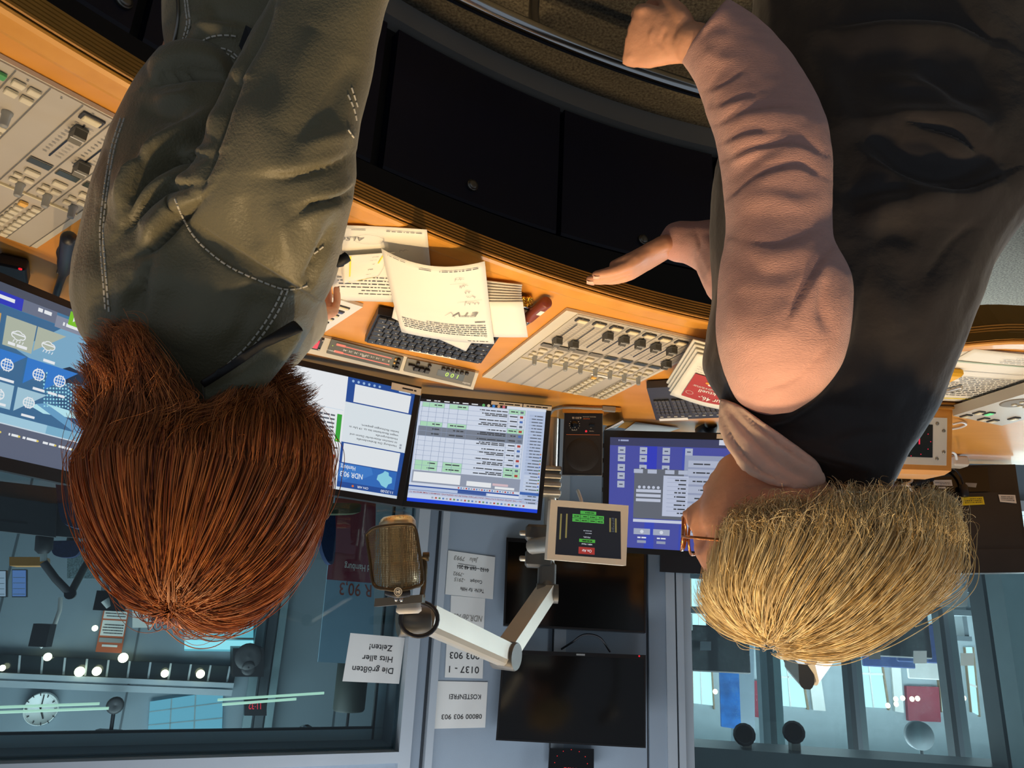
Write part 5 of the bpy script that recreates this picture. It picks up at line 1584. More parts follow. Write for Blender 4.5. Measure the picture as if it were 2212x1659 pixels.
# calendar and white board
o_, q = flat('calendar', 'orange three-month calendar on the grey studio wall', 'calendar', ((262, 1411), (206, 1408), (229, 1290), (284, 1293)), D_ - .03, mat('orange_calendar', 'b5562e', .7, var=.05), .01)
a = Art(q)
for v0, v1 in ((.30, .58), (.61, .80), (.83, 1.0)): a.rect(.05, v0, .95, v1, M_white); [words(a, .1, .9, v0 + .04 + .05 * k, .02, M_ink, 700 + k) for k in range(int((v1 - v0) / .06))]
a.rect(.2, .10, .8, .14, M_white); a.rect(.05, .18, .95, .26, M_grey); a.build('calendar_print', o_)
flat('notice_board', 'pale board hanging beside the orange calendar', 'board', box4(286, 1308, 330, 1356), D_ - .03, M_white, .01)
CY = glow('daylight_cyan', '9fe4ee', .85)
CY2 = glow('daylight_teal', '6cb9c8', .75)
ow, q = flat('bright_pane', 'bright cyan window strip behind the red hair in the neighbouring studio', 'window', ((547, 1382 + 26), (398, 1406), (400, 1300), (548, 1300)), D_ - .03, CY2, .01)
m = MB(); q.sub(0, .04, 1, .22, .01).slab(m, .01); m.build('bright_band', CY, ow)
m = MB(); q.sub(0, .24, 1, .28, .012).slab(m, .01); m.build('sill', M_white, ow)
ow, q = flat('bright_pane', 'tall bright blue reflection built as a glowing pane right of the small ceiling camera', 'window', ((478, 1628), (316, 1632), (324, 1516), (482, 1492)), D_ - .03, glow('reflected_daylight_blue', '6fb4cc', .62), .01)  # daylight reflected in the glass, added here as a glowing pane
m = MB(); hq_ = [q.pt(.62 + .22 * math.cos(t), .62 + .34 * math.sin(t), .004) for t in (2 * PI * k / 20 for k in range(20))]
for v0 in (.25, .55, .8): q.sub(0, v0, 1, v0 + .02, .006).slab(m, .006)
for u0 in (.33, .66): q.sub(u0, 0, u0 + .02, 1, .006).slab(m, .006)
m.build('pane_bars', M_teal, ow)  # bars laid over the added reflection pane
# door posts between the window band and the banner
for i, (x0, x1, M_) in enumerate(((548, 566, M_teal), (572, 590, M_far2), (594, 610, M_teal))):
    m = MB(); a_, b_ = wr(x1, 1400, D_ - .1), wr(x0, 1400, D_ - .1); m.prism([Vector((a_.x, a_.y, 0)), Vector((b_.x, b_.y, 0)), Vector((b_.x, b_.y, 3.05)), Vector((a_.x, a_.y, 3.05))], -NR * .05)
    tag(m.build('trim_%d' % (2 + i), M_), kind='structure')
lp = thing('loudspeaker', 'black loudspeaker with a round cone in the neighbouring studio', 'loudspeaker', wr(535, 1432, D_ - .3))
q = rq(box4(503, 1400, 570, 1462), D_ - .3); m = MB(); q.slab(m, .22); m.build('cabinet', M_black, lp)
for v_, r_ in ((.70, .085), (.30, .045)):
    m = MB(); m.lathe([(r_, 0), (r_ * .92, .008), (r_ * .5, -.002 + .004), (.001, .008)], q.pt(.5, v_), q.n, 20); m.build('cone', M_dkgrey, lp)
ok, q = flat('led_clock', 'red digital clock on the dark post of the neighbouring studio', 'clock', box4(528, 1508, 576, 1546), D_ - .3, M_black, .05)
a = Art(q); a.text('11:32', .2, .72, .36, g('ff3048'), w=.62); a.build('red_digits', ok)
# banner
bn, q = flat('banner', 'tall white and maroon banner lettered 90,3 Hamburg behind the window', 'banner', ((805, 1436), (687, 1430), (724, 1075), (812, 1085)), 1.1, mat('pale_blue_banner', '8aa9bb', .7, var=.03), .015)
a = Art(q); hv = .43
a.rect(0, hv, 1, 1, M_dkred); uu = q.uv(738, 1285)[0]
a.text('R 90,3', .04, hv - .012, .072, mat('brick_print', '9a4a3c', .7, var=.04), w=.68); a.text('d Hamburg', .10, q.uv(770, 1219)[1], .042, M_paper, w=.55)
a.build('banner_lettering', bn)
# hanging shade
sh = thing('pendant_shade', 'dark olive cylinder shade hanging behind the taped notice on the window', 'lamp', wr(752, 1475, 1.3))
r_ = (wr(718, 1475, 1.3) - wr(786, 1475, 1.3)).length / 2; c0, c1 = wr(753, 1415, 1.3), wr(753, 1536, 1.3)
c0 = Vector((c1.x, c1.y, c0.z))
m = MB(); m.lathe([(r_ * .94, 0), (r_, .01), (r_ * .98, (c1 - c0).length - .01), (r_ * .9, (c1 - c0).length)], c0, (0, 0, 1), 28); m.build('shade', mat('dark_olive_shade', '2b302a', .6, var=.08), sh)
m = MB(); m.tube([c1, Vector((c1.x, c1.y, 3.1))], .008, 8); m.build('rod', M_black, sh)
# desk equipment behind the glass
for i, (px, lab) in enumerate(((((118, 1160), (-80, 1138), (-80, 1030), (124, 1054)), 'dark grey screen back low behind the window'), (((246, 1168), (112, 1157), (122, 1056), (256, 1072)), 'dark grey screen back beside the navy chair'))):
    o_, q = flat('rear_facing_screen', lab, 'monitor', px, .75 + .06 * i, M_dkgrey, .04)
    m = MB(); q.sub(.3, .2, .7, .25, .002).slab(m, .002); m.build('vent', M_black, o_)
M_nav = mat('navy_fabric', '1b2c52', .9, var=.15, scale=60, bump=.3, bscale=200)


def chair(label, px, d, th=.09):
    root = thing('office_chair', label, 'chair', wr(*px[0], d))
    pts = bez([wr(x, y, d) for x, y in px] + [wr(*px[0], d)], 5)[:-1]
    m = MB(); m.prism(pts, -NR * th); m.build('backrest', M_nav, root)
    cc = sum(pts, Vector()) / len(pts); cc -= NR * (th + .03)
    m = MB(); m.tube([cc, Vector((cc.x, cc.y, .45)), Vector((cc.x, cc.y, .05))], .025, 10); m.build('post', M_black, root)
    m = MB(); m.box(Vector((cc.x, cc.y, .47)) - NR * .2, .45, .45, .08, None, 0, .03); m.build('seat', M_nav, root)
    return root


chair('navy chair back in front of the dark grey screens', ((120, 1046), (190, 1060), (189, 1125), (180, 1141), (150, 1136), (130, 1118)), .62)
chair('second navy chair back behind the microphone of the neighbouring studio', ((108, 1168), (175, 1170), (168, 1196), (148, 1204), (116, 1198)), 1.15)
c3_ = chair('navy chair with an olive armrest beside the maroon banner', ((690, 1100), (722, 1100), (724, 1200), (712, 1218), (695, 1180)), .85)
m = MB(); m.prism(bez([wr(x, y, .6) for x, y in ((675, 1087), (770, 1087), (779, 1098), (770, 1108), (690, 1110))], 4), -NR * .09)
m.build('armrest', mat('olive_armrest', '4b4e36', .6, var=.1), c3_)
m2 = thing('studio_microphone', 'dark studio microphone with its boom arm in the neighbouring studio', 'microphone', wr(97, 1200, .9))
m = MB(); c0, c1 = wr(97, 1153, .9), wr(94, 1196, .9); m.lathe([(.03, 0), (.036, .01), (.036, (c1 - c0).length * .8), (.02, (c1 - c0).length)], c0, c1 - c0, 16); m.build('body', M_dkgrey, m2)
m = MB(); m.tube([c1, wr(94, 1212, .9)], .014, 8); m.build('stem', M_white, m2)
m = MB(); m.tube([wr(94, 1215, .9), wr(120, 1250, .92), wr(152, 1283, .95)], .017, 8); m.build('arm_upper', M_dkgrey, m2)
m = MB(); m.tube([wr(152, 1283, .95), wr(180, 1230, 1.0), wr(212, 1178, 1.05), Vector((wr(212, 1178, 1.05).x, wr(212, 1178, 1.05).y, .7))], .017, 8); m.build('arm_lower', M_alud, m2)
m = MB(); m.lathe([(.024, -.02), (.024, .02)], wr(152, 1283, .95), NR, 12); m.build('arm_joint', M_black, m2)
a3 = thing('desk_lamp', 'thin white jointed lamp arm in front of the grey studio panels', 'arm', wr(130, 1310, 1.2))
m = MB(); m.tube([wr(131, 1290, 1.2), wr(129, 1318, 1.2), wr(107, 1380, 1.2), wr(86, 1398, 1.2)], .010, 8); m.build('tube', M_white, a3)
m = MB(); m.box(wr(92, 1372, 1.15), .08, .05, .10); m.build('clamp', M_dkgrey, a3)
a4 = thing('desk_lamp', 'pale grey upright lamp arm with a dark joint near the orange calendar', 'arm', wr(228, 1290, 1.1))
m = MB(); m.tube([wr(235, 1180, 1.1), wr(226, 1290, 1.1)], .018, 8); m.build('tube', M_frame, a4)
m = MB(); m.box(wr(240, 1298, 1.1), .12, .07, .09); m.build('joint', M_black, a4)
m = MB(); m.tube([wr(238, 1310, 1.08), wr(228, 1295, 1.08)], .022, 8); m.build('short_arm', M_white, a4)
for i, (px, c_, lab) in enumerate((((-40, 1232, 14, 1290), 'aebfd6', 'pale lit screen at the edge of the neighbouring studio'), ((26, 1230, 57, 1290), '6d8fd0', 'blue lit screen beside the pale one in the neighbouring studio'))):
    o_, q = flat('screen', lab, 'monitor', box4(*px), 1.0, M_bezel, .04); m = MB(); q.sub(.03, .03, .97, .97, .003).slab(m, .002); pic = m.build('picture', g(c_, .7), o_)
    a = Art(q, .005); [a.rect(.08, .1 + .2 * k, .92, .12 + .2 * k, M_frame) for k in range(4)]; a.build('picture_lines', pic)
m = MB(); q = rq(box4(145, 1175, 300, 1250), 1.5); q.slab(m, .04); tag(m.build('perforated_panel', mat('perforated_grey', '74888c', .6, var=.5, scale=140)), 'perforated grey panel behind the boom arm', 'panel')
m = MB(); q = rq(box4(20, 1203, 96, 1222), 1.2); q.slab(m, .2); tag(m.build('studio_table', M_wood), 'narrow wooden table edge behind the dark studio microphone', 'table')
for i, (p_, q_, z_) in enumerate((((-60, 1530), (215, 1520), 1.7), ((-60, 1541), (235, 1530), 1.7), ((470, 1512), (700, 1497), 1.5), ((480, 1522), (640, 1510), 1.5))):  # glowing rods added in place of lamp reflections in the glass
    m = MB(); m.tube([wr(*p_, z_), wr(*q_, z_)], .007, 6); tag(m.build('tube_light', glow('pale_green_streak', 'b8d8c0', .8)), ('thin pale lamp reflection built as a glowing streak before the white clock', 'thin pale lamp reflection built as a glowing streak beside the red digital clock')[i > 1], 'light', ('reflection streaks by the clock', 'reflection streaks by the banner')[i > 1])
sp2 = thing('spotlight', 'small chrome spotlight on a white clip above the pendant shade', 'spotlight', wr(655, 1600, 1.5))
m = MB(); m.lathe([(.03, 0), (.045, .03), (.05, .06), (.03, .065)], wr(655, 1582, 1.5), NR, 14); m.build('head', M_chrome, sp2)
m = MB(); m.box(wr(655, 1600, 1.5), .035, .04, .09); m.build('clip', M_white, sp2)

# ------------------------------------------------------------------ office beyond the left-hand window
YF = 10.0
M_off = mat('office_grey_wall', '98a2a6', .7, var=.05)
M_offc = mat('office_ceiling', 'c3c9c8', .8, var=.04)
M_offd = mat('office_dark_header', '4d575c', .6, var=.06)
m = MB()
m.prism([(-14, YF, 0), (1, YF, 0), (1, YF, 3.4), (-14, YF, 3.4)], (0, .1, 0), 0)
st('wall_office', m, M_off); m = MB()
m.prism([(-14, 3.6, 2.86), (1, 3.6, 2.86), (1, YF, 2.86), (-14, YF, 2.86)], (0, 0, .05), 0)
st('ceiling_office', m, M_offc); m = MB()
m.prism([(-14, 3.56, 0), (1, 3.56, 0), (1, YF, 0), (-14, YF, 0)], (0, 0, -.05), 0)
st('floor_office', m, M_carpetfar); m = MB()
a_ = wb(1400, 1400, .2).x
m.prism([(a_, 3.56, 0), (a_, YF, 0), (a_, YF, 3.4), (a_, 3.56, 3.4)], (.06, 0, 0), 0)
st('wall_office_side', m, M_off); m = MB()
q = Quad(*[P(x, y, 4.3) for x, y in ((2300, 1800), (1480, 1720), (1480, 1612), (2300, 1668))]); q.slab(m, .3, 0)
st('trim_9', m, M_offd)
area('office_light', (-4.5, 6.5, 2.8), (-4.5, 6.5, 0), 360, (.97, .98, 1.0), 5, 4)
area('office_daylight', (-4.5, 9.6, 1.6), (-4, 4, 1.0), 260, (.85, .97, 1.0), 6, 1.8)
SKY = glow('bright_daylight', 'd4fbff', 1.0)


def fo(name, label, cat, px, y, M, t=.05, group=None):
    return flat(name, label, cat, px, 0, M, t, 'l', group, y)


for i, (px, lab) in enumerate(((((1540, 1524), (1497, 1519), (1492, 1240), (1524, 1240)), 'leftmost'), (((1742, 1529), (1682, 1524), (1677, 1400), (1722, 1400)), ''), (((1917, 1530), (1864, 1527), (1850, 1376), (1894, 1376)), ''), (((2057, 1534), (2033, 1536), (2025, 1450), (2046, 1449)), ''), (((2114, 1545), (2097, 1536), (2083, 1398), (2100, 1398)), ''))):
    lab = ('bright office window next to the window post, behind the blond hair', 'bright office window behind the pale boom arm', 'large bright office window behind the row of desks', 'short bright office window beside the light post', 'narrow bright office window beside the dark pillar')[i]
    o_, q = fo('office_window', lab, 'window', px, YF - .03, SKY, .02)
    m = MB(); q.sub(.0, .42, 1, .45, .02).slab(m, .03)
    if i < 3: q.sub(.55, 0, .60, 1, .02).slab(m, .03)
    m.build('pane_bars', M_white, o_)
    m = MB(); q.sub(-.06, -.02, 0, 1, .03).slab(m, .05); q.sub(1, -.02, 1.06, 1, .03).slab(m, .05); m.build('frame', mat('oak_frame', '8c7358', .6, var=.1), o_)
for i, (px, lab) in enumerate(((((1784, 1536), (1757, 1534), (1744, 1432), (1769, 1432)), 'pale curtain beside the window behind the boom arm'), (((1953, 1540), (1934, 1537), (1924, 1420), (1944, 1420)), 'pale curtain beside the large office window'))):
    fo('curtain', lab, 'curtain', px, YF - .042, M_white, .04)
# partition posts and frames
for i, (xs, y, Ms) in enumerate((((1640, 1655, 1668, 1684), 5.2, (M_far, M_offd, M_teal)), ((1826, 1836, 1846, 1858), 5.0, (M_offd, M_far, M_teal)), ((2036, 2046, 2056, 2070), 4.8, (M_offd, M_far, M_teal)))):
    m = MB(); ks = []
    for k in range(3):
        a_, b_ = P(xs[k + 1], 1400, y), P(xs[k], 1400, y); m.prism([Vector((a_.x, y, 0)), Vector((b_.x, y, 0)), Vector((b_.x, y, 2.86)), Vector((a_.x, y, 2.86))], (0, .08 + .02 * k, 0), k)
    tag(m.build('trim_%d' % (5 + i), Ms), kind='structure')
m = MB()
for x0, x1, y, mi in ((2142, 2190, 4.3, 0), (2186, 2250, 4.1, 1)):
    a_, b_ = P(x1, 1400, y), P(x0, 1400, y); m.prism([Vector((a_.x, y, 0)), Vector((b_.x, y, 0)), Vector((b_.x, y, 2.86)), Vector((a_.x, y, 2.86))], (0, .14, 0), mi)
for y_, zz in ((5.1, 2.55), (5.1, .92)):
    m.prism([(-9, y_, zz), (a_.x + 4, y_, zz), (a_.x + 4, y_, zz + .06), (-9, y_, zz + .06)], (0, .06, 0), 2)
tag(m.build('trim_8', [M_offd, M_teal, M_far]), kind='structure')
m = MB(); m.prism([(-9, 5.13, .98), (-.9, 5.13, .98), (-.9, 5.13, 2.55), (-9, 5.13, 2.55)], (0, .01, 0))
tag(m.build('window_3', M_glass), kind='structure')
o_, q = fo('hanging_banner', 'bright blue hanging banner in the office behind the blond hair', 'banner', ((1601, 1576), (1559, 1570), (1553, 1390), (1594, 1396)), 6.2, mat('bright_blue_banner', '1f6fc0', .6, var=.35, scale=9), .03)
a = Art(q)
r = random.Random(5)
for k in range(60): u_, v_ = r.uniform(.05, .4), r.uniform(.05, .5); a.rect(u_, v_, u_ + .03, v_ + .01, g('5fa8f0', .8))
a.build('banner_print', o_)
fo('grey_column', 'grey column behind the bright blue banner', 'column', ((1632, 1640), (1596, 1630), (1590, 1240), (1626, 1240)), 6.6, M_far, .2)
fo('red_board', 'narrow dark red wall board beside the grey column', 'board', ((1650, 1552), (1628, 1548), (1626, 1470), (1648, 1472)), 9.95, M_dkred, .05)
fo('red_board', 'large dark red wall board under the round dark disc in the office', 'board', ((2033, 1560), (1963, 1557), (1958, 1482), (2028, 1484)), 9.94, M_dkred, .06)
ds = thing('hanging_disc', 'round dark disc hanging from the office ceiling', 'disc', P(1990, 1590, 5.6))
r_ = (P(1961, 1590, 5.6) - P(2019, 1590, 5.6)).length / 2
m = MB(); m.lathe([(r_ * .97, -.06), (r_, -.03), (r_ * .98, .0), (.001, .004)], P(1990, 1590, 5.6), (0, -1, 0), 30); m.build('disc_face', M_offd, ds)
m = MB(); m.tube([P(1990, 1617, 5.63), Vector((P(1990, 1617, 5.63).x, 5.63, 2.86))], .012, 8); m.build('rod', M_black, ds)
for i, (x, y) in enumerate(((1610, 1595), (1715, 1590))):
    s_ = thing('track_spotlight', ('black track spotlight above the bright blue banner', 'black track spotlight above the window behind the boom arm')[i], 'spotlight', P(x, y + 20, 4.4))
    m = MB(); m.lathe([(.03, 0), (.05, .05), (.06, .09), (.045, .1)], P(x, y, 4.4), (.3, -.8, -.3), 14); m.build('head', M_black, s_)
    m = MB(); m.box(P(x + 1, y + 18, 4.42), .05, .05, .10); m.build('driver_box', M_grey, s_)
    m = MB(); m.tube([P(x + 3, y + 30, 4.42), P(x + 4, y + 50, 4.42)], .008, 6); m.box(P(x + 4, y + 50, 4.42), .10, .06, .03); m.build('mount', M_black, s_)
for i, (px, y, lab) in enumerate((((1878, 1403, 1902, 1424), 5.3, 'grey'), ((1974, 1406, 2002, 1433), 5.3, 'white'), ((2076, 1411, 2104, 1438), 5.2, 'pale'), ((1513, 1386, 1536, 1405), 5.0, 'blue grey'))):
    fo('square_sign', '%s square sign on the office glass partition' % lab, 'sign', box4(*px), (5.124, 5.125, 5.126, 5.0)[i], (M_grey, M_white, M_paper, M_far)[i], .006)
for i, (x, y) in enumerate(((1935, 1510), (1950, 1508), (1970, 1510), (1982, 1509), (1936, 1521), (1918, 1524), (2072, 1524), (2072, 1540), (2082, 1508), (1545, 1494))):
    m = MB(); m.lathe([(.02, -.01), (.025, 0), (.001, .006)], P(x, y, 7.5), (0, -1, 0), 8); tag(m.build('ceiling_lamp', LAMP), 'tiny warm lamp glowing in the office', 'lamp', 'tiny office lamps')


def workstation(label, x, yb, dep, col, k):
    root = thing('workstation', label, 'desk', P(x, yb, dep))
    b_ = P(x, yb, dep)
    m = MB(); m.box(Vector((b_.x, dep, b_.z)), .8, .4, .05); m.box(Vector((b_.x - .36, dep, b_.z / 2 + .01)), .05, .36, b_.z - .03); m.box(Vector((b_.x + .36, dep, b_.z / 2 + .01)), .05, .36, b_.z - .03); m.build('table', M_offd, root)
    m = MB(); m.box(Vector((b_.x, dep - .05, b_.z + .28)), .55, .05, .34, None, 0, .01); m.box(Vector((b_.x, dep - .02, b_.z + .06)), .08, .05, .14); m.build('screen', col, root)
    m = MB(); m.box(Vector((b_.x + .3, dep - .15, b_.z + .09)), .18, .2, .12); m.build('papers', M_white, root)


for k, (x, yb, dep, lab) in enumerate(((1915, 1290, 6.0, 'office desk with a dark screen left of the large monitor back'), (1985, 1320, 7.0, 'office desk with a blue screen behind the partition'), (1905, 1345, 8.2, 'far office desk with a navy screen by the large bright window'), (2000, 1375, 8.6, 'far office desk with a pale screen under the red cabinet'), (1535, 1320, 6.0, 'office desk beside the window post'))):
    workstation(lab, x, yb, dep, (M_black, M_nav, M_nav, M_grey, M_black)[k], k)
for i, (px, y, M_, lab) in enumerate((((1955, 1255, 2000, 1290), 4.6, M_nav, 'navy chair back behind the black monitor'), ((2035, 1265, 2090, 1310), 4.7, M_white, 'white cabinet behind the black monitor'), ((1890, 1240, 1950, 1270), 4.5, M_black, 'black chair back in the office near the blond hair'), ((2000, 1300, 2030, 1325), 4.9, M_dkred, 'small red box in the office'))):
    fo(('office_chair', 'cabinet', 'office_chair', 'box')[i], lab, ('chair', 'cabinet', 'chair', 'box')[i], box4(*px), y, M_, .12)

# ------------------------------------------------------------------ people
M_skin = mat('warm_skin', 'd39b7c', .48, var=.07, scale=25, bump=.12, bscale=180)
M_skin.node_tree.nodes['Principled BSDF'].inputs['Subsurface Weight'].default_value = .12
M_skin.node_tree.nodes['Principled BSDF'].inputs['Subsurface Radius'].default_value = (.012, .005, .003)
M_nail = mat('finger_nail', 'd8a892', .3, var=.03)


def oliv(name, c1, c2, rough, bscale, bump=.35):
    m_ = mat(name, c1, rough, col2=c2, scale=7, bump=bump, bscale=bscale, sheen=.25)
    return m_


M_olive = oliv('olive_waxed_cotton', '645e45', '777055', .50, 420, .25)
M_olive2 = oliv('olive_collar_cotton', '5d5a42', '6e6a4e', .55, 420, .25)
M_blacktrim = mat('black_trim', '0f0f10', .6, var=.1)
M_stitch = mat('white_stitching', 'cfc9ba', .8, var=.05)
M_vest = mat('black_quilted_vest', '29221f', .66, var=.22, scale=9, bump=.25, bscale=90, sheen=.15)
M_pink = mat('dusty_pink_knit', 'cf9c90', .85, var=.07, scale=14, bump=.5, bscale=260, stretch=(1, 1, 6), sheen=.3)
M_scarf = mat('pale_pink_scarf', 'e2c2ae', .85, var=.08, scale=20, bump=.3, bscale=150)
M_gold2 = mat('rose_gold_metal', 'b5764a', .25, metal=.8, var=.05)


KD = [1.0]                             # how near this person sits: depths and thicknesses are given for 1.0


def Pk(x, y, d): return P(x, y, d * KD[0])


def limbk(pts, rs, *a): return limb(pts, [r * KD[0] for r in rs], *a)


def sec(l, r, y, t):                   # one cross-section from its two outline pixels, depth and half thickness
    a_, b_ = Pk(l[0], l[1], y), Pk(r[0], r[1], y)
    return (a_ + b_) / 2, (b_ - a_) / 2, t * KD[0]


def loft(secs, n=28, pw=2.3, caps=True, sub=4):
    C_ = bez([s[0] for s in secs], sub); A_ = bez([s[1] for s in secs], sub)
    T_ = bez([Vector((s[2], 0, 0)) for s in secs], sub)
    V, Fc, k = [], [], len(C_)
    for i in range(k):
        t = (C_[min(i + 1, k - 1)] - C_[max(i - 1, 0)]).normalized()
        vw = (CAM - C_[i]).normalized(); b_ = (vw - A_[i] * (vw.dot(A_[i]) / A_[i].length_squared)).normalized()
        for j in range(n):
            q = 2 * PI * j / n; c, s_ = math.cos(q), math.sin(q)
            V.append(C_[i] + A_[i] * (abs(c) ** (2 / pw) * (1 if c > 0 else -1)) + b_ * T_[i].x * (abs(s_) ** (2 / pw) * (1 if s_ > 0 else -1)))
    for i in range(k - 1): Fc += [[i * n + j, i * n + (j + 1) % n, (i + 1) * n + (j + 1) % n, (i + 1) * n + j] for j in range(n)]
    if caps:
        for i0, cc in ((0, C_[0]), ((k - 1) * n, C_[-1])):
            V.append(cc); e = len(V) - 1
            Fc += [[e, i0 + (j + 1) % n, i0 + j] if i0 == 0 else [e, i0 + j, i0 + (j + 1) % n] for j in range(n)]
    return V, Fc


def limb(pts, rs, n=16, sub=4):        # round tapering limb with domed ends
    pts = bez(pts, sub); r_ = [v.x for v in bez([Vector((r, 0, 0)) for r in rs], sub)]
    m_ = MB(); d0, d1 = (pts[0] - pts[1]).normalized(), (pts[-1] - pts[-2]).normalized()
    pts = [pts[0] + d0 * r_[0] * .8, pts[0] + d0 * r_[0] * .5] + pts + [pts[-1] + d1 * r_[-1] * .5, pts[-1] + d1 * r_[-1] * .8]
    r_ = [r_[0] * .45, r_[0] * .85] + r_ + [r_[-1] * .85, r_[-1] * .45]
    m_.tube(pts, r_, n)
    return m_.v, m_.f


def blob(c, rx, ry, rz, M=None, n=16, f=None):
    V, Fc = [], []; M = M or Matrix.Identity(3)
    for i in range(n + 1):
        th = PI * i / n
        for j in range(2 * n):
            ph = PI * j / n; d = Vector((math.sin(th) * math.cos(ph), math.sin(th) * math.sin(ph), math.cos(th)))
            p = Vector((d.x * rx, d.y * ry, d.z * rz))
            if f: p = f(d, p)
            V.append(Vector(c) + M @ p)
    for i in range(n): Fc += [[i * 2 * n + j, (i + 1) * 2 * n + j, (i + 1) * 2 * n + (j + 1) % (2 * n), i * 2 * n + (j + 1) % (2 * n)] for j in range(2 * n)]
    return V, Fc


def fuse(parts, voxel, smooth_it=6, sf=.5):   # several closed pieces grown together into one skin
    V, Fc = [], []
    for v_, f_ in parts:
        k = len(V); V += [tuple(p) for p in v_]; Fc += [[i + k for i in q] for q in f_]
    me = bpy.data.meshes.new('skin'); me.from_pydata(V, [], Fc); o = bpy.data.objects.new('skin', me); COL.objects.link(o)
    r_ = o.modifiers.new('r', 'REMESH'); r_.mode = 'VOXEL'; r_.voxel_size = voxel
    s_ = o.modifiers.new('s', 'SMOOTH'); s_.factor = sf; s_.iterations = smooth_it
    dg = bpy.context.evaluated_depsgraph_get(); out = bpy.data.meshes.new_from_object(o.evaluated_get(dg))
    bpy.data.objects.remove(o); bpy.data.meshes.remove(me)
    return out


Rm = np.array([list(_right), list(_up), list(_fwd)])


def projn(co):
    q = (co - np.array(CAM)) @ Rm.T
    return np.stack([2212 - (F * q[:, 0] / q[:, 2] + 1106), 1659 - (829.5 - F * q[:, 1] / q[:, 2])], 1)


def fold(me, folds, noise_amp=.0, noise_scale=12.0, seed=0):
    """folds: (polyline px, width px, height m, kind); raised or sunk along the line, fading at its ends."""
    n = len(me.vertices); co = np.empty(n * 3); me.vertices.foreach_get('co', co); co = co.reshape(-1, 3)
    no = np.empty(n * 3); me.vertices.foreach_get('normal', no); no = no.reshape(-1, 3)
    px = projn(co); view = np.array(CAM) - co; view /= np.linalg.norm(view, axis=1)[:, None]
    face = np.clip((no * view).sum(1) * 2.5 + .35, 0, 1)
    disp = np.zeros(n)
    for pts, wd, h, kind in folds:
        pl = np.array([(p.x, p.y) for p in bez([Vector((x, y, 0)) for x, y in pts], 5)])
        seg = pl[1:] - pl[:-1]; L = np.linalg.norm(seg, axis=1); cum = np.r_[0, np.cumsum(L)]
        best = np.full(n, 1e9); sgn = np.zeros(n); tt = np.zeros(n)
        near = np.where((px[:, 0] > pl[:, 0].min() - 4 * wd) & (px[:, 0] < pl[:, 0].max() + 4 * wd) & (px[:, 1] > pl[:, 1].min() - 4 * wd) & (px[:, 1] < pl[:, 1].max() + 4 * wd))[0]
        if not len(near): continue
        q = px[near]
        for i in range(len(seg)):
            r_ = q - pl[i]; t = np.clip((r_ @ seg[i]) / (L[i] ** 2 + 1e-9), 0, 1)
            d = r_ - t[:, None] * seg[i]; dd = np.hypot(d[:, 0], d[:, 1])
            b_ = dd < best[near]
            ii = near[b_]; best[ii] = dd[b_]
            sgn[ii] = np.sign(seg[i][0] * r_[b_, 1] - seg[i][1] * r_[b_, 0]); tt[ii] = (cum[i] + t[b_] * L[i]) / cum[-1]
        fade = np.clip(np.sin(PI * np.clip(tt, .02, .98)), 0, 1) ** .6
        x = best / wd
        if kind == 'r': pr = np.exp(-x * x)
        elif kind == 'c': pr = np.exp(-x * 1.4)
        else:                          # 's': a roll on one side that drops into a crease on the other
            sx = x * sgn; pr = np.where(sx > 0, sx * np.exp(1 - sx * 1.1) * .9, -.55 * np.exp(-sx * sx * 2.5))
            pr = np.where(np.abs(sx) > 5, 0, pr)
        disp += np.where(best < 5 * wd, pr * h * fade, 0)
    disp *= face
    if noise_amp:
        nz = np.array([noise.fractal(Vector(c) * noise_scale + Vector((seed, 0, 0)), .8, 2.1, 3) for c in co]); disp += nz * noise_amp
    co += no * disp[:, None]
    me.vertices.foreach_set('co', co.ravel()); me.update()
    return me


def put(name, me, M, parent):          # link a finished mesh as a child of its person
    off = BASE[parent if parent.parent is None else parent.parent]
    n = len(me.vertices); co = np.empty(n * 3); me.vertices.foreach_get('co', co)
    co = (co.reshape(-1, 3) - np.array(off)).ravel(); me.vertices.foreach_set('co', co)
    me.name = name; me.materials.clear(); me.materials.append(M)
    me.polygons.foreach_set('use_smooth', [True] * len(me.polygons)); me.update()
    o = bpy.data.objects.new(name, me); COL.objects.link(o); o.parent = parent
    return o


def bvh(me):
    return BVHTree.FromPolygons([v.co[:] for v in me.vertices], [p.vertices[:] for p in me.polygons])


def onskin(tree, x, y, lift=.0012):    # the point of a garment under a photo pixel
    d = ray(x, y).normalized(); h = tree.ray_cast(CAM, d)
    return h[0] - d * lift if h[0] else None


def seam(mb, tree, pts, r=.0009, dash=.0042, gap=.0016, lift=.0009):   # a row of stitches along a pixel line
    c = bez([Vector((x, y, 0)) for x, y in pts], 10); L = [onskin(tree, p.x, p.y, lift) for p in c]
    L = [p for p in L if p]
    clean = [L[0]] if L else []
    for p in L[1:]:
        if (p - clean[-1]).length < .03: clean.append(p)
        elif len(clean) < 3: clean = [p]
    acc = 0; cur = []; on = True
    for p, q_ in zip(clean, clean[1:]):
        d = q_ - p; l_ = d.length
        if l_ < 1e-6: continue
        pos = 0
        while pos < l_:
            lim = (dash if on else gap) - acc; stp = min(lim, l_ - pos)
            if on:
                if not cur: cur = [p + d * (pos / l_)]
                cur.append(p + d * ((pos + stp) / l_))
            pos += stp; acc += stp
            if acc >= (dash if on else gap) - 1e-7:
                if on and len(cur) > 1 and (cur[-1] - cur[0]).length > 1e-4: mb.tube([cur[0], cur[-1]], r, 5)
                cur = []; on = not on; acc = 0


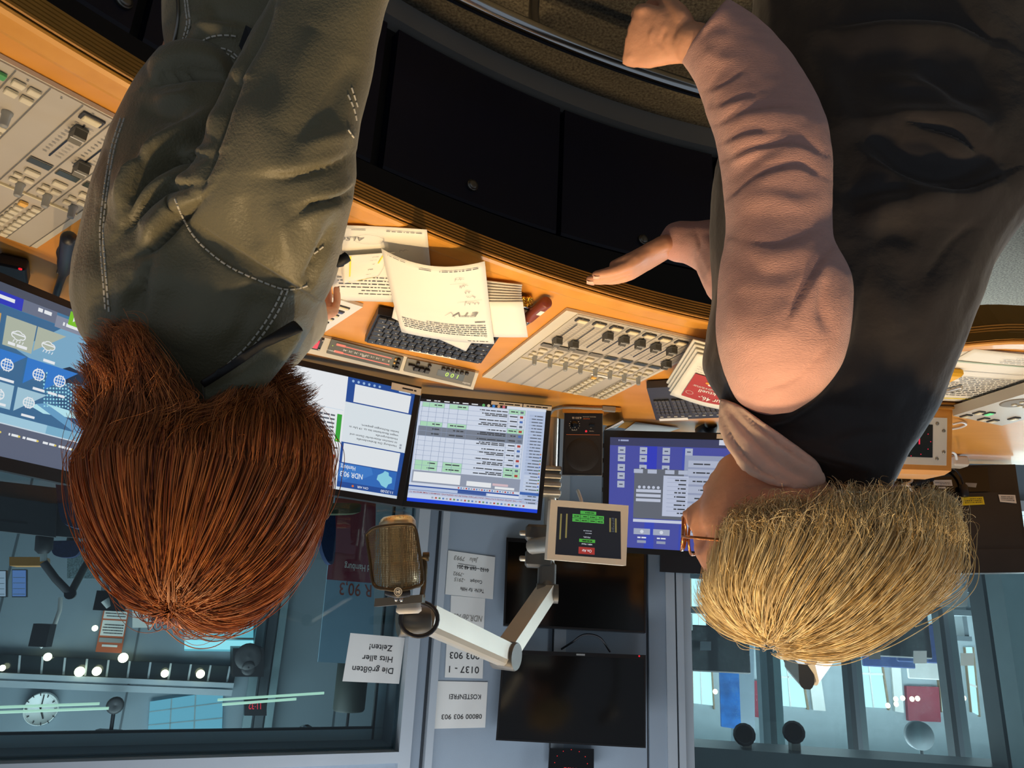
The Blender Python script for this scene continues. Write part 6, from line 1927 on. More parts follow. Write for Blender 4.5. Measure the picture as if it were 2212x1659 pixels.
def hand(wrist, fwd, back, side, s, curls, thumb, splay=(.16, .05, -.05, -.15), length=1.0):
    """closed pieces of a hand: palm, four unequal bent fingers, thumb from the side of the palm near its base.
    fwd: towards the fingers, back: out of the back of the hand, side: +1/-1 which side the thumb is on."""
    f = Vector(fwd).normalized(); b = Vector(back); b = (b - f * b.dot(f)).normalized(); t = f.cross(b) * side; w_ = Vector(wrist)
    parts = []
    pal = [(-.006, .022, .017), (0, .026, .019), (.02, .030, .018), (.05, .039, .016), (.078, .042, .0145), (.092, .040, .012)]
    V, Fc, n = [], [], 16
    for x, hw, hh in pal:
        for j in range(n):
            q = 2 * PI * j / n; V.append(w_ + f * x * s + t * hw * s * math.cos(q) + b * hh * s * math.sin(q))
    for i in range(len(pal) - 1): Fc += [[i * n + j, i * n + (j + 1) % n, (i + 1) * n + (j + 1) % n, (i + 1) * n + j] for j in range(n)]
    Fc += [list(range(n))[::-1], list(range((len(pal) - 1) * n, len(pal) * n))]
    parts.append((V, Fc)); nails = []
    for k, (off, ln, r) in enumerate(((.029, .074, .0086), (.0098, .083, .0090), (-.0098, .077, .0086), (-.028, .060, .0077))):
        p = w_ + f * .084 * s + t * off * s + b * .002 * s; a = 0; sp = splay[k]; pts = [p - f * .016 * s, p]; rs = [r * s * 1.0, r * s * 1.12]
        d0 = (f * math.cos(sp) + t * math.sin(sp)).normalized()
        for ph, fr_ in zip(curls[k], (.45, .31, .24)):
            a += ph; d = d0 * math.cos(a) - b * math.sin(a); p = p + d * ln * fr_ * s * length; pts.append(p); rs.append(r * s * (1.0 if len(pts) < 5 else .82))
        parts.append(limb(pts, rs, 12, 3)); nb = b * math.cos(a) + d0 * math.sin(a); nails.append((p - d * .004 * s, d, nb, r * s))
    p = w_ + f * .022 * s + t * .026 * s; pts = [w_ + f * .012 * s + t * .010 * s, p]; rs = [.015 * s, .0145 * s]
    az, el, bend = thumb
    d = (f * math.cos(az) + t * math.sin(az)) * math.cos(el) - b * math.sin(el)
    for ph, ln, r in ((0, .040, .0115), (bend, .030, .0098), (bend, .022, .0082)):
        d = (d * math.cos(ph) + (f * .6 - t * .8) * math.sin(ph) * .7 - b * math.sin(ph) * .5).normalized(); p = p + d * ln * s; pts.append(p); rs.append(r * s)
    parts.append(limb(pts, rs, 12, 3))
    nb = (b - d * b.dot(d)).normalized(); nails.append((p - d * .004 * s, d, nb, .008 * s))
    return parts, nails


def nail_mesh(nails):
    m_ = MB()
    for p, d, nb, r in nails:
        nb = (nb - d * nb.dot(d)).normalized(); x = d.cross(nb)
        V = []
        for i in range(5):
            for j in range(5):
                u, v = (i / 4 - .5) * 2, j / 4
                V.append(p + d * (v * 1.2 - .1) * r + x * u * r * .62 + nb * (r * .96 - .28 * r * u * u - .25 * r * v * v + .0004))
        m_.add(V, [[i * 5 + j, i * 5 + j + 1, (i + 1) * 5 + j + 1, (i + 1) * 5 + j] for i in range(4) for j in range(4)], 0, True)
    return m_


def head(c, fdir, s=1.0, tilt=0.0):
    """closed pieces of a head: skull with brow, sockets, nose, lips, chin, jaw; two ears. Returns pieces and frame."""
    f = Vector(fdir).normalized(); u = Vector((0, 0, 1)); u = (u - f * u.dot(f)).normalized(); l = u.cross(f)
    M = Matrix((l, f, u)).transposed()

    def shape(d, p):
        x, y, z = d.x, d.y, d.z
        if z < 0: p.x *= 1 - .28 * (-z) ** 1.5; p.y += .012 * (-z) * s
        if z < -.2 and y < 0: p.y *= 1 - .35 * min(1, (-z - .2) / .5)
        if y > .3:
            g_ = lambda x0, z0, sx, sz: math.exp(-((x - x0) / sx) ** 2 - ((z - z0) / sz) ** 2)
            p.y += s * (.022 * g_(0, -.22, .13, .13) + .010 * g_(0, -.02, .09, .2) - .010 * (g_(.33, .05, .17, .12) + g_(-.33, .05, .17, .12)) + .006 * g_(0, .22, .6, .12)
                        + .007 * g_(0, -.52, .2, .05) + .006 * g_(0, -.62, .18, .05) - .004 * g_(0, -.57, .22, .025) + .010 * g_(0, -.85, .25, .14) + .004 * (g_(.5, -.2, .2, .2) + g_(-.5, -.2, .2, .2)))
        return p
    parts = [blob(c, .074 * s, .096 * s, .114 * s, M, 40, shape)]
    for sd_ in (-1, 1):
        e = Vector(c) + M @ Vector((sd_ * .073 * s, -.008 * s, -.008 * s)); Me = M @ Matrix.Rotation(sd_ * .35, 3, 'Z')
        m_ = MB(); m_.tube([e + Me @ Vector((sd_ * .008 * s, .017 * s * math.cos(q) * (1 if math.sin(q) > 0 else .75), .031 * s * math.sin(q))) for q in (2 * PI * k / 20 for k in range(20))], .0046 * s, 8, closed=True)
        parts.append((m_.v, m_.f)); parts.append(blob(e, .006 * s, .014 * s, .026 * s, Me, 10))
        parts.append(blob(e + Me @ Vector((sd_ * .006 * s, .004 * s, -.026 * s)), .006 * s, .008 * s, .009 * s, Me, 8))
    return parts, M


def strands(name, paths, M, parent, r0=.00045, r1=.00012):   # paths: list of (n,3) arrays
    hc = bpy.data.hair_curves.new(name); hc.add_curves([len(p) for p in paths])
    off = np.array(BASE[parent if parent.parent is None else parent.parent])
    hc.position_data.foreach_set('vector', (np.concatenate(paths) - off).ravel().astype(np.float32))
    at = hc.attributes.get('radius') or hc.attributes.new('radius', 'FLOAT', 'POINT')
    at.data.foreach_set('value', np.concatenate([np.linspace(1, 0, len(p)) ** .7 * (r0 - r1) + r1 for p in paths]).astype(np.float32))
    hc.materials.append(M)
    o = bpy.data.objects.new(name, hc); COL.objects.link(o); o.parent = parent
    return o


def hairmat(name, cols, rough=.38):
    m_ = bpy.data.materials.new(name); m_.use_nodes = True; nt = m_.node_tree; b_ = nt.nodes['Principled BSDF']
    hi = nt.nodes.new('ShaderNodeHairInfo'); rp = nt.nodes.new('ShaderNodeValToRGB'); nt.links.new(hi.outputs['Random'], rp.inputs[0])
    el = rp.color_ramp.elements
    for i, c in enumerate(cols):
        e = el[i] if i < 2 else el.new(.5)
        e.position = i / (len(cols) - 1); e.color = lin(c)
    tc = nt.nodes.new('ShaderNodeTexCoord'); mp = nt.nodes.new('ShaderNodeMapping'); mp.inputs['Scale'].default_value = (1, 1, .12)
    nz = nt.nodes.new('ShaderNodeTexNoise'); nz.inputs['Scale'].default_value = 95; nz.inputs['Detail'].default_value = 2
    nt.links.new(tc.outputs['Object'], mp.inputs[0]); nt.links.new(mp.outputs[0], nz.inputs['Vector'])
    r2 = nt.nodes.new('ShaderNodeValToRGB'); nt.links.new(nz.outputs['Fac'], r2.inputs[0])
    r2.color_ramp.elements[0].position = .32; r2.color_ramp.elements[1].position = .68
    r2.color_ramp.elements[0].color = (.52, .47, .43, 1); r2.color_ramp.elements[1].color = (1, 1, 1, 1)
    ml = nt.nodes.new('ShaderNodeMix'); ml.data_type = 'RGBA'; ml.blend_type = 'MULTIPLY'; ml.inputs[0].default_value = 1
    nt.links.new(rp.outputs[0], ml.inputs[6]); nt.links.new(r2.outputs[0], ml.inputs[7])
    nt.links.new(ml.outputs[2], b_.inputs['Base Color']); b_.inputs['Roughness'].default_value = rough
    b_.inputs['Specular IOR Level'].default_value = .4
    return m_


def hair_paths(guides, per, spread_root, spread_tip, seed, wob=.002):
    r = np.random.default_rng(seed); out = []
    for gd in guides:
        g_ = np.array([list(p) for p in gd]); n = len(g_); t = np.linspace(0, 1, n)[:, None]
        tang = np.gradient(g_, axis=0); tang /= np.linalg.norm(tang, axis=1)[:, None] + 1e-9
        for _ in range(per):
            o0 = r.normal(size=3); o0 -= tang[0] * (o0 @ tang[0]); o1 = r.normal(size=3); ph = r.uniform(0, 6.28, 3)
            w_ = (spread_root * (1 - t) + spread_tip * t * .6 + (spread_root + spread_tip) * .6 * np.sin(PI * t)) * .6
            p = g_ + w_ * (o0 * (1 - t * .6) + o1 * .4 * t) + wob * t * np.sin(t * 7 + ph)
            k = r.uniform(.78, 1.0); m_ = max(5, int(n * k)); out.append(p[:m_])
    return out

# ---- person in the olive jacket, seen from behind
red = thing('person', 'person with red hair seen from behind, in an olive jacket with white stitching', 'person', (0.28, 0.62, 0.0))
KD[0] = .74
YR = .84
torso = [sec((352, 95), (640, 60), .82, .085), sec((318, 150), (662, 130), .82, .110), sec((276, 235), (688, 225), .82, .120), sec((242, 340), (706, 330), .82, .122),
         sec((212, 440), (722, 430), .82, .122), sec((188, 540), (733, 520), .83, .120), sec((179, 610), (722, 590), .83, .115), sec((183, 670), (694, 650), .84, .105),
         sec((200, 730), (668, 706), .84, .092), sec((262, 800), (640, 755), .85, .078), sec((360, 850), (605, 810), .86, .066), sec((420, 890), (585, 860), .86, .055)]
slv = [sec((398, 470), (690, 650), .78, .070), sec((412, 415), (730, 530), .745, .074), sec((438, 345), (757, 405), .72, .072), sec((466, 262), (770, 300), .705, .070),
       sec((503, 165), (799, 180), .695, .068), sec((546, 78), (815, 85), .685, .066), sec((588, 0), (838, 0), .675, .064), sec((650, -130), (895, -130), .665, .060)]
arm2 = [Vector(Pk(560, 700, .93)), Vector(Pk(615, 680, 1.10)), Vector(Pk(640, 690, 1.30)), Vector(Pk(650, 692, 1.46))]
jk = fuse([loft(torso), loft(slv), limbk(arm2, [.075, .068, .058, .050])], .0028, 8)
JF = [((445, 330), (470, 250), (500, 170), (540, 85), (580, 5), 'sleeve')]
fold(jk, [
    (((432, 420), (452, 330), (480, 240), (512, 155), (548, 80), (590, 0)), 14, -.020, 'c'),       # gap between sleeve and back
    (((378, 430), (420, 510), (500, 577), (610, 624), (672, 614)), 9, .0030, 's'),                # armhole seam
    (((330, 370), (300, 430), (285, 470)), 20, .013, 's'), (((430, 430), (380, 480), (340, 530), (305, 545)), 20, .018, 's'),
    (((440, 330), (380, 345), (330, 375)), 17, .014, 's'), (((425, 395), (370, 415), (300, 470), (270, 500)), 16, .014, 's'),
    (((480, 230), (420, 270), (350, 330), (300, 400), (275, 460)), 20, .011, 'r'), (((450, 290), (390, 330), (330, 395), (280, 470)), 12, -.011, 'r'),
    (((500, 165), (430, 160), (370, 170), (330, 185)), 16, .015, 's'), (((505, 135), (430, 122), (370, 135), (325, 165)), 24, .010, 'r'),
    (((400, 250), (340, 240), (300, 230)), 20, -.006, 'r'), (((410, 190), (395, 210), (330, 220)), 14, .006, 'r'),
    (((300, 590), (290, 640), (275, 690)), 22, -.010, 'r'), (((330, 560), (310, 600), (300, 645)), 12, .005, 's'), (((280, 600), (268, 650), (262, 700)), 22, .005, 'r'),
    (((640, 470), (690, 440), (740, 430)), 16, .006, 's'), (((760, 330), (700, 360), (620, 380), (560, 380)), 20, .007, 's'), (((770, 395), (720, 430), (660, 440)), 14, .006, 's'),
    (((770, 285), (700, 300), (640, 330)), 22, .006, 'r'), (((560, 200), (580, 300), (575, 400)), 40, .006, 'r'), (((680, 60), (640, 180), (610, 290)), 34, .007, 'r'),
    (((770, 120), (735, 200), (700, 270)), 26, -.005, 'r'), (((520, 420), (530, 480), (560, 540)), 22, -.005, 'r'), (((600, 430), (610, 500), (625, 570)), 22, .005, 'r'),
    (((660, 600), (690, 560), (708, 524)), 9, .004, 's'), (((720, 470), (700, 540), (660, 620)), 13, -.007, 'r'), (((460, 620), (420, 690), (380, 760)), 40, .006, 'r'),
    (((560, 640), (520, 720), (470, 780)), 26, -.004, 'r'), (((655, 700), (600, 760), (520, 820)), 12, -.006, 'c'),
    (((350, 470), (355, 560), (340, 640)), 30, .005, 'r'), (((225, 300), (235, 420), (215, 540), (225, 660)), 10, -.003, 'c'),
], .0022, 9, 1)
JT = bvh(jk)
put('jacket', jk, M_olive, red)
tr = fuse([loft([sec((372, -140), (800, -140), .80, .12), sec((370, -40), (770, -40), .80, .12), sec((371, 40), (730, 40), .81, .12), sec((378, 110), (700, 110), .82, .11), sec((400, 180), (670, 180), .82, .09)])], .005, 6)
fold(tr, [(((372, 120), (430, 60), (520, 50)), 18, .006, 's'), (((400, 20), (440, 60), (500, 70)), 16, .006, 'r'), (((450, 0), (470, 40), (540, 60)), 22, .006, 's')], .002, 9, 3)
TT = bvh(tr)
put('trousers', tr, M_olive, red)
m = MB()
for pts in (((378, 430), (395, 470), (420, 512), (455, 547), (500, 579), (560, 606), (610, 624), (645, 623), (672, 614)),
            ((610, 627), (592, 665), (566, 707), (530, 752), (492, 787)), ((621, 628), (603, 668), (577, 710), (541, 755), (503, 790)),
            ((268, 256), (250, 310), (238, 370), (228, 440), (223, 500), (226, 560), (231, 620), (236, 680)), ((260, 256), (243, 310), (231, 370), (221, 440), (216, 500), (219, 560), (224, 620), (229, 680)),
            ((678, 548), (693, 537), (708, 524)), ((752, 205), (765, 235), (771, 262)), ((760, 190), (768, 215), (776, 240)), ((752, 280), (765, 298))):
    m = MB(); seam(m, JT, pts); m.build('stitching', M_stitch, red)
for pts in (((426, 99), (445, 84), (470, 77), (500, 77), (522, 82)), ((452, 111), (475, 104), (500, 112), (522, 132)), ((445, 113), (470, 110), (498, 120), (518, 136)),
            ((402, -20), (407, 20), (410, 50), (402, 82), (395, 105)), ((397, -20), (401, 20), (404, 50), (396, 82), (391, 108)), ((394, 90), (390, 105), (388, 118))):
    m = MB(); seam(m, TT, pts); m.build('trouser_stitching', M_stitch, red)
L = [onskin(TT, x, y, .002) for x, y in ((383, -10), (385, 20), (384, 45), (379, 75), (374, 100), (373, 118))]; L = [p for p in L if p]
m = MB(); m.tube(bez(L, 4), .0018, 6); m.build('zip', M_steel, red)
L = [onskin(TT, x, y, .003) or onskin(JT, x, y, .003) for x, y in ((518, 100), (533, 56), (551, 66), (548, 112), (527, 118))]
m = MB(); m.prism([p for p in L if p], (0, -.002, .001)); m.build('pocket_tab', M_blacktrim, red)
# collar: olive flap with a black edge, standing round the neck
def plate(poly, ys, t, vox=.003, it=8):
    pts = [Pk(x, y, yy) for (x, y), yy in zip(poly, ys)]
    m_ = MB(); m_.prism(pts, (CAM - pts[0]).normalized() * -t)
    return fuse([(m_.v, m_.f)], vox, it)
cl_ = plate([(432, 828), (500, 786), (560, 742), (640, 698), (656, 712), (648, 735), (622, 775), (590, 820), (560, 860), (500, 890), (440, 880)], [.745, .742, .745, .76, .765, .775, .785, .79, .79, .78, .76], .022)
fold(cl_, [(((440, 850), (520, 815), (600, 750)), 14, -.004, 'r')], .0015, 14, 4)
put('collar', cl_, M_olive2, red)
bt_ = plate([(430, 824), (500, 780), (560, 736), (636, 690), (659, 714), (640, 722), (572, 752), (508, 796), (442, 838)], [.735, .732, .735, .75, .752, .757, .744, .742, .745], .008, .002, 3)
put('collar_edge', bt_, M_blacktrim, red)
m = MB(); m.tube(bez([Pk(655, 640, .86), Pk(690, 600, .85), Pk(712, 560, .85), Pk(722, 520, .85), Pk(716, 480, .85)]), .006, 8); m.tube(bez([Pk(722, 566, .84), Pk(738, 562, .83), Pk(753, 553, .83)]), [.006] * 8 + [.005] * 8 + [.002], 8); m.build('lining', M_blacktrim, red)
# body: one skin with torso, neck, head, arms and hands
hc_ = Pk(458, 1125, .865)
hparts, HM = head(hc_, (-.25, 1, -.12), .80)
wr_ = Pk(656, 692, 1.50); hf = (Pk(712, 668, 1.66) - wr_).normalized()
hp, nl = hand(wr_, hf, Vector((-.1, -.35, 1)), 1, .90, ((.35, .4, .3), (.4, .45, .35), (.45, .5, .35), (.5, .5, .4)), (.55, .35, .15))
core = [sec((l[0] + (r[0] - l[0]) * .1, l[1]), (r[0] - (r[0] - l[0]) * .1, r[1]), .83, t * .75) for l, r, t in (((352, 40), (640, 40), .1), ((276, 235), (688, 225), .115), ((212, 440), (712, 430), .115), ((185, 600), (700, 590), .105), ((230, 745), (655, 735), .08))]
bd = fuse([loft(core, 24), limbk([Pk(490, 740, .86), Pk(490, 860, .87), Pk(470, 990, .87)], [.062, .055, .055]), limbk([Pk(590, 520, .77), Pk(630, 330, .725), Pk(715, 0, .69), Pk(770, -130, .67)], [.035, .040, .042, .04]),
           limbk(arm2 + [wr_], [.045, .042, .040, .036, .030])] + hparts + hp, .0028, 5)
put('body', bd, M_skin, red)
nail_mesh(nl).build('finger_nails', M_nail, red)

# hair: dome, then locks that fall and flick outwards
M_redhair = hairmat('red_hair', ('5a220c', 'dc8a48', '9c4d20'), .30)
C0 = Pk(458, 985, YR); zt = Pk(440, 1346, YR); ra = (Pk(224, 985, YR) - Pk(694, 985, YR)).length / 2; rh = (zt - C0).length; rb = .085
poleR = (Pk(420, 1312, YR - .10) - C0).normalized()
Xa, Ya, Za = Vector((1, 0, 0)), Vector((0, 1, 0)), (zt - C0).normalized()


def dome(n, k=1.0, kx=1.0):
    return C0 + (Xa * n.x * ra * kx + Ya * n.y * rb + Za * n.z * rh) * k


ENDS = {}
r = random.Random(11)
pol = Vector((poleR.x / ra, poleR.y / rb, poleR.z / rh)).normalized()
pol = Vector((.06, -.50, .86)).normalized()


def lower(phi, rr):                    # where a lock that leaves the dome at azimuth phi ends: photo pixel and depth
    c, s_ = math.cos(phi), math.sin(phi)   # c>0: photo-left, s<0: towards the camera
    if s_ > .25 and abs(c) < .8: return (458 - c * 180 + rr.uniform(-20, 20), 880 + rr.uniform(-20, 30)), YR + .07
    if c > .55: return rr.choice([((166, 862), .80), ((160, 825), .78), ((168, 775), .78), ((182, 740), .76), ((165, 880), .79), ((215, 705), .76), ((245, 700), .75), ((262, 705), .75), ((205, 770), .75)])
    if c > .05: return rr.choice([((250, 702), .73), ((272, 712), .73), ((300, 740), .73), ((240, 720), .73), ((345, 780), .735), ((390, 830), .735), ((325, 765), .735), ((420, 870), .74)])
    if c > -.45: return rr.choice([((440, 880), .75), ((500, 850), .75), ((545, 850), .76), ((470, 900), .76), ((565, 870), .77), ((590, 840), .78)])
    return rr.choice([((600, 790), .82), ((625, 765), .84), ((645, 800), .85), ((660, 812), .84), ((684, 838), .83), ((692, 880), .82), ((690, 940), .82), ((640, 775), .86)])


def red_guide(phi, k, rr):
    e = Vector((math.cos(phi), math.sin(phi), 0)); pts = []
    st = rr.uniform(.0, .35) if rr.random() < .6 else rr.uniform(.0, .75)
    last = .94
    for i in range(9):
        t = st + (last - st) * i / 8
        n = (pol * math.sin((1 - t) * 1.35) + e * math.sin(t * 1.35 + .02)).normalized()
        pts.append(dome(n, k))
    (ex, ey), yy = lower(phi, rr)
    ex += rr.uniform(-14, 14); ey += rr.uniform(-16, 16)
    p3 = Pk(ex, ey, yy + rr.uniform(-.01, .012)); p0 = pts[-1]
    out = (Xa * (1 if ex < 440 else -1)) * 1.0
    flick = .017 if (ex < 260 or ex > 600) else .006
    mid1 = p0 + Vector((0, 0, -.035)) * min(1, (p0.z - p3.z) / .08) - e * .004
    mid2 = p3 - out * flick * 1.3 + Vector((0, -.003, .017))
    low = bez([pts[-2], p0, mid1, mid2, p3], 7)[7:]
    return pts + low[1:]


gd = []
for i in range(480):
    phi = r.uniform(0, 2 * PI)
    if math.sin(phi) > .3 and r.random() < .5: phi = -phi
    gd.append(red_guide(phi, r.uniform(.93, 1.01), r))
paths = hair_paths(gd, 40, .0095, .0042, 3, .0028)
capm = fuse([blob(C0, ra * .92, rb * .92, rh * .95, Matrix.Identity(3), 24, lambda d, p: Vector((p.x, p.y, p.z * (.22 if d.z < 0 else 1))))], .004, 6)
hb = put('hair', capm, mat('dark_red_hair_mass', '3c170a', .6, var=.3, scale=60), red)
strands('hair_strands', paths, M_redhair, hb, .0004, .0001)
fly = hair_paths([red_guide(r.uniform(0, 2 * PI), r.uniform(1.0, 1.03), r) for _ in range(110)], 3, .010, .015, 9, .005)
strands('loose_hairs', fly, M_redhair, hb, .0002, .0001)

# ---- person in the black vest
blo = thing('person', 'person with blond hair in a black vest over a dusty pink sweater, hands held low', 'person', (-0.45, 0.9, 0.0))
KD[0] = 1.0
YB = .88
vest = [sec((1640, -90), (2250, -70), .86, .15), sec((1636, 40), (2215, 60), .87, .16), sec((1620, 150), (2250, 150), .88, .16), sec((1585, 260), (2268, 260), .88, .16), sec((1556, 360), (2255, 360), .88, .155),
        sec((1547, 460), (2180, 450), .88, .15), sec((1546, 560), (2112, 550), .885, .145), sec((1545, 650), (2072, 650), .89, .14), sec((1533, 740), (2042, 745), .89, .125), sec((1527, 800), (2022, 820), .89, .11),
        sec((1570, 868), (1998, 880), .895, .095), sec((1636, 925), (1964, 935), .90, .085), sec((1690, 975), (1930, 985), .90, .085), sec((1735, 1015), (1910, 1022), .90, .080), sec((1775, 1060), (1890, 1065), .90, .07)]
vs = fuse([loft(vest)], .004, 8)
fold(vs, [
    (((1560, 760), (1590, 840), (1640, 893), (1700, 895), (1770, 840), (1820, 740), (1838, 640), (1815, 560)), 14, .010, 'r'),
    (((1528, 800), (1570, 858), (1640, 910), (1710, 950), (1790, 985), (1880, 1012)), 13, .012, 'r'),
    (((1870, 290), (1960, 350), (2060, 370), (2160, 340)), 26, -.018, 'r'), (((1860, 270), (1960, 255), (2080, 260), (2140, 300)), 22, .012, 'r'), (((1960, 395), (2080, 405), (2175, 375)), 20, .010, 's'),
    (((1980, 150), (2070, 200), (2140, 230)), 20, -.009, 'r'), (((1880, 180), (1980, 190), (2060, 215)), 22, .008, 'r'), (((1800, 60), (1920, 45), (2050, 45), (2150, 90)), 26, .012, 's'),
    (((1850, 470), (1950, 440), (2060, 430)), 30, .009, 'r'), (((1830, 420), (1920, 410), (1980, 420)), 18, -.007, 'r'), (((1870, 520), (1930, 500), (1990, 520)), 26, -.006, 'r'),
    (((2100, 560), (2020, 640), (1960, 700)), 40, .006, 'r'), (((1850, 600), (1910, 640), (1950, 720)), 36, .006, 'r'), (((1790, 830), (1880, 830), (1960, 870)), 34, .006, 'r'),
    (((1700, 905), (1800, 880), (1900, 890)), 18, -.004, 'r'), (((1790, 960), (1870, 940), (1940, 940)), 18, .005, 'r'), (((2130, 470), (2060, 520), (2000, 600)), 14, -.004, 'c'), (((1800, 280), (1840, 400), (1850, 520)), 40, -.008, 'r'),
    (((1720, 100), (1800, 200), (1830, 320)), 30, .006, 'r'), (((1940, 270), (2040, 290), (2120, 330)), 14, .007, 's'), (((1880, 330), (1950, 370), (2020, 385)), 12, .006, 's'),
], .004, 7, 5)
VT = bvh(vs)
put('vest', vs, M_vest, blo)
ps = [sec((1668, 896), (1705, 892), .83, .02), sec((1630, 882), (1738, 868), .815, .045), sec((1600, 856), (1768, 835), .80, .058), sec((1575, 800), (1800, 780), .775, .068), sec((1558, 720), (1820, 690), .755, .072), sec((1562, 610), (1818, 595), .745, .070), sec((1573, 505), (1784, 510), .74, .064), sec((1574, 420), (1781, 400), .735, .062),
      sec((1562, 330), (1772, 290), .73, .060), sec((1541, 258), (1742, 205), .73, .056), sec((1522, 190), (1690, 118), .735, .050), sec((1497, 140), (1620, 52), .74, .045), sec((1480, 108), (1556, 14), .745, .040)]
far = [P(1600, 600, .98), P(1560, 545, 1.02), P(1500, 526, 1.05), P(1466, 522, 1.065)]
sl = fuse([loft(ps), limb(far, [.055, .050, .036, .034])], .0034, 6)
fold(sl, [
    (((1550, 270), (1620, 240), (1690, 230), (1745, 240)), 18, 0.0043, 's'), (((1560, 310), (1610, 290), (1660, 285)), 13, 0.0037, 's'), (((1575, 345), (1640, 320), (1720, 310), (1775, 335)), 17, 0.0050, 's'),
    (((1570, 395), (1640, 340), (1700, 320)), 14, -0.0037, 'r'), (((1575, 430), (1640, 380), (1720, 360), (1778, 385)), 18, 0.0043, 's'), (((1580, 470), (1650, 430), (1720, 440), (1780, 430)), 20, 0.0031, 'r'),
    (((1545, 230), (1590, 215), (1630, 205)), 12, 0.0037, 's'), (((1530, 195), (1570, 180), (1610, 150)), 11, 0.0031, 's'), (((1500, 90), (1540, 60), (1580, 60)), 13, -0.0025, 'r'), (((1520, 110), (1560, 130), (1600, 130)), 16, 0.0025, 'r'),
    (((1700, 700), (1730, 640), (1770, 570), (1790, 545)), 17, 0.0056, 's'), (((1790, 720), (1775, 660), (1778, 600)), 13, -0.0056, 'r'), (((1600, 520), (1680, 530), (1770, 500)), 25, 0.0031, 's'), (((1590, 560), (1660, 590), (1740, 570)), 23, -0.0025, 'r'),
    (((1620, 760), (1680, 700), (1710, 650)), 29, 0.0031, 'r'), (((1640, 850), (1720, 820), (1790, 750)), 13, 0.0025, 's'), (((1570, 650), (1600, 700), (1620, 780)), 29, 0.0025, 'r'), (((1500, 500), (1510, 530), (1505, 560)), 11, 0.0025, 's')],
    .0018, 13, 7)
ST = bvh(sl)
put('sweater_sleeves', sl, M_pink, blo)
m = MB()
seam(m, ST, ((1620, 838), (1660, 852), (1705, 850), (1738, 836)), .0007, .2, .001, .0006)
m.build('sleeve_seam', mat('pink_seam', 'a5746a', .9, var=.05), blo)
# scarf collar
sc2 = plate([(1554, 858), (1600, 876), (1660, 920), (1720, 962), (1770, 1000), (1790, 1045), (1740, 1062), (1680, 1050), (1625, 1022), (1590, 995), (1563, 960), (1553, 910)], [.84, .825, .815, .81, .815, .82, .82, .82, .83, .84, .85, .85], .07, .0035, 16)
fold(sc2, [(((1565, 872), (1620, 935), (1700, 1010), (1750, 1040)), 9, -.009, 'r'), (((1590, 880), (1650, 935), (1720, 985), (1775, 1020)), 8, .007, 's'), (((1558, 900), (1590, 965), (1640, 1015), (1700, 1045)), 9, .008, 's'), (((1556, 930), (1570, 970), (1600, 1000)), 7, -.005, 'r')], .001, 20, 8)
put('scarf', sc2, M_scarf, blo)
# body
hcB = P(1690, 1165, .885)
hpB, HB = head(hcB, (.90, .42, -.06), 1.02)
# near hand: closed loosely, knuckles away from us
w1 = P(1492, 92, .755); fw = (P(1415, 82, .775) - w1)
h1, n1_ = hand(w1, fw, Vector((-.05, -1, .75)), 1, .98, ((1.0, 1.25, .9), (1.05, 1.3, .9), (1.1, 1.3, .9), (1.15, 1.3, .9)), (.55, .35, .55), (.05, .02, -.02, -.06))
w2 = P(1452, 526, 1.07); fw2 = (P(1330, 600, 1.08) - w2)
h2, n2_ = hand(w2, fw2, Vector((-.15, .05, 1)), 1, .98, ((.12, .14, .1), (.16, .16, .1), (.22, .2, .12), (.30, .25, .15)), (.04, .10, .12), (.05, .01, -.03, -.06), .9)
coreB = [sec((l[0] + (r_[0] - l[0]) * .12, l[1]), (r_[0] - (r_[0] - l[0]) * .12, r_[1]), .90, t * .7) for l, r_, t in (((1640, 0), (2215, 0), .15), ((1600, 200), (2255, 200), .15), ((1548, 440), (2180, 440), .14), ((1546, 650), (2060, 650), .13), ((1590, 850), (1990, 860), .09))]
bdB = fuse([loft(coreB, 24), limb([P(1745, 880, .93), P(1722, 970, .925), P(1705, 1060, .90)], [.045, .042, .046]), limb([P(1690, 790, .80), P(1685, 600, .755), P(1675, 440, .745), P(1640, 270, .74), P(1560, 130, .745), w1], [.05, .05, .044, .040, .030, .026]),
            limb([P(1640, 700, 1.0), P(1600, 600, .99)] + far[1:] + [w2], [.05, .045, .036, .028, .026, .025])] + hpB + h1 + h2, .0030, 4)
fold(bdB, [(((1440, 60), (1428, 90), (1442, 118)), 5, -.002, 'r'), (((1412, 60), (1406, 80), (1410, 96)), 5, .002, 'r')], .0006, 40, 2)
put('body', bdB, M_skin, blo)
nail_mesh(n1_ + n2_).build('finger_nails', M_nail, blo)
# spectacles
m = MB()
lc, fD, lD = hcB + HB @ Vector((-.030, .104, .006)), HB @ Vector((0, 1, 0)), HB @ Vector((1, 0, 0))
for sd_ in (-1, 1):
    c = hcB + HB @ Vector((sd_ * .033, .118 - .004, .004)); m.tube([c + HB @ Vector((.024 * math.cos(q), -.006 * abs(math.cos(q)) * (1 if sd_ * math.cos(q) > 0 else 0), .020 * math.sin(q))) for q in (2 * PI * k / 24 for k in range(24))], .0018, 8, closed=True)
    m.tube(bez([c + HB @ Vector((sd_ * .024, -.006, .006)), hcB + HB @ Vector((sd_ * .075, .09, .012)), hcB + HB @ Vector((sd_ * .081, .03, .014)), hcB + HB @ Vector((sd_ * .082, -.010, .012)), hcB + HB @ Vector((sd_ * .080, -.022, -.010))]), .0019, 8)
m.tube([hcB + HB @ Vector((-.009, .116, .008)), hcB + HB @ Vector((0, .121, .012)), hcB + HB @ Vector((.009, .116, .008))], .0017, 8)
sp_ = m.build('spectacles', M_gold2, blo)
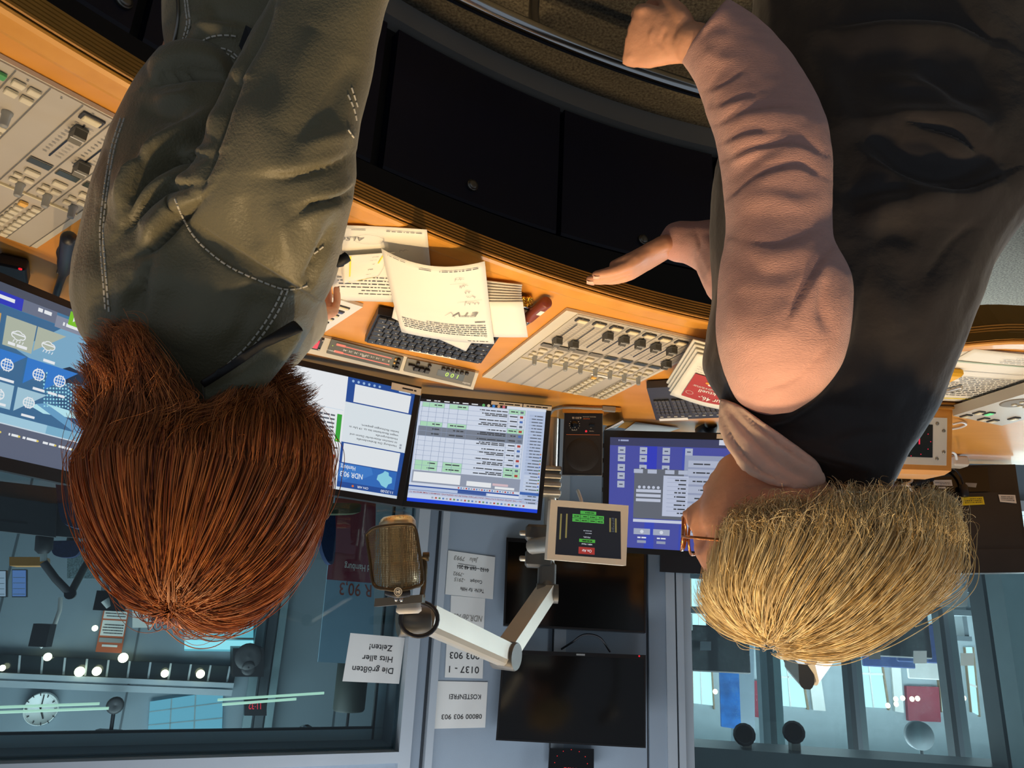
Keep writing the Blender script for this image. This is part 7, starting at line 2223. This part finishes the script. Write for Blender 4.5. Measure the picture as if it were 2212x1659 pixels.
# hair
M_blond = hairmat('blond_hair', ('d2ae68', 'fff0c4', 'f0d696'), .38)
C1 = P(1752, 1150, YB + .005); ztB = P(1715, 1380, YB + .005)
raB = .140; rbB = .125; rhB = (ztB - C1).length
polB = Vector((.34, -.12, .93)).normalized()


def domeB(n, k=1.0):
    z_ = max(0, n.z); x = n.x * raB * (1 - (.30 * smooth(.15, .95, z_) if n.x < 0 else -.09 * smooth(.1, .5, z_)))
    return C1 + Vector((x + .022 * z_, n.y * rbB, n.z * rhB)) * k - Vector((.012, 0, 0))


def blond_guide(phi, k, rr):
    c, s_ = math.cos(phi), math.sin(phi); e = Vector((c, s_, 0)); pts = []
    st = rr.uniform(0, .3) if rr.random() < .6 else rr.uniform(0, .7); last = 1.0
    for i in range(9):
        t = st + (last - st) * i / 8
        n = (polB * math.sin((1 - t) * 1.4) + e * math.sin(t * 1.4 + .02)).normalized(); pts.append(domeB(n, k))
    p0 = pts[-1]
    if c > .72: ln = rr.uniform(.0, .012)         # short round the face
    elif c > .35: ln = rr.uniform(.0, .03)
    else: ln = rr.uniform(.005, .045)
    x0, y0 = proj(p0)
    inw = -e * .018 * (1 if rr.random() < .7 else -.8)
    tgt = p0 + Vector((0, 0, -ln)) + inw + Vector((rr.uniform(-.006, .006), rr.uniform(-.004, .004), 0))
    mid = p0 + Vector((0, 0, -ln * .55)) + e * .006
    return pts + bez([pts[-2], p0, mid, tgt], 5)[6:]


def capshape(d, p):
    z_ = max(0, d.z)
    x = p.x * (1 - (.30 * smooth(.15, .95, z_) if d.x < 0 else .62 * smooth(.15, .8, d.x) * smooth(.62, .25, d.z) if False else (.55 * smooth(.1, .7, d.x) * (1 - smooth(.30, .62, d.z)) if d.x > 0 else 0)))
    return Vector((x + .02 * z_, p.y, p.z * (.15 if d.z < 0 else 1)))


def facecut(paths):                    # locks end where the cheek begins
    ys, xs = [990, 1030, 1060, 1100, 1150, 1200, 1250, 1290, 1310], [1660, 1632, 1610, 1585, 1562, 1545, 1522, 1492, 1400]
    out = []
    for p in paths:
        q = projn(p); lim = np.interp(q[:, 1], ys, xs) + rng.normal() * 9
        bad = np.where((q[:, 0] < lim) & (q[:, 1] < 1305))[0]
        n = bad[0] if len(bad) else len(p)
        if n >= 5: out.append(p[:n])
    return out


r = random.Random(21); gB = []
for i in range(430):
    phi = r.uniform(0, 2 * PI)
    if math.sin(phi) > .3 and r.random() < .5: phi = -phi
    gB.append(blond_guide(phi, r.uniform(.93, 1.0), r))
pB = hair_paths(gB, 44, .014, .012, 5, .004)
capB = fuse([blob(C1 + Vector((-.010, 0, .004)), raB * .90, rbB * .92, rhB * .94, Matrix.Identity(3), 24, capshape)], .005, 6)
# keep the face free: the cap is cut back on the face side
hbB = put('hair', capB, mat('blond_hair_mass', 'c29a58', .6, var=.25, scale=60), blo)
strands('hair_strands', facecut(pB), M_blond, hbB)
flyB = hair_paths([blond_guide(r.uniform(.8, 2 * PI - .5), r.uniform(1.0, 1.05), r) for _ in range(120)], 3, .014, .025, 19, .006)
strands('loose_hairs', facecut(flyB), M_blond, hbB, .0002, .0001)
